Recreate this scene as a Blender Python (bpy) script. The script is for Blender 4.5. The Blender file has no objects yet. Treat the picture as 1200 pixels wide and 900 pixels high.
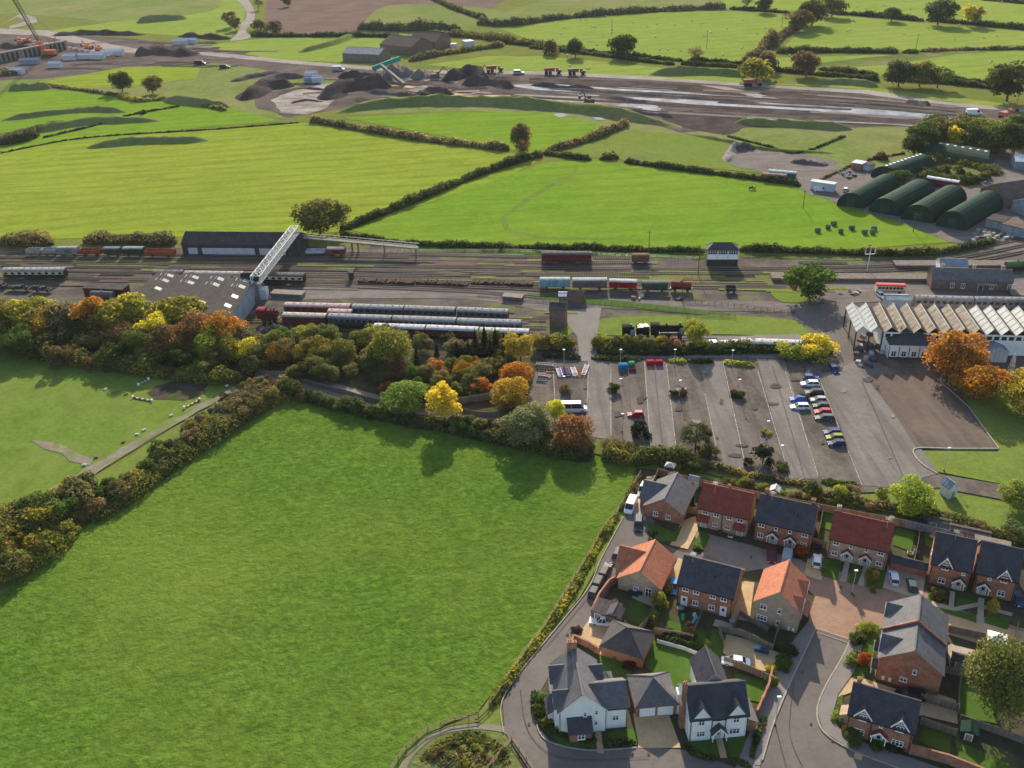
import bpy, math, random
import numpy as np
from mathutils import Vector, Matrix
random.seed(7); RNG = np.random.default_rng(7)
S = bpy.context.scene
COL = S.collection
# ------------------------------------------------------------------ camera, sky, sun, exposure
F, TH, RO, HC = 1090.0, math.radians(29.0), math.radians(2.0), 115.0
Fw = np.array([0, math.cos(TH), -math.sin(TH)]); R0 = np.array([1.0, 0, 0]); D0 = np.cross(Fw, R0)
Rt = math.cos(RO) * R0 + math.sin(RO) * D0
Dn = math.cos(RO) * D0 - math.sin(RO) * R0
cam = bpy.data.cameras.new('camera'); co = bpy.data.objects.new('camera', cam); COL.objects.link(co)
cam.sensor_width = 36; cam.lens = 36 * F / 1200; cam.clip_start = 1; cam.clip_end = 30000
m = Matrix.Identity(4)
for i in range(3):
    m[i][0] = Rt[i]; m[i][1] = -Dn[i]; m[i][2] = -Fw[i]
m[2][3] = HC
co.matrix_world = m; S.camera = co
SUN_AZ, SUN_EL = math.radians(3.0), math.radians(25.0)      # azimuth from +Y towards +X
w = bpy.data.worlds.new('World'); S.world = w; w.use_nodes = True
nt = w.node_tree; bg = nt.nodes['Background']; sk = nt.nodes.new('ShaderNodeTexSky'); sk.sky_type = 'NISHITA'
sk.sun_disc = False; sk.sun_elevation = SUN_EL; sk.sun_rotation = SUN_AZ; sk.air_density = 1.0; sk.dust_density = 1.5
nt.links.new(sk.outputs[0], bg.inputs[0]); bg.inputs[1].default_value = 0.13
sl = bpy.data.lights.new('sun', 'SUN'); sl.energy = 5.0; sl.angle = math.radians(0.6); sl.color = (1.0, 0.89, 0.72)
so = bpy.data.objects.new('sun', sl); COL.objects.link(so)
sd = Vector((math.sin(SUN_AZ) * math.cos(SUN_EL), math.cos(SUN_AZ) * math.cos(SUN_EL), math.sin(SUN_EL)))
so.rotation_euler = sd.to_track_quat('Z', 'Y').to_euler()
S.view_settings.view_transform = 'Standard'; S.view_settings.look = 'None'; S.view_settings.exposure = 0.95
S.view_settings.gamma = 1; S.view_settings.use_curve_mapping = False

# ------------------------------------------------------------------ helpers
def G(u, v, z=0.0):
    d = Fw + Rt * (u - 600) / F + Dn * (v - 450) / F
    t = (z - HC) / d[2]
    return Vector((d[0] * t, d[1] * t, z))

class MB:
    def __init__(s): s.v = []; s.f = []; s.m = []
    def face(s, pts, m=0):
        b = len(s.v); s.v += [tuple(p) for p in pts]; s.f.append(tuple(range(b, b + len(pts)))); s.m.append(m)
    def box(s, x0, x1, y0, y1, z0, z1, m=0, M=None):
        c = [(x0,y0,z0),(x1,y0,z0),(x1,y1,z0),(x0,y1,z0),(x0,y0,z1),(x1,y0,z1),(x1,y1,z1),(x0,y1,z1)]
        if M is not None: c = [tuple(M @ Vector(p)) for p in c]
        b = len(s.v); s.v += c
        for q in ((3,2,1,0),(4,5,6,7),(0,1,5,4),(1,2,6,5),(2,3,7,6),(3,0,4,7)):
            s.f.append(tuple(b + i for i in q)); s.m.append(m)
    def loft(s, rings, m=0, cap=True, closed=True):
        b = len(s.v); n = len(rings[0])
        for r in rings: s.v += [tuple(p) for p in r]
        for i in range(len(rings) - 1):
            for j in range(n if closed else n - 1):
                k = (j + 1) % n
                s.f.append((b+i*n+j, b+i*n+k, b+(i+1)*n+k, b+(i+1)*n+j)); s.m.append(m)
        if cap:
            s.f.append(tuple(b + j for j in range(n))[::-1]); s.m.append(m)
            e = b + (len(rings) - 1) * n
            s.f.append(tuple(e + j for j in range(n))); s.m.append(m)
    def cyl(s, p0, p1, r0, r1=None, n=8, m=0, cap=True):
        r1 = r0 if r1 is None else r1
        p0 = Vector(p0); p1 = Vector(p1); d = (p1 - p0).normalized()
        a = d.orthogonal().normalized(); c = d.cross(a)
        rg = []
        for p, r in ((p0, r0), (p1, r1)):
            rg.append([p + (a * math.cos(t) + c * math.sin(t)) * r for t in [2*math.pi*i/n for i in range(n)]])
        s.loft(rg, m, cap)
    def prism(s, poly, axis, a, b, m=0, mc=None):       # poly in the plane normal to axis
        def P(q, t): return (t, q[0], q[1]) if axis == 'x' else ((q[0], t, q[1]) if axis == 'y' else (q[0], q[1], t))
        n = len(poly); k = len(s.v); s.v += [P(q, a) for q in poly] + [P(q, b) for q in poly]
        for i in range(n):
            j = (i + 1) % n; s.f.append((k+i, k+j, k+n+j, k+n+i)); s.m.append(m if not isinstance(m, list) else m[i])
        mc = (m if not isinstance(m, list) else m[0]) if mc is None else mc
        s.f.append(tuple(range(k, k+n))[::-1]); s.m.append(mc); s.f.append(tuple(range(k+n, k+2*n))); s.m.append(mc)
    def mesh(s, name, mats, smooth=False, uv=True):
        me = bpy.data.meshes.new(name); me.from_pydata(s.v, [], s.f)
        if not isinstance(mats, (list, tuple)): mats = [mats]
        for q in mats: me.materials.append(q)
        me.polygons.foreach_set('material_index', s.m)
        if smooth: me.polygons.foreach_set('use_smooth', [True] * len(s.f))
        if uv and len(s.f) < 6000:
            l = me.uv_layers.new(name='UVMap'); dat = l.data; Z = Vector((0, 0, 1))
            for p in me.polygons:
                n = p.normal
                if abs(n.z) > .98 or n.length < .5: u = Vector((1, 0, 0)); v = Vector((0, 1, 0))
                else: u = Z.cross(n).normalized(); v = n.cross(u)
                for li in p.loop_indices:
                    c = me.vertices[me.loops[li].vertex_index].co; dat[li].uv = (c.dot(u), c.dot(v))
        return me
    def build(s, name, mats, parent=None, smooth=False, color=None, loc=None, uv=True):
        return ob(name, s.mesh(name, mats, smooth, uv), parent, color, loc)

def ob(name, me, parent=None, color=None, loc=None, rz=None):
    o = bpy.data.objects.new(name, me); COL.objects.link(o); o.parent = parent
    if color: o.color = (*color[:3], 1)
    if loc is not None: o.location = loc
    if rz is not None: o.rotation_euler = (0, 0, rz)
    return o
def tag(o, label, cat, group=None, kind=None):
    o['label'] = label; o['category'] = cat
    if group: o['group'] = group
    if kind: o['kind'] = kind
    return o
def thing(name, label, cat, loc=(0, 0, 0), rz=0, group=None):
    o = ob(name, None, None, None, loc, rz); o.empty_display_size = .5
    return tag(o, label, cat, group)
def dup(o, parent=None):
    c = o.copy(); COL.objects.link(c); c.parent = parent
    for ch in CH.get(o.name, ()): pass
    return c
CH = {}

# ------------------------------------------------------------------ materials
def newmat(name):
    mt = bpy.data.materials.new(name); mt.use_nodes = True; N = mt.node_tree.nodes; L = mt.node_tree.links
    return mt, N, L, N['Principled BSDF']
def noise(N, L, scale, detail=3, rough=.55, vec=None, dist=0):
    n = N.new('ShaderNodeTexNoise'); n.inputs['Scale'].default_value = scale; n.inputs['Detail'].default_value = detail
    n.inputs['Roughness'].default_value = rough; n.inputs['Distortion'].default_value = dist
    if vec is None: vec = N.new('ShaderNodeNewGeometry').outputs['Position']
    L.new(vec, n.inputs['Vector']); return n.outputs['Fac']
def ramp(N, L, fac, stops):
    r = N.new('ShaderNodeValToRGB'); e = r.color_ramp.elements
    e[0].position, e[0].color = stops[0][0], (*stops[0][1], 1); e[1].position, e[1].color = stops[-1][0], (*stops[-1][1], 1)
    for p, c in stops[1:-1]:
        k = e.new(p); k.color = (*c, 1)
    L.new(fac, r.inputs[0]); return r.outputs[0]
def mix(N, L, a, b, fac, mode='MIX'):
    x = N.new('ShaderNodeMix'); x.data_type = 'RGBA'; x.blend_type = mode
    for v, i in ((fac, 0), (a, 6), (b, 7)):
        if hasattr(v, 'links'): L.new(v, x.inputs[i])
        else: x.inputs[i].default_value = v if i == 0 else (*v[:3], 1)
    return x.outputs[2]
def bump(N, L, fac, strength, dist, B):
    b = N.new('ShaderNodeBump'); b.inputs['Strength'].default_value = strength; b.inputs['Distance'].default_value = dist
    L.new(fac, b.inputs['Height']); L.new(b.outputs[0], B.inputs['Normal'])
def mapping(N, L, rot, sc):
    g = N.new('ShaderNodeNewGeometry'); mp = N.new('ShaderNodeMapping'); mp.inputs['Rotation'].default_value = (0, 0, rot)
    mp.inputs['Scale'].default_value = sc; L.new(g.outputs['Position'], mp.inputs['Vector']); return mp.outputs[0]
MUL = lambda c, k: tuple(x * k for x in c)
def grass(name, c, var=.3, sc=1.0, dry=None, dryamt=.35, bs=.6, bd=.25, stripe=None, rot=0.0, tuft=False):
    mt, N, L, B = newmat(name); B.inputs['Roughness'].default_value = 1; B.inputs['Specular IOR Level'].default_value = .0
    c2 = MUL(c, 1 - var); c3 = MUL(c, 1 + var)
    a = ramp(N, L, noise(N, L, .9 * sc, 5, .7), [(.3, c2), (.5, c), (.72, c3)])
    big = noise(N, L, .03 * sc, 4, .6)
    d = dry or (c[0] * 1.5, c[1] * 1.05, c[2] * 1.2)
    a = mix(N, L, a, d, ramp(N, L, big, [(.42, (0, 0, 0)), (.72, (dryamt,) * 3)]))
    md = noise(N, L, .16 * sc, 4, .65, dist=1.0)
    a = mix(N, L, a, MUL(c, .62), ramp(N, L, md, [(.44, (0,) * 3), (.75, (.55,) * 3)]))
    if stripe:
        v = mapping(N, L, rot, (1, 1, 1)); wv = N.new('ShaderNodeTexWave'); wv.inputs['Scale'].default_value = stripe[0]
        wv.bands_direction = 'Y'; wv.inputs['Distortion'].default_value = 2.5; wv.inputs['Detail'].default_value = 3; wv.inputs['Detail Scale'].default_value = .6; L.new(v, wv.inputs[0])
        st = noise(N, L, 1.0, 4, .6, mapping(N, L, rot, (.012, .25, 1)))
        a = mix(N, L, a, MUL(c, .6), ramp(N, L, wv.outputs['Fac'], [(.45, (0,) * 3), (.95, (stripe[1],) * 3)]))
        a = mix(N, L, a, MUL(c, 1.45), ramp(N, L, st, [(.45, (0,) * 3), (.75, (stripe[1] * 1.6,) * 3)]))
    hgt = noise(N, L, 1.1 * sc, 6, .72)
    if tuft:
        a = mix(N, L, a, MUL(c, .55), ramp(N, L, noise(N, L, .42, 5, .75, dist=.6), [(.48, (0,) * 3), (.62, (.5,) * 3)]))
        a = mix(N, L, a, (.14, .19, .032), ramp(N, L, noise(N, L, .018, 3, .5), [(.5, (0,) * 3), (.7, (.55,) * 3)]))
        ad = N.new('ShaderNodeMath'); ad.operation = 'MULTIPLY_ADD'; L.new(noise(N, L, .55, 4, .65, dist=.4), ad.inputs[0]); ad.inputs[1].default_value = .9; L.new(hgt, ad.inputs[2]); hgt = ad.outputs[0]
    L.new(a, B.inputs['Base Color'])
    bump(N, L, hgt, bs, bd, B)
    return mt
def ground(name, c, c2, sc=1.0, var=.25, rough=.9, green=None, gamt=.5, streak=None, bs=.3, bd=.06):
    mt, N, L, B = newmat(name); B.inputs['Roughness'].default_value = rough; B.inputs['Specular IOR Level'].default_value = 0
    a = ramp(N, L, noise(N, L, .12 * sc, 6, .62), [(.36, c), (.66, c2)])
    a = mix(N, L, a, MUL(c, 1 - var), ramp(N, L, noise(N, L, 1.3 * sc, 5, .7), [(.45, (0,) * 3), (.75, (.8,) * 3)]))
    if streak:
        st = noise(N, L, 1.0, 5, .6, mapping(N, L, streak[0], streak[1]), .3)
        a = mix(N, L, a, streak[2], ramp(N, L, st, [(.45, (0,) * 3), (.68, (streak[3],) * 3)]))
    if green:
        a = mix(N, L, a, green, ramp(N, L, noise(N, L, .09 * sc, 6, .68, dist=.8), [(.5, (0,) * 3), (.6, (gamt,) * 3)]))
    L.new(a, B.inputs['Base Color']); bump(N, L, noise(N, L, 5 * sc, 4, .7), bs, bd, B)
    return mt
def tiled(name, c, bw, bh, mortar, mc, var=.18, rough=.8, bs=.4, bd=.03, spec=.05, off=.5):
    mt, N, L, B = newmat(name); B.inputs['Roughness'].default_value = rough; B.inputs['Specular IOR Level'].default_value = spec
    uv = N.new('ShaderNodeUVMap'); b = N.new('ShaderNodeTexBrick'); b.offset = off; L.new(uv.outputs[0], b.inputs['Vector'])
    b.inputs['Scale'].default_value = 1; b.inputs['Brick Width'].default_value = bw; b.inputs['Row Height'].default_value = bh
    b.inputs['Mortar Size'].default_value = mortar; b.inputs['Mortar'].default_value = (*mc, 1); b.inputs['Mortar Smooth'].default_value = .3
    b.inputs['Color1'].default_value = (*MUL(c, 1 - var), 1); b.inputs['Color2'].default_value = (*MUL(c, 1 + var), 1)
    a = mix(N, L, b.outputs['Color'], MUL(c, .5), ramp(N, L, noise(N, L, .7, 6, .72), [(.40, (0,) * 3), (.70, (.75,) * 3)]))
    L.new(a, B.inputs['Base Color']); bump(N, L, b.outputs['Fac'], -bs, bd, B)
    return mt
def plain(name, c, rough=.6, metal=0, var=.15, sc=1.0, spec=.08):
    mt, N, L, B = newmat(name); B.inputs['Roughness'].default_value = rough; B.inputs['Metallic'].default_value = metal; B.inputs['Specular IOR Level'].default_value = spec
    L.new(ramp(N, L, noise(N, L, sc, 5, .65), [(.35, MUL(c, 1 - var)), (.65, MUL(c, 1 + var))]), B.inputs['Base Color'])
    return mt
def objmat(name, rough, spec=.5, var=.12, coat=0, metal=0, sc=1.5):
    mt, N, L, B = newmat(name); B.inputs['Roughness'].default_value = rough; B.inputs['Specular IOR Level'].default_value = spec; B.inputs['Metallic'].default_value = metal
    oi = N.new('ShaderNodeObjectInfo'); f = ramp(N, L, noise(N, L, sc, 4, .6), [(.35, (1 - var,) * 3), (.65, (1 + var * .5,) * 3)])
    L.new(mix(N, L, oi.outputs['Color'], f, 1.0, 'MULTIPLY'), B.inputs['Base Color'])
    if coat: B.inputs['Coat Weight'].default_value = coat
    return mt
def ribbed(name, c, period, rough=.5, metal=0, var=.15, axis='U', rust=None):
    mt, N, L, B = newmat(name); B.inputs['Roughness'].default_value = max(.75, rough); B.inputs['Metallic'].default_value = metal; B.inputs['Specular IOR Level'].default_value = .02
    uv = N.new('ShaderNodeUVMap'); wv = N.new('ShaderNodeTexWave'); wv.bands_direction = 'X' if axis == 'U' else 'Y'
    wv.inputs['Scale'].default_value = .314 / period; L.new(uv.outputs[0], wv.inputs[0])
    a = ramp(N, L, noise(N, L, .5, 5, .65), [(.35, MUL(c, 1 - var)), (.65, MUL(c, 1 + var))])
    a = mix(N, L, a, MUL(c, .7), ramp(N, L, wv.outputs['Fac'], [(.3, (0,) * 3), (.9, (.5,) * 3)]))
    if rust: a = mix(N, L, a, rust, ramp(N, L, noise(N, L, .35, 5, .7), [(.5, (0,) * 3), (.64, (.8,) * 3)]))
    L.new(a, B.inputs['Base Color']); bump(N, L, wv.outputs['Fac'], .5, .05, B)
    return mt
M = {}
M['grass_base'] = grass('grass_base', (.12, .145, .035), .3, .6, dryamt=.6, bs=.3)
M['near'] = grass('grass_near_field', (.080, .142, .018), .45, .9, dry=(.135, .178, .03), dryamt=.5, bs=.8, bd=.45, stripe=(.035, .10), rot=math.radians(-38), tuft=True)
M['paddock'] = grass('grass_paddock', (.105, .165, .028), .25, 1.0, dry=(.18, .19, .05), dryamt=.6, bs=.5, bd=.2)
M['far1'] = grass('grass_west_field', (.165, .215, .026), .2, .5, dry=(.225, .24, .036), dryamt=.6, bs=.5, bd=.3, stripe=(.03, .3), rot=math.radians(-12))
M['far2'] = grass('grass_middle_field', (.118, .20, .020), .2, .5, dry=(.18, .225, .03), dryamt=.6, bs=.5, bd=.3, stripe=(.03, .2), rot=math.radians(-8))
M['top'] = grass('grass_top_field', (.165, .22, .04), .15, .3, dry=(.22, .245, .055), dryamt=.6, bs=.3, bd=.3, stripe=(.02, .2), rot=math.radians(-15))
M['dull'] = grass('grass_dull_field', (.13, .165, .045), .3, .4, dry=(.21, .19, .09), dryamt=.8, bs=.4)
M['rough'] = grass('grass_rough', (.10, .13, .035), .4, .7, dry=(.22, .19, .09), dryamt=.8, bs=.9, bd=.5)
M['lawn'] = grass('grass_lawn', (.062, .112, .02), .2, 2.0, dryamt=.15, bs=.3, bd=.06)
M['verge'] = grass('grass_verge', (.125, .17, .035), .25, 1.5, dryamt=.4, bs=.5, bd=.12)
M['ploughed'] = ground('ploughed_soil', (.12, .085, .07), (.165, .118, .098), .3, streak=(.4, (.02, .5, 1), (.13, .10, .085), .4))
M['dirt'] = ground('bare_dirt', (.075, .06, .055), (.15, .122, .108), .45, var=.5, bs=.8, bd=.4, streak=(math.radians(9), (.012, .22, 1), (.13, .105, .095), .7))
M['chalk'] = ground('pale_spoil', (.22, .19, .16), (.38, .34, .30), .6, var=.5, streak=(.3, (.05, .12, 1), (.13, .105, .09), .8))
M['haul'] = ground('haul_road_surface', (.22, .195, .17), (.31, .28, .25), .5, var=.35)
M['soil_dark'] = ground('dark_spoil', (.05, .04, .038), (.10, .082, .073), .6, var=.4, bs=.8, bd=.4)
M['ballast'] = ground('yard_ballast', (.088, .074, .067), (.15, .126, .113), 1.0, var=.45, green=(.13, .15, .04), gamt=.6, streak=(0, (.02, .9, 1), (.045, .04, .038), .6))
M['cinder'] = ground('yard_cinder', (.145, .125, .112), (.20, .175, .157), 1.0, var=.3, streak=(0, (.03, .6, 1), (.085, .074, .068), .6))
M['asphalt_car'] = ground('car_park_asphalt', (.078, .066, .057), (.145, .122, .102), .7, var=.35, streak=(math.radians(-8), (.3, .025, 1), (.17, .15, .13), .6), rough=.85)
M['asphalt_lane'] = ground('aisle_asphalt', (.15, .134, .12), (.195, .176, .158), .8, var=.2, streak=(math.radians(-8), (.5, .03, 1), (.095, .085, .076), .7), rough=.85)
M['asphalt_red'] = ground('worn_red_asphalt', (.085, .07, .062), (.15, .107, .078), .45, var=.2, streak=(math.radians(-20), (.35, .03, 1), (.15, .125, .108), .6))
M['asphalt'] = ground('road_asphalt', (.125, .108, .096), (.158, .138, .123), .8, var=.15, rough=.85)
M['asphalt_l'] = ground('pavement_asphalt', (.175, .158, .146), (.21, .19, .175), 1, var=.15)
M['paver'] = ground('block_paving', (.24, .15, .105), (.31, .20, .145), 1.2, var=.2)
M['paver_d'] = ground('grey_block_paving', (.22, .18, .145), (.27, .22, .18), 1.2, var=.2)
M['tan'] = ground('tan_gravel', (.38, .27, .15), (.48, .35, .20), 1.5, var=.2)
M['slab'] = ground('garden_slabs', (.33, .27, .20), (.42, .35, .27), 1.5, var=.2)
M['bed'] = ground('garden_soil', (.055, .045, .03), (.09, .075, .045), 2, var=.3, green=(.05, .08, .02), gamt=.8)
M['track'] = ground('farm_track', (.17, .15, .11), (.24, .215, .165), 1.6, var=.4, green=(.12, .15, .04), gamt=.8)
M['line'] = plain('road_marking', (.30, .275, .24), .8, var=.5, sc=1.2)
M['kerb'] = plain('kerb_stone', (.29, .25, .20), .8)
M['puddle'] = plain('wet_liner', (.19, .205, .235), .9, var=.5, sc=.08, spec=.05)
M['brick'] = tiled('red_brick', (.33, .13, .07), .45, .15, .02, (.36, .28, .22), .25)
M['brick_cream'] = tiled('buff_brick', (.40, .29, .19), .45, .15, .02, (.42, .36, .3), .15)
M['brick_old'] = tiled('old_brick', (.19, .12, .09), .45, .15, .02, (.22, .18, .15), .25)
M['render'] = plain('white_render', (.74, .73, .70), .85, var=.07, sc=.6)
M['wood_fence'] = tiled('fence_boards', (.33, .235, .155), .15, 1.8, .015, (.10, .07, .045), .25, off=0)
M['wood_grey'] = tiled('weathered_boards', (.22, .19, .155), .15, 2.2, .02, (.09, .075, .06), .25, off=0)
M['r_slate'] = tiled('blue_slate_roof', (.075, .073, .082), .3, .28, .02, (.035, .04, .05), .14, rough=.6, bd=.04)
M['r_grey'] = tiled('grey_slate_roof', (.15, .145, .15), .3, .28, .02, (.07, .068, .07), .12, rough=.6, bd=.04)
M['r_dark'] = tiled('charcoal_roof', (.095, .085, .085), .3, .28, .02, (.04, .036, .036), .14, rough=.6, bd=.04)
M['r_red'] = tiled('maroon_tile_roof', (.26, .066, .045), .3, .28, .02, (.09, .035, .028), .16, rough=.7, bd=.04)
M['r_orange'] = tiled('orange_tile_roof', (.50, .195, .11), .3, .32, .03, (.16, .06, .04), .16, rough=.7, bd=.06)
M['barn_roof'] = ribbed('barn_sheeting', (.11, .088, .078), .9, .9, var=.25, rust=(.17, .10, .07))
M['asbestos'] = ribbed('cement_sheeting', (.068, .06, .056), 1.0, .9, var=.25)
M['green_sheet'] = ribbed('green_sheeting', (.016, .042, .028), .8, .55, var=.2, axis='V')
M['grey_sheet'] = ribbed('grey_sheeting', (.23, .27, .30), .8, .6, var=.2)
M['white_sheet'] = ribbed('white_sheeting', (.48, .50, .52), 1.0, .6, var=.1)
M['roof_grey_metal'] = ribbed('grey_metal_roof', (.3, .29, .28), 1.0, .9, var=.2)
M['glass'] = plain('window_glass', (.03, .035, .042), .25, var=.2, spec=.3)
M['roof_glass'] = plain('roof_glazing', (.20, .225, .22), .5, var=.2, spec=.6)
M['roof_tan'] = plain('stained_roof_panel', (.24, .19, .135), .6, var=.4, sc=.6)
M['white'] = plain('white_paint', (.78, .78, .76), .5, var=.05)
M['pale'] = plain('pale_paint', (.55, .56, .55), .6, var=.1)
M['black'] = plain('black_paint', (.022, .022, .024), .45)
M['dark'] = plain('dark_iron', (.045, .042, .04), .6)
M['rail'] = plain('worn_rail', (.19, .15, .125), .8, spec=.15)
M['sleeper'] = plain('old_sleeper', (.055, .04, .032), .9, var=.35, sc=3)
M['steel'] = plain('galvanised_steel', (.42, .42, .40), .5, metal=.2)
M['platform'] = plain('platform_surface', (.135, .115, .10), .95, var=.25)
M['concrete'] = plain('concrete', (.18, .16, .14), .95, var=.2)
M['bark'] = plain('bark', (.10, .078, .058), .95, var=.3, sc=4)
M['wood'] = plain('timber', (.26, .19, .12), .8, var=.2, sc=3)
M['paint'] = objmat('body_paint', .5, .08, .03)
M['matte'] = objmat('matte_paint', .85, .04, .16)
M['sheet'] = objmat('painted_sheet', .85, .03, .3, sc=.8)
def leafmat(name, tr=.5):
    mt = bpy.data.materials.new(name); mt.use_nodes = True; N = mt.node_tree.nodes; L = mt.node_tree.links
    B = N['Principled BSDF']; out = N['Material Output']; B.inputs['Roughness'].default_value = .85; B.inputs['Specular IOR Level'].default_value = .08
    oi = N.new('ShaderNodeObjectInfo'); at = N.new('ShaderNodeAttribute'); at.attribute_name = 'var'
    f = ramp(N, L, at.outputs['Fac'], [(0, (.38, .52, .5)), (.5, (.9, .93, .9)), (1, (1.65, 1.45, 1.0))])
    c = mix(N, L, oi.outputs['Color'], f, 1.0, 'MULTIPLY')
    L.new(c, B.inputs['Base Color']); t = N.new('ShaderNodeBsdfTranslucent'); L.new(c, t.inputs[0])
    ms = N.new('ShaderNodeMixShader'); ms.inputs[0].default_value = tr; L.new(B.outputs[0], ms.inputs[1]); L.new(t.outputs[0], ms.inputs[2]); L.new(ms.outputs[0], out.inputs[0])
    return mt
M['leaf'] = leafmat('leaves'); M['twig'] = leafmat('twigs', .1)
def gen(k):
    mt, N, L, B = newmat(k); return mt

# ------------------------------------------------------------------ ground sheets
def smoothpoly(pts, closed=True, n=5):
    out = []; k = len(pts); rng = range(k if closed else k - 1)
    for i in rng:
        p0, p1, p2, p3 = [pts[(i + j) % k] if closed else pts[min(max(i + j, 0), k - 1)] for j in (-1, 0, 1, 2)]
        for t in [j / n for j in range(n)]:
            out.append(tuple(.5 * ((2*p1[a]) + (-p0[a]+p2[a])*t + (2*p0[a]-5*p1[a]+4*p2[a]-p3[a])*t*t + (-p0[a]+3*p1[a]-3*p2[a]+p3[a])*t**3) for a in (0, 1)))
    if not closed: out.append(tuple(pts[-1][:2]))
    return out
LAYN = {}
def patch(name, px, mat, layer=1, smooth=False, jit=0.0, thick=0.0):
    k = LAYN.get(layer, 0); LAYN[layer] = k + 1
    z = layer * .03 + k * .0007 + thick
    pts = [G(a, b)[:2] for a, b in px]
    if smooth: pts = smoothpoly(pts, True, 6)
    if jit:
        q = []
        for i, p in enumerate(pts):
            n = pts[(i + 1) % len(pts)]; d = math.hypot(n[0]-p[0], n[1]-p[1]); st = max(1, min(14, int(d / (jit * 3))))
            for j in range(st):
                t = j / st; q.append((p[0]+(n[0]-p[0])*t + random.uniform(-jit, jit)*.5, p[1]+(n[1]-p[1])*t + random.uniform(-jit, jit)*.5))
        pts = q
    from mathutils.geometry import tessellate_polygon
    v = [Vector((p[0], p[1], z)) for p in pts]
    me = bpy.data.meshes.new(name); tr = tessellate_polygon([v]); fs = []
    for t in tr:
        a, b, c = [v[i] for i in t]
        fs.append(tuple(t) if (b - a).cross(c - a).z > 0 else tuple(t)[::-1])
    V = [tuple(p) for p in v]
    if thick:
        n = len(V); V += [(p[0], p[1], 0) for p in V]
        fs += [(i, (i+1) % n, n+(i+1) % n, n+i) for i in range(n)]
    me.from_pydata(V, [], fs); me.materials.append(mat); o = ob(name, me); o['kind'] = 'structure'; return o
def strip(name, px, wd, mat, layer=3, smooth=True, z0=None, thick=0, world=False):
    k = LAYN.get(layer, 0); LAYN[layer] = k + 1
    z = (layer * .03 + k * .0007 if z0 is None else z0) + thick
    pts = [tuple(p[:2]) for p in px] if world else [tuple(G(a, b)[:2]) for a, b in px]
    if smooth and len(pts) > 2: pts = smoothpoly(pts, False, 6)
    V = []; fs = []
    for i, p in enumerate(pts):
        a = pts[max(i-1, 0)]; b = pts[min(i+1, len(pts)-1)]; d = Vector((b[0]-a[0], b[1]-a[1])).normalized(); n = Vector((-d.y, d.x)) * wd / 2
        V += [(p[0]+n.x, p[1]+n.y, z), (p[0]-n.x, p[1]-n.y, z)]
        if i: fs.append((2*i-2, 2*i-1, 2*i+1, 2*i))
    if thick:
        q = len(V); V += [(x, y, 0) for x, y, _ in V]
        for i in range(1, len(pts)):
            fs += [(2*i-1, q+2*i-1, q+2*i+1, 2*i+1), (2*i-2, 2*i, q+2*i, q+2*i-2)]
        fs += [(0, q, q+1, 1), (2*len(pts)-2, 2*len(pts)-1, q+2*len(pts)-1, q+2*len(pts)-2)]
    me = bpy.data.meshes.new(name); me.from_pydata(V, [], fs); me.materials.append(mat); o = ob(name, me); o['kind'] = 'structure'; return o

mb = MB(); mb.face([(-9000, -500, 0), (9000, -500, 0), (9000, 16000, 0), (-9000, 16000, 0)]); g0 = mb.build('ground', M['grass_base']); g0['kind'] = 'structure'
# ------------------------------------------------------------------ the setting: fields, roads, yards
# far fields
patch('field', [(-260,-70),(300,-40),(285,20),(262,42),(200,40),(100,22),(20,16),(-200,24)], M['dull'], 1)
patch('field', [(60,36),(150,24),(250,12),(262,-12),(282,-5),(287,18),(275,38),(262,44),(215,42),(150,38),(100,40)], M['top'], 2, True)
patch('ploughed_field', [(310,16),(325,-60),(700,-75),(560,22),(470,22),(430,40),(316,40)], M['ploughed'], 1)
patch('field', [(425,36),(450,8),(520,6),(592,14),(562,32),(520,40),(470,42)], M['dull'], 2, True)
patch('field', [(210,60),(300,46),(440,43),(460,58),(500,66),(430,72),(330,70),(255,58)], M['top'], 2, True)
patch('field', [(560,22),(640,0),(760,-40),(1500,-55),(1500,0),(900,4),(850,12),(700,16),(620,28)], M['dull'], 1)
patch('field', [(586,34),(640,22),(720,16),(845,13),(935,16),(925,40),(880,74),(800,70),(700,60),(620,46)], M['top'], 3)
patch('field', [(840,-25),(1500,-40),(1500,32),(1200,34),(1080,24),(960,14),(850,10)], M['top'], 4)
patch('field', [(912,60),(945,32),(975,18),(1080,27),(1200,37),(1500,40),(1500,55),(1200,53),(1050,60),(950,62)], M['top'], 3)
patch('field', [(900,68),(1060,64),(1180,58),(1500,60),(1500,106),(1200,100),(1080,92),(985,86),(900,84)], M['top'], 3)
patch('rough_grass', [(930,78),(1010,68),(1120,58),(1200,54),(1200,58),(1120,64),(1040,76),(960,82)], M['rough'], 4)
patch('field', [(500,76),(570,66),(640,66),(800,82),(880,90),(900,98),(1000,100),(1200,124),(1500,145),(1500,160),(1190,130),(1000,104),(760,92),(640,86),(560,82)], M['top'], 3)
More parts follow.
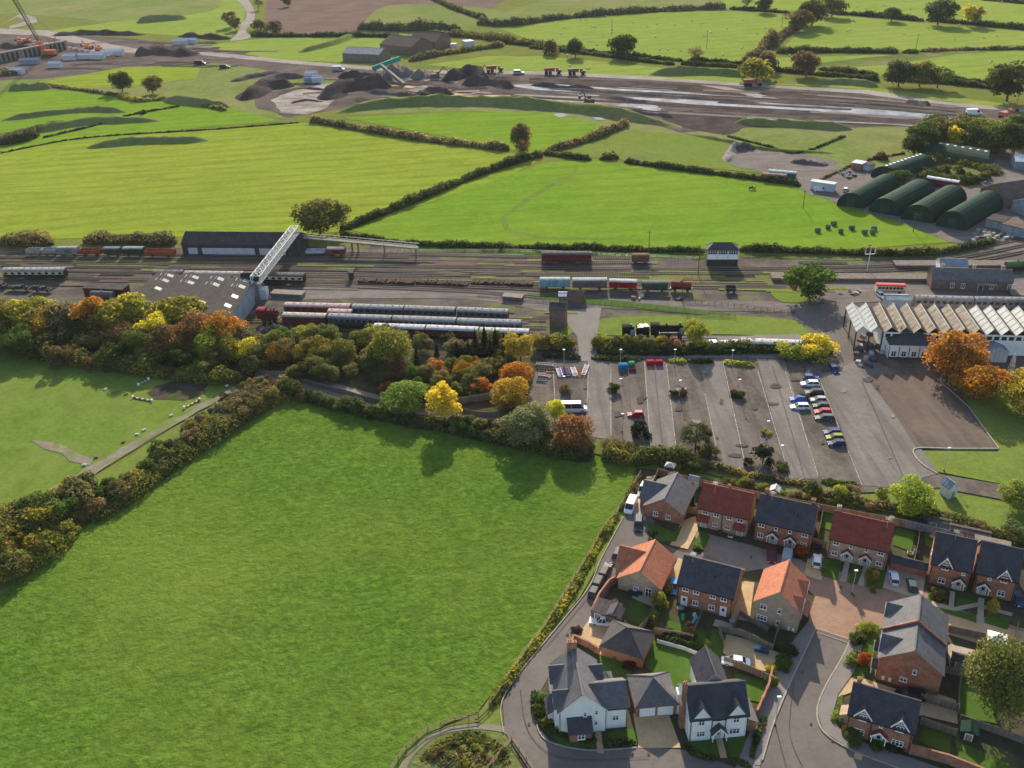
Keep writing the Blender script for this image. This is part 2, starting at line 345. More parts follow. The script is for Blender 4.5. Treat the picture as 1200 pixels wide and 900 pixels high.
# left mid country
patch('rough_grass', [(-60,92),(120,62),(300,66),(420,100),(460,118),(372,132),(340,140),(180,118),(60,140),(-60,150)], M['dull'], 2)
patch('field', [(-60,128),(20,104),(90,106),(160,118),(250,122),(330,142),(230,150),(120,164),(-60,178)], M['far2'], 4)
patch('field', [(50,96),(150,78),(235,80),(230,92),(150,102),(80,104)], M['far1'], 5)
patch('field', [(-200,172),(60,165),(140,158),(360,144),(470,158),(600,180),(635,186),(600,205),(400,272),(340,276),(-200,284)], M['far1'], 3)
patch('rough_grass', [(395,128),(480,118),(640,122),(860,150),(1075,150),(1075,190),(1030,215),(960,205),(740,190),(730,150),(560,130),(420,134)], M['dull'], 2)
patch('field', [(400,138),(540,131),(645,133),(706,147),(690,160),(640,176),(620,180),(520,160)], M['far2'], 4)
patch('field', [(740,152),(850,164),(960,178),(970,196),(930,207),(760,190),(640,180),(670,176)], M['verge'], 4)
patch('dry_grass', [(725,186),(745,178),(775,176),(780,182),(740,192)], M['dull'], 5)
patch('field', [(412,270),(640,190),(700,188),(760,196),(930,218),(1000,240),(1075,268),(1115,284),(1000,292),(700,292),(460,282)], M['far2'], 3)
patch('worn_track', [(690,200),(655,214),(620,236),(593,255),(597,268),(640,278),(800,281),(640,282),(592,272),(586,256),(612,235),(650,211)], M['paddock'], 4)
# construction corridor
patch('haul_road', [(-100,30),(60,36),(130,52),(160,57),(240,60),(330,70),(480,82),(640,84),(760,90),(900,100),(1020,106),(1110,120),(1200,128),(1400,150),(1400,156),(1200,132),(1105,124),(1010,110),(900,103),(760,94),(640,88),(480,86),(330,74),(240,65),(150,62),(110,56),(50,42),(-100,36)], M['haul'], 6)
patch('construction_ground', [(-100,32),(60,38),(150,45),(240,55),(330,72),(480,84),(640,87),(760,92),(900,102),(1010,108),(1110,122),(1200,134),(1300,150),(1130,142),(1075,148),(860,150),(800,155),(720,130),(640,122),(480,118),(420,124),(395,128),(340,138),(300,128),(295,112),(400,95),(300,80),(240,72),(170,78),(60,92),(-100,98)], M['dirt'], 3, jit=4)
patch('chalk_spoil', [(318,118),(345,104),(372,100),(394,96),(398,110),(385,126),(360,134),(330,132)], M['chalk'], 5, jit=2)
patch('wet_clay', [(595,100),(640,98),(720,104),(800,108),(900,118),(1000,126),(1090,134),(1120,140),(1060,140),(900,130),(760,118),(640,108)], M['puddle'], 5)
patch('wet_clay', [(600,110),(680,114),(770,124),(775,130),(700,122),(610,116)], M['chalk'], 5)
patch('side_road', [(820,100),(850,102),(905,114),(920,118),(900,118),(860,108)], M['haul'], 7)
patch('clay_strip', [(660,102),(760,108),(880,116),(1000,123),(1080,130),(900,121),(760,112),(660,106)], M['dirt'], 6, jit=2)
patch('clay_strip', [(620,91),(760,96),(900,106),(1010,112),(1080,124),(1090,130),(980,120),(860,112),(760,104),(620,98)], M['soil_dark'], 4)
patch('clay_strip', [(780,134),(860,128),(1060,140),(1075,148),(900,144),(860,156),(840,157),(790,146)], M['soil_dark'], 6, True)
patch('puddle', [(648,134),(660,133),(668,136),(655,138)], M['puddle'], 7)
patch('puddle', [(695,138),(705,138),(710,141),(698,141)], M['puddle'], 7)
patch('puddle', [(738,122),(760,122),(776,128),(768,131),(745,127)], M['puddle'], 7)
patch('dry_mud', [(500,106),(560,112),(600,112),(590,118),(530,116)], M['tan'], 6, jit=2)
patch('white_slab', [(-60,72),(0,68),(60,56),(78,52),(80,55),(60,60),(0,73),(-60,80)], M['haul'], 7)
patch('lane', [(0,30),(24,16),(42,20),(44,26),(30,30),(12,34),(10,31),(32,25),(20,20)], M['haul'], 7)
patch('lane', [(262,-12),(280,-12),(297,10),(297,25),(288,36),(294,44),(270,48),(278,40),(283,28),(289,18),(283,5)], M['haul'], 5, True)
patch('spoil_ground', [(850,172),(870,170),(960,184),(980,190),(968,212),(930,210),(858,194)], M['cinder'], 6, jit=1.5)
patch('yard', [(935,205),(975,195),(1010,195),(1060,205),(1140,185),(1200,175),(1400,220),(1400,330),(1200,300),(1135,285),(1110,284),(1060,262),(985,240),(940,225)], M['cinder'], 5, jit=1.5)
patch('rough_grass', [(1072,196),(1100,186),(1150,190),(1165,205),(1140,222),(1090,216)], M['rough'], 6)
# railway yard
patch('railway_yard', [(-300,284),(0,292),(340,290),(480,290),(640,294),(860,300),(1000,304),(1100,298),(1150,284),(1220,270),(1500,250),(1500,420),(1200,425),(1035,425),(990,428),(620,420),(560,420),(430,392),(300,372),(160,362),(0,356),(-300,350)], M['ballast'], 3)
patch('cinder_yard', [(310,348),(370,328),(430,333),(560,338),(640,345),(660,356),(640,365),(560,352),(440,350),(330,352)], M['cinder'], 5, True)
patch('yard_path', [(500,342),(640,357),(700,362),(900,366),(950,366),(950,358),(880,352),(800,354),(660,348),(560,340)], M['cinder'], 6)
patch('grass_bank', [(618,344),(662,346),(790,360),(856,368),(856,372),(780,366),(620,350)], M['lawn'], 7)
patch('grass_strip', [(470,285),(620,290),(830,296),(826,303),(620,299),(480,294)], M['lawn'], 6)
patch('grass_strip', [(865,294),(1000,298),(1090,298),(1140,286),(1150,284),(1140,290),(1100,302),(1000,306),(870,302)], M['rough'], 6)
patch('station_lawn', [(708,374),(830,370),(930,376),(958,392),(955,396),(830,392),(800,394),(700,392)], M['verge'], 7, True)
patch('lawn_patch', [(655,374),(675,374),(680,385),(660,398),(655,390)], M['verge'], 7)
patch('lawn_patch', [(905,342),(945,344),(946,354),(915,354)], M['verge'], 7, True)
patch('grass_strip', [(1,308),(60,300),(150,304),(300,308),(150,313),(10,310)], M['rough'], 6)
patch('grass_strip', [(340,322),(420,325),(500,334),(640,330),(640,320),(800,318),(900,320),(910,334),(800,332),(640,342),(500,336),(400,330)], M['rough'], 5, jit=2)
patch('forecourt', [(940,362),(990,356),(1010,380),(1030,425),(1038,440),(985,440),(962,405),(950,390),(930,372)], M['asphalt'], 8, True)
patch('station_road', [(850,395),(935,392),(960,405),(960,420),(700,420),(700,400),(800,395)], M['asphalt_l'], 7)
patch('lane', [(655,366),(705,360),(700,392),(702,424),(680,424),(676,395)], M['asphalt_l'], 8)
patch('platform_forecourt', [(955,325),(1200,322),(1300,350),(1200,352),(1080,352),(990,356),(955,350)], M['cinder'], 7)
patch('museum_yard', [(985,425),(1010,380),(990,356),(1200,356),(1400,370),(1400,440),(1100,440),(1060,432)], M['asphalt_red'], 7)
# car park
patch('car_park', [(616,478),(628,436),(645,416),(980,416),(1030,424),(1105,438),(1125,455),(1170,527),(1076,527),(1072,532),(1078,545),(1098,556),(1200,573),(1400,600),(1400,640),(1190,589),(1100,572),(1055,576),(1010,578),(950,571),(880,556),(800,536),(720,524),(690,516),(640,510)], M['asphalt_car'], 6)
patch('car_park_aisle', [(690,424),(716,424),(716,516),(686,512)], M['asphalt_lane'], 8)
patch('car_park_aisle', [(755,424),(780,424),(792,530),(762,524)], M['asphalt_lane'], 8)
patch('car_park_aisle', [(820,424),(846,424),(872,550),(842,545)], M['asphalt_lane'], 8)
patch('car_park_aisle', [(888,424),(920,424),(959,562),(925,562)], M['asphalt_lane'], 8)
patch('car_park_aisle', [(963,440),(1000,425),(1060,500),(1100,556),(1040,572),(1010,570)], M['asphalt_lane'], 8)
patch('worn_asphalt', [(1018,440),(1100,440),(1120,452),(1168,526),(1074,526)], M['asphalt_red'], 9)
for a, b in (((648,420),(650,470)),((690,424),(686,512)),((716,434),(716,512)),((755,424),(762,520)),((781,428),(792,525)),((826,462),(841,534)),((847,425),(872,541)),((888,436),(925,560)),((920,436),(959,560)),((962,450),(1010,570))):
    strip('bay_line', [a, b], .13, M['line'], 10)
strip('kerb', [(1170,527),(1115,527),(1072,527),(1078,543),(1098,556)], .28, M['kerb'], 10, True, thick=.1)
strip('kerb', [(1098,445),(1135,478),(1170,527)], .22, M['kerb'], 10, False, thick=.1)
patch('grass_verge', [(1075,529),(1170,530),(1130,470),(1210,465),(1420,500),(1420,610),(1200,573),(1100,554),(1080,543)], M['verge'], 7)
patch('grass_verge', [(1010,580),(1055,580),(1100,576),(1200,594),(1420,640),(1420,700),(1200,640),(1060,604),(980,590)], M['verge'], 7)
patch('scrub_ground', [(700,515),(720,522),(800,534),(880,554),(960,570),(1010,578),(980,592),(900,572),(780,545),(740,545),(690,530)], M['rough'], 7)
# paddock on the left and the near field
patch('woodland_floor', [(-300,345),(0,352),(160,360),(300,370),(430,392),(560,418),(640,420),(620,480),(700,515),(700,530),(560,498),(430,476),(330,440),(240,446),(100,424),(0,398),(-300,370)], M['bed'], 4)
patch('paddock_field', [(-400,385),(0,398),(100,424),(240,444),(290,446),(270,460),(220,490),(130,545),(60,580),(-400,700)], M['paddock'], 5)
patch('verge_strip', [(60,585),(130,550),(220,495),(280,460),(300,462),(230,510),(140,580),(90,610)], M['verge'], 5)
patch('farm_track', [(30,590),(105,548),(190,500),(250,468),(275,455),(281,458),(262,468),(204,500),(120,550),(58,590)], M['track'], 8, jit=1.2)
patch('farm_track', [(35,515),(60,518),(95,533),(112,538),(106,546),(85,540),(55,527)], M['track'], 7, jit=1.5)
patch('burnt_patch', [(172,460),(182,452),(192,451),(205,446),(225,448),(246,450),(240,457),(244,462),(228,466),(215,471),(196,468),(182,468)], M['bed'], 7, jit=1.2)
patch('path', [(300,438),(340,436),(400,452),(470,470),(560,486),(600,492),(600,498),(520,490),(420,476),(340,456),(310,452)], M['paver_d'], 6, True)
patch('near_field', [(-500,760),(0,700),(60,650),(200,540),(350,472),(520,495),(745,545),(735,590),(660,700),(560,835),(520,850),(480,900),(460,960),(-400,1300)], M['near'], 5)
patch('garden_lawn', [(500,445),(560,430),(590,425),(596,440),(588,462),(565,470),(578,450),(570,436),(540,445),(505,452)], M['verge'], 6)
strip('miniature_railway_bed', [(500,425),(540,418),(570,426),(583,440),(578,455),(560,466),(545,473)], 1.6, M['paver_d'], 8)
# corner by the lower hedge
patch('scrub_ground', [(470,930),(478,895),(505,865),(560,850),(590,860),(612,900),(640,960),(460,980)], M['rough'], 7, True)
strip('footpath', [(466,915),(482,885),(510,862),(548,853),(585,855),(600,862)], 1.1, M['track'], 9)
patch('road_verge', [(735,590),(752,600),(725,622),(700,665),(680,700),(645,745),(605,795),(585,825),(588,855),(555,846),(600,780),(660,700),(710,625)], M['verge'], 7)

# ---- housing estate
patch('estate_ground', [(745,548),(1000,590),(1200,640),(1400,690),(1400,1000),(620,1000),(590,850),(600,800),(690,690),(735,605)], M['bed'], 6)
# block paving and drives
patch('block_paved_road', [(812,622),(880,640),(950,662),(1050,688),(1090,694),(1110,712),(1200,738),(1300,765),(1300,800),(1200,770),(1108,740),(1060,720),(1020,745),(1014,757),(945,737),(950,715),(955,700),(935,680),(915,662),(870,672),(835,660),(822,650)], M['paver'], 8)
patch('parking_court', [(830,628),(880,642),(940,658),(945,676),(905,666),(868,672),(832,652)], M['paver_d'], 9)
patch('tarmac_road', [(731,607),(752,600),(768,612),(758,625),(762,634),(800,648),(832,652),(838,664),(800,660),(775,655),(750,652),(735,668),(716,690),(700,715),(688,740),(672,755),(645,790),(628,822),(628,850),(645,870),(690,880),(745,876),(800,880),(860,900),(900,925),(900,1000),(660,1000),(615,895),(592,860),(589,825),(610,790),(660,728),(690,690),(705,655)], M['asphalt'], 9)
patch('tarmac_road', [(955,738),(996,752),(985,775),(966,808),(957,835),(965,860),(1000,882),(1060,905),(1130,930),(1130,1000),(880,1000),(885,895),(905,850),(925,800),(940,770)], M['asphalt'], 10)
patch('pavement', [(947,730),(956,738),(941,770),(924,806),(906,850),(893,890),(888,910),(860,905),(882,850),(895,815),(905,790),(920,765),(935,745)], M['asphalt_l'], 11, thick=.1)
patch('pavement', [(996,752),(1011,757),(1000,790),(982,815),(975,840),(985,858),(1010,872),(1060,888),(1130,912),(1130,930),(1060,905),(1000,882),(965,860),(957,835),(966,808),(985,775)], M['asphalt_l'], 11, thick=.1)
strip('kerb', [(956,738),(941,770),(924,806),(906,850),(893,893)], .22, M['kerb'], 12, thick=.12)
strip('kerb', [(1130,932),(1060,905),(1000,882),(965,860),(957,835),(966,808),(985,775),(996,752)], .22, M['kerb'], 12, thick=.12)
strip('kerb', [(958,738),(996,751)], .2, M['kerb'], 13, False)
strip('kerb', [(958,743),(993,755)], .12, M['kerb'], 13, False)
strip('kerb', [(590,860),(588,825),(609,790),(660,728),(690,690),(705,655),(731,607)], .15, M['kerb'], 12, thick=.08)
strip('kerb', [(628,840),(632,860),(648,873),(690,881),(745,878)], .15, M['kerb'], 12, thick=.08)
patch('driveway', [(736,600),(752,572),(758,560),(770,558),(760,590),(756,612)], M['slab'], 10)
patch('driveway', [(799,612),(815,606),(818,622),(806,645),(785,640)], M['tan'], 10)
patch('driveway', [(765,744),(750,752),(712,764),(676,748),(690,728),(700,712),(725,722),(730,745)], M['tan'], 10)
patch('driveway', [(742,838),(782,834),(798,878),(748,878)], M['tan'], 10)
patch('driveway', [(868,682),(884,684),(878,730),(856,726)], M['tan'], 10)
patch('driveway', [(795,655),(802,658),(798,690),(792,700),(778,692)], M['tan'], 10)
patch('driveway', [(842,742),(880,752),(916,768),(905,790),(870,782),(840,762)], M['tan'], 10)
patch('driveway', [(946,657),(962,650),(968,660),(962,682),(942,675)], M['tan'], 10)
patch('driveway', [(1040,664),(1085,672),(1080,705),(1034,690)], M['slab'], 10)
patch('driveway', [(980,800),(992,790),(1058,812),(1080,808),(1120,822),(1122,850),(1080,840),(1070,840),(1000,812),(978,820)], M['tan'], 10)
patch('driveway', [(1110,722),(1200,742),(1200,765),(1150,757),(1110,745)], M['tan'], 10)
patch('path', [(697,858),(704,858),(708,885),(700,884)], M['tan'], 11)
patch('path', [(838,865),(846,864),(852,890),(844,890)], M['tan'], 11)
for a in ([(990,658),(996,660),(991,684),(984,682)],[(1012,664),(1018,666),(1011,689),(1005,687)],[(1113,694),(1119,695),(1117,714),(1111,713)],[(1146,702),(1153,703),(1152,734),(1144,731)],[(1092,706),(1118,713),(1148,707),(1148,712),(1119,718),(1090,711)],[(1153,711),(1186,720),(1185,724),(1152,715)]):
    patch('path', a, M['slab'], 11)
patch('patio', [(745,692),(776,702),(772,716),(740,702)], M['slab'], 11)
patch('patio', [(726,746),(712,772),(702,768),(716,744)], M['tan'], 11)
patch('patio', [(1110,755),(1158,768),(1165,780),(1158,800),(1112,785)], M['slab'], 11)
patch('patio', [(838,727),(860,733),(856,740),(835,735)], M['slab'], 11)
# lawns
for a in ([(758,612),(790,625),(800,616),(792,636),(775,636),(762,628)],[(822,622),(832,630),(826,644),(812,640)],[(744,700),(758,706),(750,730),(740,722)],[(738,705),(772,722),(768,742),(735,728)],
          [(782,728),(828,742),(820,768),(775,752)],[(834,740),(852,738),(846,772),(828,770)],[(765,752),(832,772),(824,800),(790,820),(770,800),(756,780)],[(700,765),(735,778),(745,800),(705,795)],[(860,790),(900,800),(892,825),(868,820)],
          [(630,810),(645,815),(648,862),(690,875),(650,868),(628,850)],[(712,860),(745,855),(748,874),(712,878)],[(640,858),(698,862),(698,878),(660,876)],[(806,872),(838,868),(842,888),(812,880)],[(850,866),(890,862),(882,900),(854,888)],
          [(962,655),(986,660),(981,681),(962,676)],[(999,662),(1011,665),(1004,687),(993,684)],[(1020,668),(1038,672),(1034,692),(1014,689)],[(1088,694),(1111,702),(1108,714),(1086,705)],[(1122,702),(1144,706),(1142,712),(1120,716)],[(1098,708),(1116,716),(1143,722),(1144,732),(1100,716)],[(1156,716),(1184,726),(1180,740),(1154,732)],
          [(1050,620),(1072,626),(1068,648),(1046,640)],[(1082,620),(1096,624),(1094,645),(1084,640)],[(1018,730),(1030,735),(1022,780),(1010,800),(994,795),(1008,760)],[(975,822),(988,815),(984,850),(974,850)],[(1122,792),(1170,810),(1168,850),(1122,840)],[(1118,868),(1200,905),(1200,960),(1130,930)],[(1080,852),(1115,862),(1112,885),(1078,872)],[(962,600),(985,606),(980,625),(962,620)],[(745,562),(780,568),(778,590),(760,575)]):
    patch('lawn', a, M['lawn'], 10)
# road furniture flush with the surface
patch('tactile_paving', [(967,843),(973,845),(976,851),(970,850)], M['line'], 13)
patch('tactile_paving', [(1001,882),(1011,886),(1009,893),(1000,890)], M['tan'], 13, thick=.02)
patch('manhole_plate', [(884,893),(890,893),(890,899),(884,899)], M['line'], 13, thick=.1)
for i in range(5):
    strip('paving_line', [(848+i*9,655+i*2.4),(842+i*9,660+i*2.4)], .12, M['kerb'], 12, False)

# ---- raised ground: banks and spoil heaps
def mound(px, hgt, mat, name='bank', wd=10.0):
    pts = smoothpoly([tuple(G(a, b)[:2]) for a, b in px], False, 8); V = []; fs = []; K = 9
    for i, p in enumerate(pts):
        a = pts[max(i-1, 0)]; b = pts[min(i+1, len(pts)-1)]; d = Vector((b[0]-a[0], b[1]-a[1])).normalized(); n = Vector((-d.y, d.x))
        e = min(1, math.sin(math.pi * (i + .001) / (len(pts) - 1 + .002)) * 1.9)
        for j in range(K):
            t = j / (K-1) * 2 - 1; nz_ = math.sin(p[0]*.31 + t*3) * .25 + math.sin(p[1]*.23 + p[0]*.11 + t*5) * .25 if 'bank' not in name else 0; h = hgt * (1.0 if 'bank' in name else .7) * e * (math.cos(t * math.pi) * .5 + .5) * (random.uniform(.8, 1.18) + .12*math.sin(p[0]*.13 + t*4) if 'bank' in name else random.uniform(.7, 1.2) + nz_)
            w_ = wd * (.45 + .55 * e) * (.62 if 'bank' in name else .85)
            V.append((p[0] + n.x * t * w_, p[1] + n.y * t * w_, h - .05 if abs(t) > .95 else h))
        if i:
            for j in range(K-1): fs.append(((i-1)*K+j+1, (i-1)*K+j, i*K+j, i*K+j+1))
    me = bpy.data.meshes.new(name); me.from_pydata(V, [], fs); me.materials.append(mat); me.polygons.foreach_set('use_smooth', [True]*len(fs))
    o = ob(name, me); o['kind'] = 'structure'; return o
for a in (([(100,174),(150,168),(200,166),(245,165)],2.8,'rough',9),([(0,160),(60,152),(110,144),(190,142)],3.2,'rough',9),([(0,142),(60,134),(110,130),(150,132)],2.6,'rough',8),
          ([(190,118),(230,122),(270,126)],3.5,'rough',8),([(395,133),(450,124),(540,121),(640,126),(720,136),(800,150)],4.5,'rough',11),([(860,144),(920,147),(1000,152)],3,'rough',7),
          ([(420,40),(390,52),(350,62)],3,'rough',8),([(760,88),(820,86),(880,90)],4,'rough',9),([(955,98),(990,98),(1030,102)],3,'rough',9),([(800,156),(860,168),(900,176),(980,180)],1.2,'rough',4),
          ([(10,106),(40,104),(60,104)],4,'rough',7),([(160,27),(190,24),(220,22)],5,'rough',12)):
    mound(a[0], a[1], M['dull' if a[2] == 'rough' else a[2]], 'grass_bank', a[3])
for a in (([(60,42),(110,40),(170,41)],4,9),([(158,64),(190,62),(230,65)],8,14),([(285,118),(310,104),(345,100)],7,11),([(380,118),(410,104),(460,102)],8,11),([(520,96),(550,88),(580,100)],8,9),
          ([(540,100),(575,98),(600,104)],5,8),([(488,112),(510,108),(530,112)],4,7),([(210,42),(240,44),(270,46)],5,8),([(0,52),(30,58),(90,54)],4,9),([(395,92),(420,90),(450,92)],4,7),([(700,112),(740,118),(760,120)],2,5),([(1060,120),(1075,122),(1090,124)],3,5),
          ([(862,178),(874,174),(884,176)],3,4),([(925,190),(950,192),(972,194)],2.5,4),([(640,104),(760,112),(900,122)],1.5,5)):
    mound(a[0], a[1], M['soil_dark'] if a[2] > 5 else M['dirt'], 'spoil_heap', a[2])
mound([(452,92),(468,86),(480,91)], 9, M['cinder'], 'spoil_heap', 10); mound([(485,93),(498,88),(512,93)], 6, M['cinder'], 'spoil_heap', 9)
mound([(852,190),(858,178),(866,172)], 3.5, M['chalk'], 'spoil_heap', 3.5)
mound([(175,466),(205,455),(240,456)], .8, M['soil_dark'], 'spoil_heap', 3.5)

# long lines scraped along the corridor
rl = random.Random(3)
for i in range(46):
    f = rl.random(); x0 = rl.uniform(560, 1000); x1 = min(1120, x0 + rl.uniform(60, 260))
    def cy(x, f): return (92 + f*32) + (x - 600) * (.052 + f*.004) if x < 1000 else (113 + f*32) + (x-1000)*.1*(1-f*.4)
    k = rl.choice(['soil_dark', 'soil_dark', 'soil_dark', 'cinder', 'dirt', 'soil_dark', 'dirt', 'puddle'])
    strip('clay_strip', [(x0, cy(x0, f)), ((x0+x1)/2, cy((x0+x1)/2, f)), (x1, cy(x1, f))], rl.uniform(1, 4.5) if k != 'puddle' else rl.uniform(.8, 2), M[k], 8)
for i in range(30):
    x0 = rl.uniform(-20, 260); y0 = rl.uniform(52, 84) - x0*.02; x1 = x0 + rl.uniform(25, 90); k = rl.choice(['soil_dark', 'cinder', 'haul', 'dirt', 'soil_dark'])
    strip('clay_strip', [(x0, y0), ((x0+x1)/2, y0 + rl.uniform(-1.5, 1.5)), (x1, y0 + rl.uniform(-2, 2))], rl.uniform(2, 6), M[k], 8)
for i in range(26):
    x0 = rl.uniform(300, 560); y0 = rl.uniform(86, 116); x1 = x0 + rl.uniform(15, 50); k = rl.choice(['soil_dark', 'cinder', 'haul', 'dirt', 'tan'])
    strip('clay_strip', [(x0, y0), ((x0+x1)/2, y0 + rl.uniform(-2, 2)), (x1, y0 + rl.uniform(-3, 3))], rl.uniform(2, 7), M[k], 8)

# worn tarmac: repairs, oil stains, joints
M['stain'] = ground('tarmac_stain', (.07, .062, .056), (.10, .088, .078), 2, var=.2); M['repair'] = ground('tarmac_repair', (.19, .165, .14), (.23, .20, .165), 1.5, var=.2); #'rust_wash', (.21, .13, .075), (.17, .115, .075), 1.2, var=.2)
rp_ = random.Random(9)
for i in range(46):
    x, y = rp_.uniform(660, 1060), rp_.uniform(432, 540); w_, h_ = rp_.uniform(1.5, 8), rp_.uniform(.8, 4); k = rp_.choice(['stain', 'stain', 'repair', 'stain'])
    if y > 500 and x < 800: continue
    patch('tarmac_patch', [(x + w_*math.cos(a)*rp_.uniform(.6, 1.2), y + h_*math.sin(a)*rp_.uniform(.6, 1.2)) for a in [j*math.pi/5 for j in range(10)]][::-1], M[k], 11, True)
for a in ([(735,424),(742,520)],[(868,428),(897,550)],[(905,430),(943,562)],[(1010,448),(1058,560)],[(766,424),(776,520)]): strip('tarmac_joint', a, .12, M['stain'], 13, False)
for a in ([(640,760),(690,700),(720,655)],[(930,800),(925,860),(940,900)],[(610,810),(620,860),(660,890),(760,890)]): strip('tarmac_joint', a, .1, M['stain'], 13)
for (x, y) in ((700,690),(665,745),(905,660),(985,690),(940,790),(975,870),(620,850),(760,885),(880,655),(950,850),(1000,700)): patch('manhole_cover', [(x-1.6,y-1.3),(x+1.6,y-1.1),(x+1.4,y+1.3),(x-1.6,y+1.1)], M['stain'], 14)
M['wear0'] = grass('grass_headland', (.10, .155, .028), .3, 1.2, dryamt=.3)
# worn tracks across the fields
M['wear'] = grass('grass_worn', (.118, .165, .032), .3, 1.2, dryamt=.2, bs=.6, bd=.2)

M['brown'] = ground('rusty_ballast', (.115, .078, .062), (.165, .115, .09), 1, var=.4)
M['weeds'] = grass('yard_weeds', (.15, .18, .045), .4, 1.0, dryamt=.5)
ry = random.Random(21)
for i in range(95):
    x0 = ry.uniform(-10, 1000); y0 = ry.uniform(297, 343); 
    if 145 < x0 < 300 and y0 > 318: continue
    x1 = x0 + ry.uniform(15, 90); k = ry.choice(['weeds', 'weeds', 'brown', 'soil_dark', 'brown', 'cinder'])
    strip('ballast_strip', [(x0, y0), ((x0+x1)/2, y0 + (x1-x0)*.006), (x1, y0 + (x1-x0)*.012)], ry.uniform(.5, 2.2), M[k], 9)
for i in range(24):
    x0 = ry.uniform(300, 640); y0 = ry.uniform(362, 384); x1 = x0 + ry.uniform(10, 50); strip('ballast_strip', [(x0, y0), (x1, y0 + (x1-x0)*.02)], ry.uniform(.5, 1.6), M[ry.choice(['brown', 'soil_dark', 'weeds', 'cinder'])], 9)

for i in range(40):
    x0 = rl.uniform(300, 600); y0 = rl.uniform(84, 122); w_ = rl.uniform(4, 16); h_ = rl.uniform(1, 3.5)
    if 318 < x0 < 395 and y0 > 100: continue
    patch('mud_patch', [(x0 + w_*math.cos(a)*rl.uniform(.5, 1.3), y0 + h_*math.sin(a)*rl.uniform(.5, 1.3)) for a in [-j*math.pi/5 for j in range(10)]], M[rl.choice(['soil_dark', 'dirt', 'brown', 'cinder', 'chalk', 'soil_dark'])], 9, jit=1.5)
for a in (([(325,112),(350,104),(385,106)],1.6,4),([(340,122),(360,118),(380,120)],1.2,3),([(300,100),(330,92),(360,90)],5,7),([(270,96),(300,90),(330,84)],3,6),([(620,100),(660,103),(700,105)],2.5,3),([(430,108),(470,112),(500,118)],3,5),([(555,118),(600,121),(640,124)],2.5,4),([(700,128),(760,134),(790,138)],2,3)):
    mound(a[0], a[1], M['dirt'], 'spoil_heap', a[2])
# ------------------------------------------------------------------ vegetation builders
def leafmesh(name, P, Nn, size, var, mats, core=None, seed=0):
    r = np.random.default_rng(seed); n = len(P)
    d = Nn + r.normal(0, .55, (n, 3)); d /= np.linalg.norm(d, axis=1)[:, None] + 1e-9
    a = np.cross(d, r.normal(0, 1, (n, 3))); a /= np.linalg.norm(a, axis=1)[:, None] + 1e-9; b = np.cross(d, a)
    s = (size * r.uniform(.55, 1.25, n))[:, None]; s2 = s * r.uniform(.5, .9, n)[:, None]
    V = np.empty((n, 4, 3)); V[:, 0] = P - a*s; V[:, 1] = P - b*s2; V[:, 2] = P + a*s; V[:, 3] = P + b*s2
    V = V.reshape(-1, 3); nv = len(V); cv = []; cf = []
    if core: cv, cf = core
    me = bpy.data.meshes.new(name)
    allv = np.vstack([V, np.array(cv)]) if len(cv) else V
    me.vertices.add(len(allv)); me.vertices.foreach_set('co', allv.astype(np.float32).ravel())
    nf = n + len(cf); me.loops.add(4 * nf); me.polygons.add(nf)
    li = np.arange(4 * n, dtype=np.int32)
    if len(cf): li = np.concatenate([li, (np.array(cf, dtype=np.int32) + nv).ravel()])
    me.loops.foreach_set('vertex_index', li); me.polygons.foreach_set('loop_start', np.arange(nf, dtype=np.int32) * 4)
    me.polygons.foreach_set('loop_total', np.full(nf, 4, dtype=np.int32))
    for q in mats: me.materials.append(q)
    at = me.attributes.new('var', 'FLOAT', 'FACE'); vv = np.concatenate([var, np.full(len(cf), 0.0)]); at.data.foreach_set('value', vv.astype(np.float32))
    me.update(calc_edges=True); me.validate(); return me
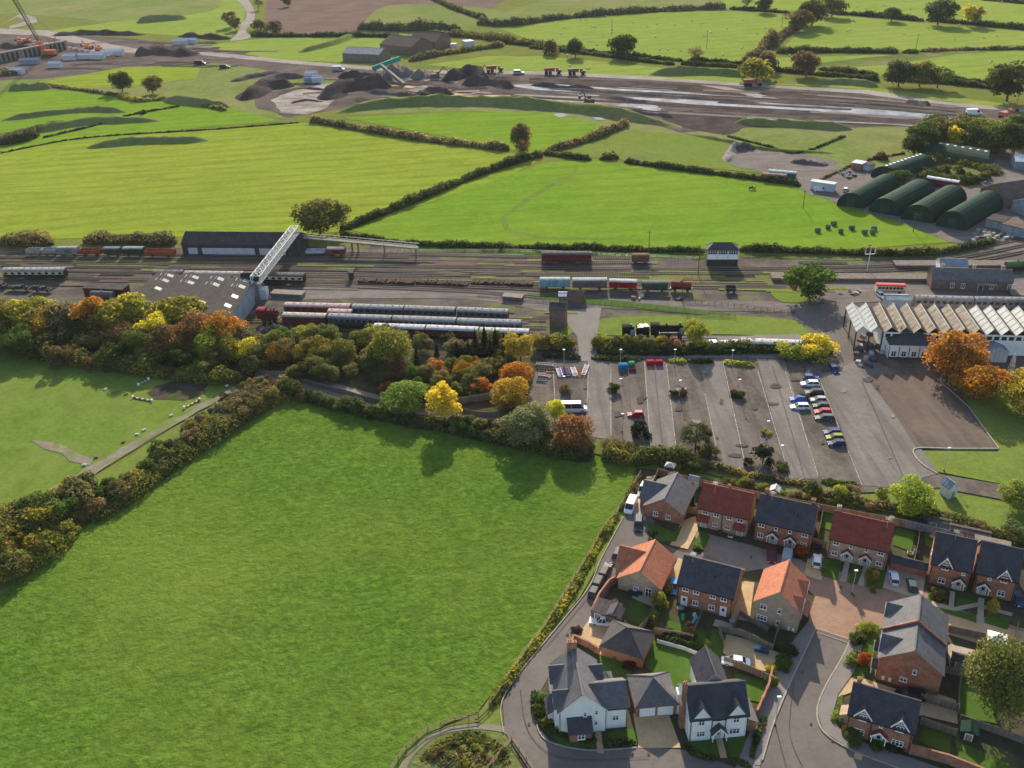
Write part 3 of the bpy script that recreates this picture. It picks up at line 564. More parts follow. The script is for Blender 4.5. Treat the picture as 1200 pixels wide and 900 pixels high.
def crown(name, kind, n, size, seed):
    r = np.random.default_rng(seed); P = []; Nn = []; va = []
    if kind == 'cone':
        z = r.uniform(0, 1, n) ** 1.3; th = r.uniform(0, 2*math.pi, n); k = (1 - z) * .5 * (.75 + .25*np.sin(z*60 + th*1.0)) * r.uniform(.6, 1.05, n)
        P = np.stack([k*np.cos(th), k*np.sin(th), .05 + .95*z], 1); Nn = np.stack([np.cos(th), np.sin(th), np.full(n, .5)], 1); va = r.uniform(0, 1, n)
        return leafmesh(name, P, Nn, size, va, [M['leaf']], None, seed)
    nb = {'round': 30, 'sparse': 34, 'bush': 16, 'tall': 26, 'willow': 46}[kind]
    z0, z1 = {'round': (.05, .98), 'sparse': (.12, 1), 'bush': (.0, 1), 'tall': (.1, 1), 'willow': (.08, .98)}[kind]
    tot = 0; lean = r.uniform(-.05, .05, 2)
    for i in range(nb):
        u = r.uniform(-1, 1); th = r.uniform(0, 2*math.pi)
        if kind == 'bush': u = abs(u) ** .8 * 1.6 - .6
        rr = math.sqrt(max(0, 1 - u*u)) * .5; sc = r.uniform(.42, .86)
        br = r.uniform(.16, .25) if kind != 'sparse' else r.uniform(.10, .17)
        if kind == 'tall': br *= .85
        c = np.array([rr*math.cos(th)*sc + lean[0], rr*math.sin(th)*sc + lean[1], (z0+z1)/2 + u*sc*(z1-z0)/2*.92])
        k = int(n / nb * r.uniform(.7, 1.3)); d = r.normal(0, 1, (k, 3)); d /= np.linalg.norm(d, axis=1)[:, None]; d[:, 2] = np.where(d[:, 2] < -.35, -d[:, 2], d[:, 2])
        rad = br * r.uniform(.55, 1.12, k)[:, None] ** .6
        p = c + d * rad * np.array([1.05, 1.05, .85]); p[:, 2] = np.clip(p[:, 2], .02, 1.0)
        P.append(p); Nn.append(d); va.append(np.clip(r.normal(.45 + .22 * (r.random() - .5) * 2, .22, k), 0, 1))
    P = np.vstack(P)
    if kind == 'bush': P[:, 2] = (P[:, 2] - P[:, 2].min()) / (P[:, 2].max() - P[:, 2].min()) * 1.02 - .02
    return leafmesh(name, P, np.vstack(Nn), size, np.concatenate(va), [M['leaf']], None, seed)
def trunkmesh(name, seed, low=.22, lim=7):
    r = random.Random(seed); b = MB(); b.cyl((0, 0, -.02), (.01, 0, .3), .035, .024, 7); b.cyl((.01, 0, .3), (.0, .01, .78), .024, .006, 6)
    for i in range(lim):
        th = i * 2.4 + r.random(); z = r.uniform(low, .55); e = (math.cos(th)*.34, math.sin(th)*.34, z + r.uniform(.18, .35))
        md = (e[0]*.45, e[1]*.45, z + (e[2]-z)*.55); b.cyl((0, 0, z), md, .014, .009, 5); b.cyl(md, e, .009, .003, 5)
        b.cyl(md, (e[0]*.8 + .08, e[1]*.8 - .07, e[2] + .06), .006, .002, 4)
    return b.mesh(name, M['bark'], True, uv=False)
CR = {}
for k, n, s, cnt in (('round', 8500, .025, 5), ('sparse', 4200, .018, 3), ('bush', 2600, .042, 5), ('tall', 5200, .027, 3), ('cone', 3200, .032, 2), ('willow', 15000, .018, 1)):
    CR[k] = [crown('crown', k, n, s, 31 + i*7 + len(k)) for i in range(cnt)]
    CR[k + '_far'] = [crown('crown', k, max(700, n // 2), s * 1.45, 131 + i*7 + len(k)) for i in range(cnt)]
TK = [trunkmesh('trunk', i) for i in range(3)]
COLS = dict(dark=(.065, .085, .022), green=(.105, .145, .028), olive=(.19, .18, .042), yolive=(.30, .28, .042), yellow=(.68, .54, .045), ygreen=(.38, .38, .05), orange=(.50, .23, .035), rust=(.29, .15, .055), gold=(.52, .34, .05), brown=(.18, .14, .055), grey=(.20, .19, .09), maroon=(.12, .055, .035), sage=(.21, .25, .09), red=(.5, .12, .03), conifer=(.024, .037, .018), lime=(.26, .29, .055), hedge=(.085, .105, .03), brush=(.24, .19, .08), leafy=(.175, .195, .045))
NT = [0]
def tree(px, top, h, wd, kind, col, label, cat='tree', group=None, name=None, base=False):
    if cat == 'shrub': name = 'shrub'
    p = G(px, top, 0 if base else h); far = p.y > 240; NT[0] += 1
    name = name or ('bush' if cat in ('bush', 'shrub') else 'tree')
    t = thing(name, label, cat, (p.x, p.y, 0), random.uniform(0, 6.28), group)
    c = ob('crown', random.choice(CR[kind + ('_far' if far else '')]), t, tuple(x * random.uniform(.88, 1.12) for x in COLS[col])); c.scale = (wd, wd * random.uniform(.9, 1.1), h)
    if cat not in ('bush', 'shrub') or not far:
        k = ob('trunk' if cat == 'tree' else 'stem', random.choice(TK), t); k.scale = (wd * .8, wd * .8, h)
    return t
def hedge(px, wd, h, col, label, name='hedge', cat='hedge', dens=1.0, leaf=None, rough=.6, gap=0, smooth=True, group=None, world=False):
    pts = [tuple(q) for q in px] if world else [tuple(G(a, b)[:2]) for a, b in px]
    if smooth and len(pts) > 2: pts = smoothpoly(pts, False, 6)
    pts = np.array(pts); seg = np.linalg.norm(np.diff(pts, axis=0), axis=1); L = seg.sum(); cum = np.concatenate([[0], np.cumsum(seg)])
    dist = pts[:, 1].mean(); kf = .82 if dist > 350 else 1.0; h *= kf; wd *= kf; rough *= 1.5 if dist < 260 and h > 2 else 1; leaf = leaf or (.16 + dist * .00085)
    o0 = Vector((pts[:, 0].mean(), pts[:, 1].mean(), 0)); r = np.random.default_rng(int(L * 97) % 9999)
    n = int(min(26000, L * (wd + 2 * h) / (leaf * leaf * 1.6) * 1.15 * dens)); s = r.uniform(0, L, n)
    def at(s):
        x = np.interp(s, cum, pts[:, 0]); y = np.interp(s, cum, pts[:, 1]); x2 = np.interp(np.minimum(s + .5, L), cum, pts[:, 0]); x1 = np.interp(np.maximum(s - .5, 0), cum, pts[:, 0])
        y2 = np.interp(np.minimum(s + .5, L), cum, pts[:, 1]); y1 = np.interp(np.maximum(s - .5, 0), cum, pts[:, 1]); d = np.stack([x2 - x1, y2 - y1], 1); d /= np.linalg.norm(d, axis=1)[:, None] + 1e-9
        return x - o0.x, y - o0.y, -d[:, 1], d[:, 0]
    ph = r.uniform(0, 6.28, 6)
    def prof(s):    # lumpy height and width along the hedge
        v = sum(np.sin(s * f / (h + wd) * 2.2 + p) * a for f, p, a in ((.9, ph[0], .5), (2.1, ph[1], .35), (4.3, ph[2], .25), (.33, ph[3], .5)))
        return 1 + rough * v * .6
    x, y, nx, ny = at(s); th = r.uniform(-.12, math.pi + .12, n); k = prof(s); rr = r.uniform(.82, 1.1, n)
    ends = np.clip(np.minimum(s, L - s) / (wd * .5 + .1), .25, 1) ** .5
    off = np.cos(th) * wd / 2 * rr * (.75 + .25 * k) * ends; hz = np.maximum(.08, np.sin(th)) ** .6 * h * k * rr * ends
    P = np.stack([x + nx*off, y + ny*off, hz], 1); Nn = np.stack([nx*np.cos(th), ny*np.cos(th), np.maximum(0, np.sin(th)) + .15], 1)
    va = np.clip(.45 + .3*np.sin(s / (wd*1.1) + ph[4] + 1.5*np.sin(s/7)) + .15*np.sin(th*3 + s) + r.normal(0, .25, n), 0, 1)
    m_ = max(3, int(L / max(1.2, wd * .6))); ss = np.linspace(0, L, m_); x, y, nx, ny = at(ss); k = prof(ss); cv = []; cf = []
    A = [math.pi * j / 6 for j in range(7)]
    for i in range(m_):
        e = .45 if i in (0, m_-1) else 1
        for a in A: cv.append((x[i] + nx[i]*math.cos(a)*wd*.40*e, y[i] + ny[i]*math.cos(a)*wd*.40*e, max(0, math.sin(a))**.6 * h * .84 * k[i] * e))
        if i:
            for j in range(6): cf.append(((i-1)*7+j, i*7+j, i*7+j+1, (i-1)*7+j+1))
    me = leafmesh(name, P, Nn, leaf, va, [M['leaf']], (cv, cf), int(L))
    o = ob(name, me, None, COLS[col] if isinstance(col, str) else col, o0); return tag(o, label, cat, group)

# ---- trees standing alone
T = [
 (138,82,13,14,'round','dark','larger of the two dark oaks standing on the earth banks of the far left fields'),
 (175,88,11,12,'round','olive','smaller oak right beside the larger dark one on the far left banks'),
 (370,233,13,19,'round','olive','broad dark green tree at the field end of the lattice footbridge'),
 (610,144,13,11,'round','brown','tall brown-green tree where the field hedges cross in the middle distance'),
 (613,163,8,9,'sparse','rust','small orange tree in front of the tall brown-green one at the hedge crossing'),
 (267,12,14,13,'tall','brush','golden brown tall tree beside the winding lane at the far left'),
 (274,20,11,12,'tall','brown','brown tree against the golden brown one by the winding lane'),
 (301,-2,11,12,'sparse','brush','pale gold tree at the top edge beside the winding lane'),
 (336,-6,11,11,'round','dark','small dark tree on the ploughed field edge near the top'),
 (304,22,9,14,'bush','brown','brown rounded tree at the left end of the hedge below the ploughed field'),
 (322,24,10,17,'bush','brown','wider brown tree second along the hedge below the ploughed field'),
 (728,40,15,19,'round','dark','largest oak in the double hedge of the sheep field'),
 (674,44,13,12,'round','dark','middle oak of the three in the double hedge of the sheep field'),
 (646,46,10,13,'bush','brown','brown leftmost oak of the three in the double hedge of the sheep field'),
 (815,54,10,14,'sparse','brush','nearly bare tree in the hedge above the haul road'),
 (877,-4,10,12,'sparse','grey','thin grey tree in the far hedge near the top'),
 (898,-4,13,16,'round','dark','dark round tree in the far hedge near the top'),
 (938,10,16,22,'round','brown','brown wide tree of the clump at the top field corner'),
 (955,-2,20,24,'round','dark','tallest dark tree of the clump at the top field corner'),
 (978,-6,17,20,'round','olive','olive tree behind the clump at the top field corner'),
 (905,34,11,15,'bush','brush','pale brown bushy tree on the diagonal hedge of the sheep field'),
 (890,66,13,20,'bush','yolive','yellow-olive bushy tree at the foot of the diagonal hedge'),
 (903,58,12,14,'bush','brush','brown bushy tree behind the yellow-olive one at the diagonal hedge foot'),
 (948,59,15,16,'round','brown','dark brown oak alone by the long hedge above the haul road'),
 (1047,8,11,15,'round','dark','small dark tree in the second hedge of the far right fields'),
 (1104,-2,19,22,'round','dark','tall spreading tree in the second hedge of the far right fields'),
 (1138,4,16,12,'tall','yellow','yellow tree left of a pair at the far right hedge'),
 (1148,7,14,12,'tall','yolive','yellow-olive tree right of a pair at the far right hedge'),
 (1058,69,15,18,'round','dark','leftmost dark tree of three in the right-hand hedge row'),
 (1083,69,15,15,'round','olive','middle tree of three in the right-hand hedge row'),
 (1103,77,12,15,'sparse','dark','thin rightmost tree of three in the right-hand hedge row'),
 (1190,72,20,22,'round','dark','big dark tree cut by the right edge of the far fields'),
 (1055,199,6,9,'round','green','small green tree between the two left green huts'),
 (952,310,10.5,14.5,'round','green','broad dome-shaped tree beside the station forecourt'),
 (814,374,8.5,8,'tall','ygreen','yellow-green tree standing on the lawn edge above the car park'),
 (961,394,5.5,10,'bush','yellow','bright yellow small tree at the car park corner by the drive'),
 (930,402,4.5,8,'bush','ygreen','light green small tree left of the bright yellow one by the white train'),
 (817,496,7.2,8,'sparse','dark','open dark pine-like tree at the near edge of the car park'),
 (1126,390,12.5,15,'round','orange','largest orange tree in front of the museum shed'),
 (1152,427,9,12.5,'round','orange','lower deep orange tree at the corner of the worn car park'),
 (1212,438,10,13,'round','gold','golden tree at the right edge below the museum shed'),
 (1077,565,7,9,'round','ygreen','yellow-green tree on the verge beside the small white hut'),
 (1199,568,6,7,'round','lime','light green tree at the right edge of the entrance road'),
 (1190,760,14,10,'willow','leafy','big green leafy tree at the bottom right corner'),
 (518,452,10.5,10,'tall','yellow','bright yellow tree standing in the hedge of the large field'),
 (474,452,7.5,11,'round','lime','light green tree left of the bright yellow one in the field hedge'),
 (616,474,9.5,12,'round','sage','wide pale green tree beside the car park hedge'),
 (672,488,9,9.5,'round','rust','rust-brown round tree at the car park corner beside the large field'),
 (650,468,6.5,5,'tall','yellow','slim yellow tree just left of the white minibus'),
 (456,382,12,12.5,'round','yolive','tallest olive-yellow tree in the wood behind the museum trains'),
 (609,389,9,9,'tall','gold','gold-orange tree at the top of the row beside the car park'),
 (604,423,7,8,'round','orange','deep orange tree second in the row beside the car park'),
 (600,446,7.5,9,'round','gold','golden brown tree third in the row beside the car park'),
 (146,343,12,13,'round','ygreen','yellow-green tree left of the engine shed roof in the shelter belt'),
 (172,366,11,10,'round','yellow','bright yellow tree in the middle of the left shelter belt'),
 (206,348,12,15,'round','yolive','pale olive-yellow tree in front of the engine shed'),
 (101,348,12,13,'round','orange','orange-brown tree behind the left shelter belt by the red van'),
 (36,367,9,10,'round','gold','orange-gold small tree near the left end of the shelter belt'),
 (232,366,11,12,'round','rust','rust tree below the engine shed corner'),
 (260,369,11,13,'round','orange','orange tree below the right corner of the engine shed'),
 (288,395,7.5,9,'round','yellow','golden yellow tree at the right end of the shelter belt'),
 (325,402,6.5,7,'round','orange','small orange tree in the belt right of the golden one'),
]
for a in T: tree(*a)
for p in ((1082,146,12,13,'dark'),(1105,138,12,14,'olive'),(1098,132,11,13,'green'),(1128,136,12,14,'olive'),(1150,140,13,14,'green'),(1176,143,14,15,'green'),(1196,144,14,15,'dark'),(1090,140,11,12,'green'),(1163,138,13,16,'yolive'),(1140,132,12,16,'dark'),(1196,134,12,15,'olive'),(1075,158,9,11,'dark')):
    tree(p[0], p[1], p[2], p[3], 'round', p[4], 'green or olive tree of the copse behind the long arched hut', group='copse behind the arched huts')
tree(1122,146,11,8,'tall','yellow','narrow yellow-orange tree in the dark copse behind the long arched hut')
# shelter belt and wood as individual trees and bushes
BE = [(-8,352,11,13,'olive'),(12,352,11,13,'yolive'),(28,350,11,12,'ygreen'),(52,353,11,13,'brush'),(72,356,10,13,'grey'),(84,372,9,10,'dark'),(118,360,10,10,'yolive'),(128,354,11,11,'yolive'),(134,378,8,10,'brown'),(96,384,7,10,'olive'),(60,388,7,10,'dark'),(20,385,8,11,'green'),(0,378,8,10,'green'),(156,386,9,10,'green'),(188,385,9,11,'brown'),
      (184,354,10,10,'yolive'),(205,380,9,11,'rust'),(222,388,8,10,'olive'),(245,386,9,11,'yolive'),(268,392,8,9,'yolive'),(282,380,8,8,'grey'),(304,396,7,8,'sage'),(248,405,6,9,'brown'),(210,408,6,9,'dark'),(170,405,6,9,'olive'),(130,404,6,9,'dark'),(75,402,6,9,'brown'),(40,396,6,9,'dark'),(295,412,6,9,'brown'),(312,388,7,8,'brush'),(235,420,5,8,'olive')]
for p in BE: tree(p[0], p[1], p[2], p[3], 'round' if p[2] > 7 else 'bush', p[4], 'muted tree packed in the shelter belt along the left paddock', group='shelter belt along the paddock')
rr = random.Random(5)
WB = []
for (x0, x1, y0, y1, n, hh, cs) in ((318,450,378,402,30,(5,8),('olive','yolive','brush','green','olive')),(330,450,402,432,26,(3.5,6),('brown','olive','brush','dark','green')),(420,500,412,450,22,(3,5.5),('olive','brown','green','rust')),
                                     (500,590,386,402,16,(3,5),('brush','brown','olive')),(495,580,416,448,26,(3,5),('yolive','olive','brush','orange','olive')),(440,500,380,400,8,(4,6),('olive','brown','yolive')),(440,560,446,462,14,(2,3.5),('olive','brown','green')),(584,600,395,470,9,(3,5),('brown','olive','rust'))):
    for i in range(n):
        WB.append((rr.uniform(x0, x1), rr.uniform(y0, y1), rr.uniform(*hh), rr.choice(cs)))
WB.sort(key=lambda t: t[1])
for x, y, h, c in WB:
    if h < 4.2: tree(x, y, h, h * rr.uniform(1.0, 1.5), 'bush', c, 'low autumn bush in the wood between the museum trains and the field path', 'bush', 'bushes in the wood by the museum trains')
    else: tree(x, y, h, h * rr.uniform(.9, 1.3), rr.choice(['round', 'sparse', 'round', 'tall']), c, 'small autumn tree in the wood between the museum trains and the field path', 'tree', 'small trees in the wood by the museum trains')
for (x, y, h, w_) in ((556,386,8,4),(567,381,9,4.5),(580,384,8,4.5),(590,390,7,4),(548,398,6,3),(574,396,7,4),(535,400,5,2.5),(511,402,4,2.2)):
    tree(x, y, h, w_, 'cone', 'conifer', 'dark conifer at the back of the miniature railway garden', group='dark conifers by the miniature railway')
tree(487,404,6.5,2.6,'cone','conifer','slim dark cypress standing alone in the wood clearing')
# bushes round the car park
for a in ((700,'olive'),(712,'yolive'),(724,'olive'),(736,'yolive'),(748,'olive'),(757,'brush'),(768,'yolive'),(779,'olive'),(790,'rust')):
    tree(a[0], 393 + (a[0] > 755) * 2, 3.8, 4.4, 'bush', a[1], 'beech bush of the tall clipped row in front of the black steam engine', 'bush', 'beech row in front of the steam engine')
for a in ((634,392,4.5,5.5,'yolive'),(645,390,4.5,6,'olive'),(658,392,4.5,6,'yolive'),(668,395,4,5,'olive')):
    tree(*a[:4], 'bush', a[4], 'olive bush of the short row beside the lane into the car park', 'bush', 'row left of the car park lane')
for a, lab in (((721,449,2.6,3.4,'dark'),'round dark bush on a planting strip left of the red car bay'),((663,450,2.2,3.4,'brush'),'pale brown bush on the planting strip above the minibus'),((752,495,4.2,4.6,'conifer'),'large dark round bush at the near end of the second bay'),((790,457,1.8,2.4,'dark'),'small dark bush on the third planting strip'),((800,455,2,3,'maroon'),'small maroon bush on the third planting strip'),
               ((860,457,1.8,2,'dark'),'small round bush left on the fourth planting strip'),((868,458,1.9,3.4,'dark'),'wider dark bush right on the fourth planting strip'),((829,503,3,2.4,'dark'),'small dark bush just right of the pine-like tree'),((824,523,2.6,3.4,'olive'),'olive bush below the pine-like tree'),((835,522,2.8,3.2,'brown'),'brown bush below and right of the pine-like tree'),
               ((896,522,5,5,'conifer'),'dark evergreen at the near end of the car park'),((877,537,1.8,2.2,'conifer'),'tiny dark bush left of the dark evergreen'),((916,543,1.6,3.4,'green'),'low green bush right of the dark evergreen'),((941,460,1.8,3,'green'),'dark bush between the parked cars'),((898,504,1.2,2.6,'ygreen'),'low yellow-green bush on the fifth planting strip'),
               ((955,563,4,4,'green'),'green sapling behind the long garden fence'),((985,570,3.2,3.4,'ygreen'),'yellow-green sapling behind the long garden fence'),((1033,572,2.6,3,'lime'),'light green small bush beside the verge'),((997,568,2.2,4,'brush'),'pale brown shrub behind the long garden fence')):
    tree(*a[:4], 'bush', a[4], lab, 'bush')
# garden shrubs and small trees of the estate
for a, lab in (((999,768,1.8,2.6,'lime'),'lime shrub beside the road corner house'),((1014,765,2.4,2.2,'red'),'orange-red small tree beside the large brick house'),((1003,742,1.8,2.6,'green'),'rounded green shrub at the front of the large brick house'),((1016,730,1.8,3,'ygreen'),'yellow-green shrub by the block paving'),((984,835,1.5,2.6,'lime'),'pale yellow-green shrub left of the brick cottage'),
               ((1001,857,2,3.4,'green'),'dark green shrub under the left cottage window'),((986,826,1.2,1.8,'sage'),'small grey-green shrub left of the brick cottage'),((992,850,1,1.6,'yellow'),'small yellow shrub at the cottage corner'),((1024,688,1.2,1.2,'sage'),'tiny pale shrub at the middle of the cream terrace front'),((1023,665,3,2.6,'yolive'),'thin yellow sapling before the cream terrace'),
               ((1028,648,.1,.1,'green'),''),((1101,690,2.2,2.4,'olive'),'olive sapling in front of the left dark-roofed house'),((1166,703,3,2.2,'gold'),'small orange tree in front of the right dark-roofed house'),((940,640,2,2.6,'red'),'red-brown bush at the end of the brick terrace'),((773,694,3.4,3,'yolive'),'yellow-olive small tree beside the orange bungalow'),
               ((766,712,1.8,2,'sage'),'pale shrub by the garden fence of the orange bungalow'),((905,780,1.3,2,'yellow'),'yellow shrub beside the white car drive'),((907,792,2.2,1.8,'yolive'),'climbing yellow shrub on the corner wall'),((811,738,2.2,1.8,'green'),'small dark tree at the garden back fence'),((829,750,2,1.8,'lime'),'small lime tree at the garden corner'),
               ((787,742,1.4,3.2,'dark'),'dark shrub along the garden wall'),((803,744,1.3,3,'dark'),'second dark shrub along the garden wall'),((739,775,1.5,2.4,'maroon'),'maroon shrub against the hipped garage'),((720,762,1.2,2.4,'maroon'),'maroon climber on the garage garden wall'),((755,800,.9,1.2,'dark'),'tiny dark shrub beside the twin-gabled garage'),((638,815,1.3,2,'green'),'round green shrub left of the white house'),
               ((636,830,1.2,1.8,'dark'),'dark clipped ball left of the white house'),((642,842,1.2,1.8,'lime'),'light clipped ball left of the white house'),((795,545,1.6,2.6,'lime'),'lime shrub behind the grey-roofed bungalow'),((808,568,2,2.6,'ygreen'),'yellow-green shrub by the bungalow drive'),((676,735,1.1,2,'maroon'),'maroon shrub beside the brick garden wall'),
               ((966,665,.9,1.4,'sage'),'tiny silver shrub on the first cream terrace lawn'),((1098,688,1.2,2.2,'dark'),'dark shrub beside the left dark-roofed house'),((1170,690,1.3,3,'dark'),'dark shrub beside the right porch'),((1052,866,1.4,4,'dark'),'dark shrub under the right cottage window'),((1030,868,1.2,3,'green'),'green shrub beside the cottage door'),
               ((1130,618,2.4,3,'olive'),'olive bush behind the garden sheds'),((1189,612,2.6,4,'sage'),'grey-green bush at the end of the long fence'),((1150,610,2.2,4,'brush'),'brown bush behind the garden sheds'),((1100,700,.8,3,'dark'),'low dark planting before the left detached house'),((918,775,1.5,3,'green'),'green bank planting beside the pavement'),((925,755,2,3.4,'dark'),'dark bush under the orange-roofed house end'),((919,768,1.6,3,'green'),'mid-green bush by the garden wall end')):
    if a[2] > .5 and lab: tree(*a[:4], 'bush', a[4], lab, 'shrub')

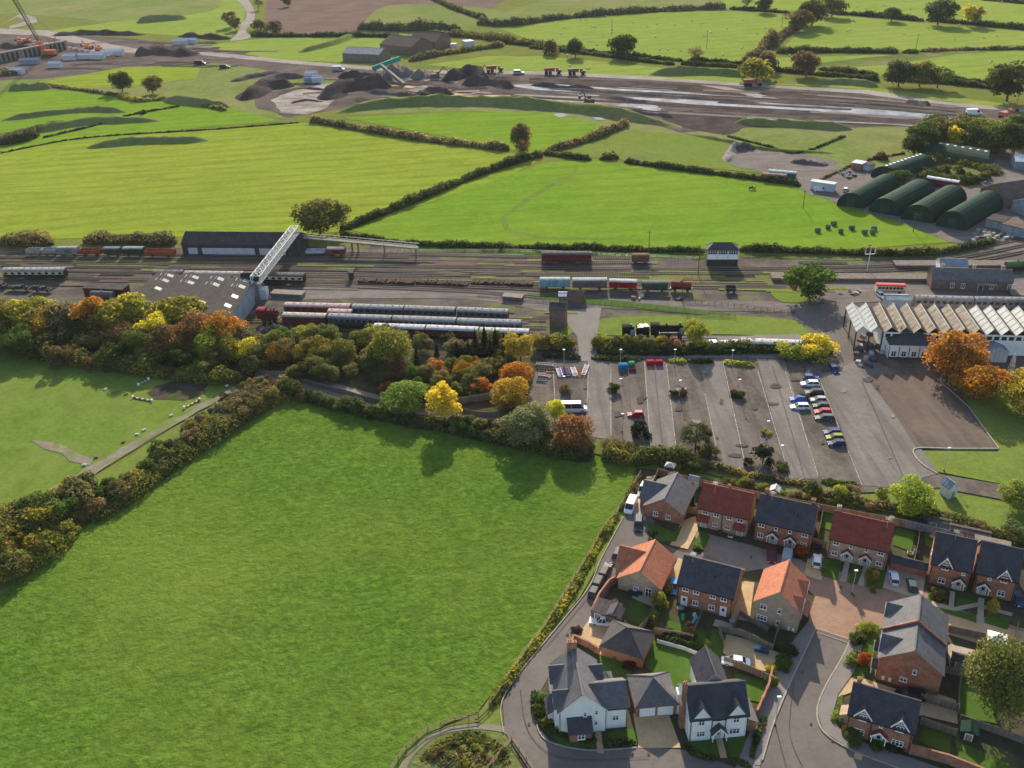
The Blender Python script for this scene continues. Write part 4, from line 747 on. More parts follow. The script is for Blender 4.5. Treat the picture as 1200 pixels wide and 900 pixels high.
# ---- hedges
H = [
 ([(400,270),(470,243),(560,206),(635,182)],5,3.2,'hedge','long diagonal hedge climbing from the footbridge tree to the hedge crossing'),
 ([(365,142),(420,152),(500,165),(596,176)],6,3.4,'brush','brown thick hedge along the top of the large striped field'),
 ([(640,178),(690,164),(735,146)],6,3.4,'brush','brown hedge climbing right from the hedge crossing'),
 ([(637,180),(665,184),(692,188)],5,2.6,'hedge','short hedge right of the hedge crossing'),
 ([(732,190),(820,202),(900,212),(938,218)],4,2.4,'hedge','hedge between the green field and the spoil ground'),
 ([(400,277),(470,286),(560,290),(660,292),(826,296)],3,1.8,'hedge','long low hedge between the green field and the railway'),
 ([(866,294),(960,297),(1050,300),(1110,296),(1165,284)],3,2.2,'hedge','trimmed dark hedge along the field right of the signal box'),
 ([(0,286),(40,286),(60,288)],8,3.4,'brown','brown scrub hedge at the left end of the railway'),
 ([(100,283),(150,284),(206,286)],7,3.6,'brush','sunlit brown scrub behind the left wagons'),
 ([(0,166),(30,158),(60,150),(82,147)],9,3.8,'brush','brown hedge on the far left bank'),
 ([(0,170),(25,166),(44,160)],7,4.5,'dark','dark bushes left of the brown hedge on the far left bank'),
 ([(0,88),(20,88)],10,7,'brush','brown clump at the far left edge'),
 ([(40,99),(70,103),(115,109),(140,113)],4,2,'brush','low hedge running up to the two far left oaks'),
 ([(140,114),(165,119),(198,116)],5,2.4,'yolive','olive scrub under the two far left oaks'),
 ([(50,162),(110,148),(150,136),(210,125)],2,1.2,'hedge','thin hedge line between the left banks'),
 ([(165,134),(172,133)],3,3,'dark','small dark bush row between the left banks'),
 ([(236,124),(265,130)],4,2,'brush','short brown hedge right of the left banks'),
 ([(0,180),(100,162),(250,152),(350,144)],1.2,.8,'hedge','thin fence-side hedge along the far edge of the striped field'),
 ([(295,42),(330,43),(420,43),(470,44)],7,3.8,'dark','dark hedge below the ploughed field'),
 ([(420,34),(455,36),(490,36),(540,36)],9,8,'grey','grey-brown tree belt behind the barns'),
 ([(500,40),(560,44),(600,50),(640,54)],12,5,'olive','scrubby belt right of the barns'),
 ([(480,72),(520,64),(590,54)],8,4,'brush','scrub hedge running right of the barns down to the haul road'),
 ([(560,28),(600,30),(660,22),(760,14),(850,10)],9,6,'grey','long tree-lined hedge above the sheep field'),
 ([(500,-5),(530,10),(570,24)],7,4,'dark','hedge climbing to the top edge above the barns'),
 ([(586,50),(650,57),(720,64),(800,72)],5,2.6,'dark','upper hedge of the double hedge under the sheep field'),
 ([(620,56),(700,65),(760,73),(790,76)],5,2.8,'hedge','lower hedge of the double hedge under the sheep field'),
 ([(798,76),(860,79),(960,88),(1030,95)],6,3,'dark','lower long hedge above the haul road right of the gap'),
 ([(808,70),(880,76),(900,78)],4,2.4,'dark','upper short hedge right of the gap under the sheep field'),
 ([(872,74),(900,55),(935,30)],8,5,'brown','diagonal brown hedge between the two sheep fields'),
 ([(855,11),(890,13),(925,16)],6,3,'dark','short dark hedge at the top between the sheep fields'),
 ([(975,16),(1030,20),(1082,25)],7,4,'dark','dark hedge left part above the right sheep field'),
 ([(1086,24),(1140,29),(1205,35)],7,4,'dark','dark hedge right part above the right sheep field'),
 ([(908,62),(980,61),(1052,62)],8,4,'hedge','thick clipped hedge below the right sheep field'),
 ([(1057,62),(1076,62)],8,4,'hedge','short piece of clipped hedge right of the gap'),
 ([(1078,61),(1120,59),(1205,58)],5,2.4,'brush','thin scrub hedge at the right of the far fields'),
 ([(960,82),(1000,86),(1028,90)],6,3,'dark','dark short hedge right of the lone brown oak'),
 ([(1040,94),(1110,98),(1180,106)],6,3,'dark','double hedge under the three right-hand trees'),
 ([(1110,93),(1175,100)],5,2.6,'hedge','upper hedge right of the three right-hand trees'),
 ([(1150,0),(1205,5)],6,3.4,'dark','hedge at the top right corner'),
 ([(690,40),(700,40)],1,.6,'hedge',''),
 ([(960,212),(1010,190),(1060,180)],1.5,1,'brush','thin scrub line above the green huts'),
 ([(852,160),(900,172),(935,180),(990,160)],1.5,1,'hedge','thin hedge line across the rough grass'),
 ([(1076,196),(1100,188),(1150,196),(1165,206)],10,3,'olive','bramble scrub between the arched huts'),
 ([(1072,206),(1110,212),(1145,216)],8,2.8,'green','lower bramble scrub behind the maroon trailer'),
 ([(703,187),(725,185)],5,3,'brown','brown bush row left of the dry grass'),
 ([(1023,186),(1040,187)],5,4,'maroon','dark maroon bush above the green huts'),
 # near hedges
 ([(0,408),(60,420),(150,434),(240,446),(292,446)],5,3.2,'olive','dense low hedge along the foot of the shelter belt'),
 ([(345,462),(300,480),(250,512),(200,545),(150,580),(105,612)],6.5,2.6,'olive','thick brown-olive hedge down the left edge of the large field'),
 ([(345,452),(310,462),(270,485),(235,510)],5,2.6,'brush','brown bushy head of the thick hedge by the field path'),
 ([(120,590),(70,608),(20,625),(-40,650)],12,4,'olive','tall olive thicket at the left edge'),
 ([(80,630),(40,655),(0,672),(-40,690)],8,3.2,'yolive','yellow-olive bushes below the left thicket'),
 ([(345,462),(380,474),(430,486),(480,497),(530,506),(600,522),(660,535),(692,540)],3.4,2.4,'hedge','hedge along the top of the large field'),
 ([(530,500),(570,506),(600,512),(650,524)],4,3.2,'olive','taller olive stretch of the field hedge right of the yellow tree'),
 ([(706,536),(740,543),(780,540),(830,552)],3.2,2.8,'olive','hedge below the car park beside the field corner'),
 ([(712,520),(760,529),(820,545),(880,559),(950,571)],2.0,1.3,'brush','weedy brown hedge between the car park and the long garden fence'),
 ([(950,578),(1000,588),(1060,600)],2,1.4,'brush','weedy growth behind the middle of the long garden fence'),
 ([(1060,596),(1100,608),(1140,620),(1205,640)],3.4,2,'olive','scrubby hedge behind the right part of the long garden fence'),
 ([(962,565),(985,568),(1006,572)],2.2,1.2,'green','trimmed hedge island at the near end of the car park'),
 ([(693,421),(752,423)],2.6,1.2,'dark','dark clipped hedge behind the blue and green bins'),
 ([(783,424),(804,425)],1.8,1.2,'ygreen','yellow-green clipped hedge at the top of the third bay'),
 ([(806,425),(836,426)],1.8,1.1,'dark','dark clipped hedge right of the yellow-green one'),
 ([(848,426),(884,430)],2,1.1,'ygreen','yellow-green clipped hedge at the top of the fourth bay'),
 ([(636,418),(680,421)],2.4,1.4,'dark','clipped hedge above the stored track panels'),
 ([(700,414),(800,414),(900,412),(975,414)],4,2.2,'dark','long dark hedge across the top of the car park'),
 ([(800,408),(830,408),(880,407),(920,407)],3,2,'olive','olive hedge below the white train'),
 ([(724,604),(706,632),(690,660),(670,695),(640,740),(610,780),(575,828)],1.6,1.0,'yolive','rough grassy hedge following the post fence beside the estate road'),
 ([(752,556),(740,580),(728,600)],1.6,1.2,'brown','planting strip beside the top of the post fence'),
 ([(627,812),(628,840),(645,858),(690,870),(698,868)],1.1,1.0,'hedge','clipped hedge curving round the white house garden'),
 ([(706,872),(728,874),(744,872)],1.1,1.0,'hedge','clipped hedge right of the white house path'),
 ([(803,872),(812,884),(838,892)],1.1,1.0,'hedge','clipped hedge at the left front of the second white house'),
 ([(858,893),(880,902)],1.1,1,'hedge','clipped hedge at the right front of the second white house'),
 ([(896,842),(886,868),(880,893)],1.1,1,'hedge','clipped hedge beside the pavement by the second white house'),
 ([(770,624),(762,634),(772,643),(782,644)],.9,.7,'hedge','low hedge round the bungalow front lawn'),
 ([(996,782),(1004,766)],1.6,1.1,'green','clipped hedge left of the large brick house'),
 ([(1006,758),(1012,745)],1.6,1.1,'hedge','second clipped hedge left of the large brick house'),
 ([(812,644),(824,647)],1,.9,'dark','dark hedge at the foot of the small triangular lawn'),
 ([(786,690),(770,715),(762,738)],1.4,1.3,'olive','overgrown hedge in the orange bungalow garden'),
 ([(776,750),(800,757),(826,764)],1.6,1.2,'dark','dark planting along the low pale garden fence'),
 ([(495,893),(525,872),(556,864),(585,880),(592,900)],2.5,.5,'olive','scrubby thicket inside the bend of the footpath'),
 ([(515,900),(540,886),(570,896)],2.5,.5,'brush','brown scrub at the bottom edge by the footpath'),
]
for a in H:
    if a[4]: hedge(*a)

def along(pts, n, hr_, off, cols, lab, grp, seed, kind='bush', nm='bush'):
    r = random.Random(seed); P = [G(a, b) for a, b in pts]
    for i in range(n):
        f = (i + r.random()*.8) / n * (len(P)-1); k = min(int(f), len(P)-2); q = P[k].lerp(P[k+1], f-k); h = r.uniform(*hr_)
        q = q + Vector((r.uniform(-off, off), r.uniform(-off, off), 0)); t = thing(nm, lab, nm, q, r.uniform(0, 6.28), grp)
        c = ob('crown', r.choice(CR[kind]), t, tuple(x*r.uniform(.85, 1.15) for x in COLS[r.choice(cols)])); w_ = h*r.uniform(1.0, 1.5); c.scale = (w_, w_, h); k = ob('stem', r.choice(TK), t); k.scale = (w_*.8, w_*.8, h)
along([(345,455),(300,475),(250,505),(200,540),(150,575),(105,605)], 44, (2.4, 4.4), 2.8, ('brown','brush','olive','olive','brush','green'), 'brown or olive bush in the overgrown hedge between farm track and large field', 'bushes of the overgrown hedge', 4)
along([(320,452),(280,475),(240,500)], 14, (2.5, 4.2), 3, ('brush','brown','grey','maroon'), 'brownish bush at the head of the overgrown hedge by the path', 'bushes at the head of the overgrown hedge', 6)
along([(110,590),(70,608),(20,625),(-20,650)], 20, (4.0, 6.5), 4.5, ('olive','yolive','green','olive','brush'), 'olive bush in the tall thicket at the left edge', 'thicket at the left edge', 8)
along([(70,630),(35,655),(0,672)], 9, (3.5, 5.0), 2.5, ('yolive','olive'), 'yellow-olive bush below the tall thicket at the left edge', 'lower thicket at the left edge', 9)
along([(10,410),(100,428),(200,440),(285,446)], 30, (2.4, 3.8), 1.2, ('dark','olive','brown','green'), 'low bush at the foot of the shelter belt', 'low bushes at the shelter belt foot', 10)
along([(530,500),(600,512),(650,524),(690,532)], 22, (2.6, 4.2), 1.5, ('green','dark','olive','brush'), 'bush in the hedge between the large field and the car park corner', 'bushes of the field hedge by the car park', 12)
along([(345,464),(400,480),(470,494),(525,503)], 20, (1.8, 3.0), .8, ('green','olive','dark'), 'low bush in the hedge below the field path', 'bushes of the hedge below the field path', 13)
along([(712,530),(760,537),(820,551)], 16, (2.2, 3.2), 1.0, ('green','olive','brush','dark'), 'bush in the hedge below the car park', 'bushes of the hedge below the car park', 14)
along([(500,888),(530,874),(560,868),(585,885),(560,895),(520,900)], 22, (.5, 1.1), 1.8, ('brush','olive','brown','yolive'), 'scrubby low bush inside the footpath bend', 'scrub inside the footpath bend', 15, nm='shrub')
along([(850,566),(900,575),(960,588),(1020,598)], 22, (.9, 2.0), .8, ('brush','olive','lime','yolive'), 'weedy shrub behind the long garden fence', 'weeds behind the garden fence', 16, nm='shrub')
along([(1078,205),(1110,202),(1150,208),(1130,216),(1090,214)], 22, (2.2, 3.6), 3, ('olive','green','dark'), 'bramble bush between the arched huts', 'brambles between the arched huts', 17, nm='bramble')
# ------------------------------------------------------------------ houses
AZ1, AZ2 = math.radians(-25.5), math.radians(3.8)
WM = {}
def window_meshes(w_, h_, nx, nz=1, fc='white'):
    k = (round(w_, 2), round(h_, 2), nx, nz, fc)
    if k in WM: return WM[k]
    f = MB(); p = MB(); t = .09
    f.box(-w_/2, w_/2, -.06, .02, 0, t); f.box(-w_/2, w_/2, -.06, .02, h_ - t, h_); f.box(-w_/2, -w_/2 + t, -.06, .02, t, h_ - t); f.box(w_/2 - t, w_/2, -.06, .02, t, h_ - t)
    for i in range(1, nx):
        x = -w_/2 + w_*i/nx; f.box(x - t*.5, x + t*.5, -.06, .02, t, h_ - t)
    for i in range(1, nz + 1):
        z = h_ * i / (nz + 1) if nz > 1 else h_ * .62
        f.box(-w_/2 + t, w_/2 - t, -.045, .02, z - .03, z + .03)
    f.box(-w_/2 - .06, w_/2 + .06, -.11, .0, -.08, -.003)
    p.box(-w_/2 + t, w_/2 - t, -.02, .018, t, h_ - t)
    WM[k] = (f.mesh('window_frame', M[fc]), p.mesh('pane', M['glass'])); return WM[k]
FACE = {'F': 0, 'R': math.pi/2, 'B': math.pi, 'L': -math.pi/2}
class House:
    def __init__(s, name, label, A, az, W, D, cat='house', group=None):
        s.t = thing(name, label, cat, (A[0], A[1], 0), az, group); s.W, s.D = W, D; s.wall = MB(); s.roof = MB(); s.mats = []; s.kids = []
    def pos(s, face, u, z, off=0):      # u from the left end as seen from outside
        W, D = s.W, s.D
        return {'F': (u, -off, z), 'R': (W + off, u, z), 'B': (W - u, D + off, z), 'L': (-off, D - u, z)}[face]
    def win(s, face, u, z, w_=1.1, h_=1.1, nx=2, off=0, nz=1, dy=0):
        fm, pm = window_meshes(w_, h_, nx, nz); p = Vector(s.pos(face, u, z, off + .04))
        if dy: p = Vector((p.x, p.y + dy, p.z))
        f = ob('window', fm, s.t, None, p, FACE[face]); ob('pane', pm, f); return f
    def door(s, face, u, col=(.32, .36, .36), w_=1.0, h_=2.05, z=.1, off=0, glass=True):
        p = s.pos(face, u, z, off + .03); b = MB(); b.box(-w_/2, w_/2, -.05, .02, 0, h_); d = b.build('door', M['matte'], s.t, color=col, loc=p); d.rotation_euler.z = FACE[face]
        c = MB(); t = .1; c.box(-w_/2-t, -w_/2-.003, -.07, .02, 0, h_+t); c.box(w_/2+.003, w_/2+t, -.07, .02, 0, h_+t); c.box(-w_/2-.003, w_/2+.003, -.07, .02, h_+.003, h_+t); c.build('door_frame', M['white'], d)
        if glass:
            g = MB(); g.box(-w_*.24, w_*.24, -.062, -.04, h_*.55, h_*.86); g.build('pane', M['glass'], d)
        h = MB(); h.box(w_*.34, w_*.40, -.09, -.052, h_*.46, h_*.52); h.build('handle', M['steel'], d)
    def garage(s, face, u, w_=2.4, h_=2.1):
        p = s.pos(face, u, .05, .03); b = MB(); b.box(-w_/2, w_/2, -.05, .02, 0, h_)
        for i in range(1, 5): b.box(-w_/2 + .03, w_/2 - .03, -.058, -.05, h_*i/5 - .03, h_*i/5 + .0)
        d = b.build('garage_door', M['white'], s.t, loc=p); d.rotation_euler.z = FACE[face]
    def block(s, x0, x1, y0, y1, he, hr, axis='x', wm=0, rm=0, oh=.28, og=.22, z0=0):
        if axis == 'x':
            m_ = (y0 + y1)/2; s.wall.prism([(y0, z0), (y1, z0), (y1, he), (m_, hr), (y0, he)], 'x', x0, x1, wm)
            a, b, e0, e1 = y0, y1, x0, x1
        else:
            m_ = (x0 + x1)/2; s.wall.prism([(x0, z0), (x0, he), (m_, hr), (x1, he), (x1, z0)], 'y', y0, y1, wm)
            a, b, e0, e1 = x0, x1, y0, y1
        sl_ = (hr - he)/(m_ - a); t = .16; zb = he - oh*sl_ + .02
        for q in (-1, 1):
            ea = m_ + q*(m_ - a + oh)
            top = [(ea, zb + t), (m_, hr + t + .02), (m_, hr + .02), (ea, zb)]
            if q > 0: top = top[::-1]
            s.roof.prism(top, axis, e0 - og, e1 + og, rm, mc=len(s.rmats) - 1)
        s.roof.box(*( (e0-og, e1+og, m_-.12, m_+.12) if axis == 'x' else (m_-.12, m_+.12, e0-og, e1+og) ), hr + t - .02, hr + t + .07, len(s.rmats) - 2)
    def hip(s, x0, x1, y0, y1, he, hr, axis='x', wm=0, rm=0, oh=.3, ridge=.0):
        s.wall.box(x0, x1, y0, y1, 0, he, wm); X0, X1, Y0, Y1 = x0-oh, x1+oh, y0-oh, y1+oh; cx, cy = (x0+x1)/2, (y0+y1)/2; z = he - .05
        r0, r1 = ((cx - ridge/2, cy, hr), (cx + ridge/2, cy, hr)) if axis == 'x' else ((cx, cy - ridge/2, hr), (cx, cy + ridge/2, hr))
        c = [(X0, Y0, z), (X1, Y0, z), (X1, Y1, z), (X0, Y1, z)]
        if axis == 'x': fs = [[c[0], c[1], r1, r0], [c[1], c[2], r1], [c[2], c[3], r0, r1], [c[3], c[0], r0]]
        else: fs = [[c[0], c[1], r0], [c[1], c[2], r1, r0], [c[2], c[3], r1], [c[3], c[0], r0, r1]]
        for f in fs: s.roof.face(f, rm)
        s.roof.box(X0 + .02, X1 - .02, Y0 + .02, Y1 - .02, z - .14, z - .004, len(s.rmats) - 1)
        for p in c: s.roof.cyl((p[0], p[1], p[2]), (r0 if math.dist(p, r0) < math.dist(p, r1) else r1), .09, .09, 5, len(s.rmats) - 2)
    def finish(s, wmats, foot=True):
        s.wo = s.wall.build('wall', wmats, s.t); s.ro = s.roof.build('roof', s.rmats, s.t); return s
    rmats = []
    def gutter(s, x0, x1, y, z, pipes=()):
        b = MB(); b.box(x0, x1, y - .12, y, z - .1, z)
        for x in pipes: b.box(x - .05, x + .05, y + .16, y + .26, .1, z - .1)
        b.build('gutter', M['black'], s.t)
    def chimney(s, x, y, z0, z1, m_='brick', w_=.7, d_=.6, pots=2):
        b = MB(); b.box(x - w_/2, x + w_/2, y - d_/2, y + d_/2, z0, z1); b.box(x - w_/2 - .06, x + w_/2 + .06, y - d_/2 - .06, y + d_/2 + .06, z1, z1 + .12)
        o = b.build('chimney', M[m_], s.ro)
        for i in range(pots):
            c = MB(); c.cyl((x + (i - (pots-1)/2)*.32, y, z1 + .12), (x + (i - (pots-1)/2)*.32, y, z1 + .45), .1, .08, 8); c.build('chimney_pot', M['matte'], s.ro, color=(.42, .22, .13))
    def porch(s, face, u, roofm='r_dark', w_=1.9, he=2.25, hr=3.15, d_=.9, side='white', col=(.38, .43, .43), doorglass=True, front=True, off=0):
        o = ob('porch', None, None); bpy.data.objects.remove(o)
        p = Vector(s.pos(face, u, 0, off)); b = MB(); sl_ = (hr - he)/(w_/2); t = .12
        for q in (-1, 1):
            top = [(q*(w_/2 + .15), he - .15*sl_), (0, hr), (0, hr + t), (q*(w_/2 + .15), he - .15*sl_ + t)]
            if q < 0: top = top[::-1]
            b.prism(top, 'y', -d_, 0, 0, 0)
        o = b.build('porch_roof', [M[roofm]], s.t, loc=p); o.rotation_euler.z = FACE[face]
        c = MB()
        for q in (-1, 1):      # bargeboards
            top = [(q*(w_/2 + .2), he - .2*sl_ - .14), (0, hr - .14), (0, hr + t + .02), (q*(w_/2 + .2), he - .2*sl_ + t)]
            if q < 0: top = top[::-1]
            c.prism(top, 'y', -d_ - .07, -d_ - .003, 0, 0)
        if front:
            c.box(-w_/2, -w_/2 + .12, -d_ + .02, -d_ + .14, .9, he - .1); c.box(w_/2 - .12, w_/2, -d_ + .02, -d_ + .14, .9, he - .1)
        c.build('bargeboard', M['white'], o)
        s.door(face, u, col, off=off, glass=doorglass)
    def dormer(s, u, zsill, roofm, wallm, w_=1.9, he=5.0, hr=6.3, depth=2.4, face='F', board=True, win=(1.05, 1.05, 2), y=0.0, fwd=.04):
        p = Vector(s.pos(face, u, 0)); b = MB(); sl_ = (hr - he)/(w_/2); t = .12
        for q in (-1, 1):
            top = [(q*(w_/2 + .22), he - .22*sl_), (0, hr), (0, hr + t), (q*(w_/2 + .22), he - .22*sl_ + t)]
            if q < 0: top = top[::-1]
            b.prism(top, 'y', -fwd - .22, depth, 0, 0)
        o = b.build('dormer_roof', M[roofm], s.t, loc=p); o.rotation_euler.z = FACE[face]
        c = MB(); c.prism([(-w_/2, zsill), (-w_/2, he), (0, hr), (w_/2, he), (w_/2, zsill)], 'y', -fwd, depth * .7, 0, 0); c.build('dormer_wall', M[wallm], o)
        if board:
            c = MB()
            for q in (-1, 1):
                top = [(q*(w_/2 + .28), he - .28*sl_ - .16), (0, hr - .16), (0, hr + t + .03), (q*(w_/2 + .28), he - .28*sl_ + t + .02)]
                if q < 0: top = top[::-1]
                c.prism(top, 'y', -fwd - .30, -fwd - .223, 0, 0)
            c.box(-w_*.22, w_*.22, -fwd - .29, -fwd - .23, he + .35*(hr-he), he + .35*(hr-he) + .1); c.box(-.04, .04, -fwd - .29, -fwd - .23, he + .35*(hr-he) + .103, hr - .1)
            c.build('bargeboard', M['white'], o)
        if win:
            s.win(face, u, he - win[1] - .02, win[0], win[1], win[2], off=fwd)
    def rainpipe(s, x, h_, y=-.06):
        b = MB(); b.box(x - .05, x + .05, y - .06, y + .03, .1, h_); b.build('drainpipe', M['black'], s.t)
def RM(*k): return [M[i] for i in k]

# T1 cream terrace with the red roof
def setr(h, *k): h.rmats = RM(*k)
h = House('terraced_house', 'cream terrace under a maroon roof with lean-to porches, beside the grey bungalow', (35.6, 146.7), AZ1, 9.6, 7.6); setr(h, 'r_red', 'r_red', 'brick')
h.block(0, 9.6, 0, 7.6, 4.8, 7.9)
for u in (1.4, 3.6, 6.1, 8.2): h.win('F', u, 3.5)
for u in (3.5, 5.9): h.win('F', u, 1.1, 1.0, .9)
h.finish([M['brick_cream']])
for u in (1.2, 8.3):
    b = MB(); b.prism([(-1.35, 2.35), (-1.35, 2.25), (0, 3.1), (0, 3.2)], 'x', u - 1.2, u + 1.2, 0); b.build('porch_roof', M['r_red'], h.t); h.door('F', u, (.36, .42, .40))
h.gutter(-.2, 9.8, -.3, 4.62, (4.75,)); h.chimney(4.8, 3.9, 7.5, 8.6, w_=.5)
# T2 brick terrace slate roof
h = House('terraced_house', 'red brick slate-roofed terrace with two white gabled porches and cars in front', (45.6, 142.0), AZ1, 10.4, 8.2); setr(h, 'r_slate', 'r_slate', 'white')
h.block(0, 10.4, 0, 8.2, 4.8, 8.0)
for u, w_, n in ((1.2, 1.1, 2), (3.9, .6, 1), (6.5, .6, 1), (9.2, 1.1, 2)): h.win('F', u, 3.5, w_, 1.05, n)
for u in (1.2, 9.2): h.win('F', u, 1.0, 1.1, 1.1)
h.finish([M['brick']]); h.porch('F', 3.5); h.porch('F', 6.8); h.gutter(-.2, 10.6, -.3, 4.62, (0.1, 10.2)); h.chimney(.9, 4.8, 7, 8.9); h.chimney(9.5, 4.8, 7, 8.9)
for x, y in ((3.2, 2.4), (4.0, 2.6), (6.6, 2.2), (7.4, 2.0)):
    b = MB(); b.box(x-.12, x+.12, y-.12, y+.12, 6.2, 6.85); b.build('roof_vent', M['black'], h.ro)
# T3
h = House('terraced_house', 'cream brick terrace under a maroon roof with chimneys at both ends and gabled porches', (57.9, 135.9), AZ1, 10.2, 8.0); setr(h, 'r_red', 'r_red', 'white')
h.block(0, 10.2, 0, 8.0, 4.8, 8.0)
for u, w_, n in ((1.2, 1.1, 2), (3.8, .55, 1), (6.5, .55, 1), (9.0, 1.1, 2)): h.win('F', u, 3.5, w_, 1.0, n)
for u in (1.2, 9.0): h.win('F', u, 1.1, 1.1, .95)
h.finish([M['brick_cream']]); h.porch('F', 3.4, 'r_red'); h.porch('F', 6.6, 'r_red'); h.gutter(-.2, 10.4, -.3, 4.62, (.15, 10)); h.chimney(.5, 4.4, 7, 9.1, 'brick_cream'); h.chimney(9.7, 4.4, 7, 9.1, 'brick_cream')
# D1, D2 detached
for A, lab, du, pu, wu in (((73.5, 128.0), 'detached brick house with slate roof, nearer the gravel drive and green car', 2.3, 4.9, 2.2), ((80.3, 125.1), 'detached brick house with slate roof, rightmost of the upper row', 4.3, 1.5, 4.4)):
    h = House('detached_house', lab, A, AZ1, 6.4, 8.4); setr(h, 'r_slate', 'r_slate', 'brick'); h.block(0, 6.4, 0, 8.4, 4.8, 8.5)
    h.win('F', 6.4 - du if du > 3 else 5.3, 3.7, .55, .6, 1); h.win('F', wu, .9, 1.2, 1.1, 2); h.win('L', 4.2, 3.6, .6, .9, 1); h.finish([M['brick']])
    h.dormer(du, 3.4, 'r_slate', 'brick', 1.9, 5.0, 6.6); h.porch('F', pu); h.gutter(-.2, 6.6, -.3, 4.62, (.15, 6.2))
# Blue terrace (rear seen)
h = House('terraced_house', 'red brick slate-roofed terrace with two white back doors facing small gardens', (27.8, 124.9), AZ1, 9.7, 8.0); setr(h, 'r_slate', 'r_slate', 'white')
h.block(0, 9.7, 0, 8, 4.8, 7.9)
for u in (1.4, 3.3, 6.2, 8.1): h.win('F', u, 3.5, 1.05, 1.1)
for u in (3.3, 6.2): h.win('F', u, .9, 1.05, 1.1)
h.finish([M['brick']]); h.door('F', 1.3, (.75, .75, .75), .95, 2.1, .1); h.door('F', 8.2, (.75, .75, .75), .95, 2.1, .1); h.gutter(-.2, 9.9, -.3, 4.62, (.15, 9.5))
for x, y in ((4.2, 2.4), (5.9, 2.0)):
    b = MB(); b.box(x-.12, x+.12, y-.12, y+.12, 6.2, 6.85); b.build('roof_vent', M['black'], h.ro)
# Grey bungalow with wing
h = House('bungalow', 'red brick bungalow with grey tiled roof beside the white vans', (25.6, 150.5), AZ1, 7.8, 9.6); setr(h, 'r_grey', 'r_grey', 'brick')
h.block(0, 7.8, 0, 9.6, 2.7, 5.4, 'y'); h.block(-1.6, 3.9, 2.4, 8.4, 2.7, 4.9, 'x')
h.win('F', 2.4, .9, 1.0, 1.1); h.win('F', 5.0, .8, 1.0, 1.1); h.finish([M['brick']])
# Orange bungalow
h = House('bungalow', 'buff brick bungalow with bright orange tiled roof and patio doors', (17.9, 129.2), AZ1, 7.8, 9.2); setr(h, 'r_orange', 'r_orange', 'brick_cream')
h.block(0, 7.8, 0, 9.2, 2.8, 5.6, 'y'); h.block(-1.5, 3.9, 3.0, 8.6, 2.8, 5.2, 'x')
h.win('F', 3.4, 1.0, 1.0, .9); h.win('F', 5.7, .1, 1.2, 2.1, 2); h.finish([M['brick_cream']])
# Orange two-storey
h = House('detached_house', 'buff brick two-storey house with bright orange roof, standing at the block-paved junction', (40.0, 119.8), AZ1, 7.5, 8.6); setr(h, 'r_orange', 'r_orange', 'brick_cream')
h.block(0, 7.5, 0, 8.6, 4.8, 8.0, 'y')
h.win('F', 1.5, 3.5, 1.1, 1.1); h.win('F', 4.2, 3.5, .65, 1.05, 1); h.win('F', 1.5, 1.0, 1.7, 1.1, 3); h.win('F', 4.2, .9, .65, 1.0, 1); h.finish([M['brick_cream']])
for u in (2.0, 6.4): h.dormer(u, 3.3, 'r_orange', 'brick_cream', 1.9, 5.0, 6.3, 2.6, 'R')
b = MB(); b.prism([(7.5, 2.9), (7.5, 3.0), (8.7, 2.35), (8.7, 2.25)][::-1], 'y', 2.2, 6.0, 0); b.build('porch_roof', M['r_orange'], h.t); h.door('R', 4.2, (.35, .4, .42))
for i in (0, 1):
    b = MB(); b.box(5.9 + i*.7, 6.3 + i*.7, -.14, -.003, .5, 1.1); b.build('meter_box', M['white'], h.t)
# Large brick pair
h = House('semi_detached_house', 'long red brick house pair under stepped grey roofs beside the block paving', (56.2, 106.0), AZ1, 9.2, 12.8); setr(h, 'r_grey', 'r_grey', 'brick')
h.block(0, 9.2, 0, 6.6, 4.7, 8.0, 'y', og=.1); h.block(0, 9.2, 6.6, 13.0, 5.1, 8.5, 'y', og=.1)
h.win('F', 5.3, 3.4, .6, .95, 1); h.win('F', 4.0, 1.3, 1.1, .9); h.D = 13.0; h.finish([M['brick']]); b = MB(); b.prism([(-.2, 4.95), (4.6, 8.28), (9.4, 4.95), (9.4, 5.3), (4.6, 8.75), (-.2, 5.3)], 'y', 6.35, 6.6, 0); b.build('party_wall', M['brick'], h.ro)
for u in (2.0, 9.8): h.dormer(u, 3.3, 'r_grey', 'brick', 2.6, 5.0, 6.9, 3.0, 'L')
h.porch('L', 7.6, 'r_dark'); h.porch('L', 11.8, 'r_dark')
for i in (0, 1):
    b = MB(); b.box(.9 + i*1.0, 1.35 + i*1.0, -.14, -.003, .6, 1.3); b.build('meter_box', M['white'], h.t)
# Brick cottage
h = House('cottage', 'red brick cottage with blue slate roof and white gabled dormers at the road bend', (48.0, 95.7), AZ1, 9.0, 6.4); setr(h, 'r_slate', 'r_slate', 'brick')
h.block(0, 9.0, 0, 6.4, 4.5, 7.5)
for u, z, w_, n in ((1.8, .9, 1.6, 3), (7.2, .9, 1.6, 3)): h.win('F', u, z, w_, 1.1, n)
h.win('F', 4.6, 3.5, .5, .6, 1); h.finish([M['brick']]); h.dormer(2.0, 3.0, 'r_slate', 'brick', 2.0, 4.9, 6.3); h.dormer(7.1, 3.0, 'r_slate', 'brick', 2.0, 4.9, 6.3)
h.porch('F', 4.6, 'r_red', 2.0); h.gutter(-.2, 9.2, -.3, 4.32, (.15, 3.3, 8.8)); h.chimney(.6, 3.4, 6.6, 8.4, w_=.6)
b = MB(); b.prism([(-1.2, 0), (-1.2, 1.9), (-.003, 2.6), (-.003, 0)], 'y', 1.6, 3.6, 0); b.build('side_porch', M['brick_cream'], h.t)
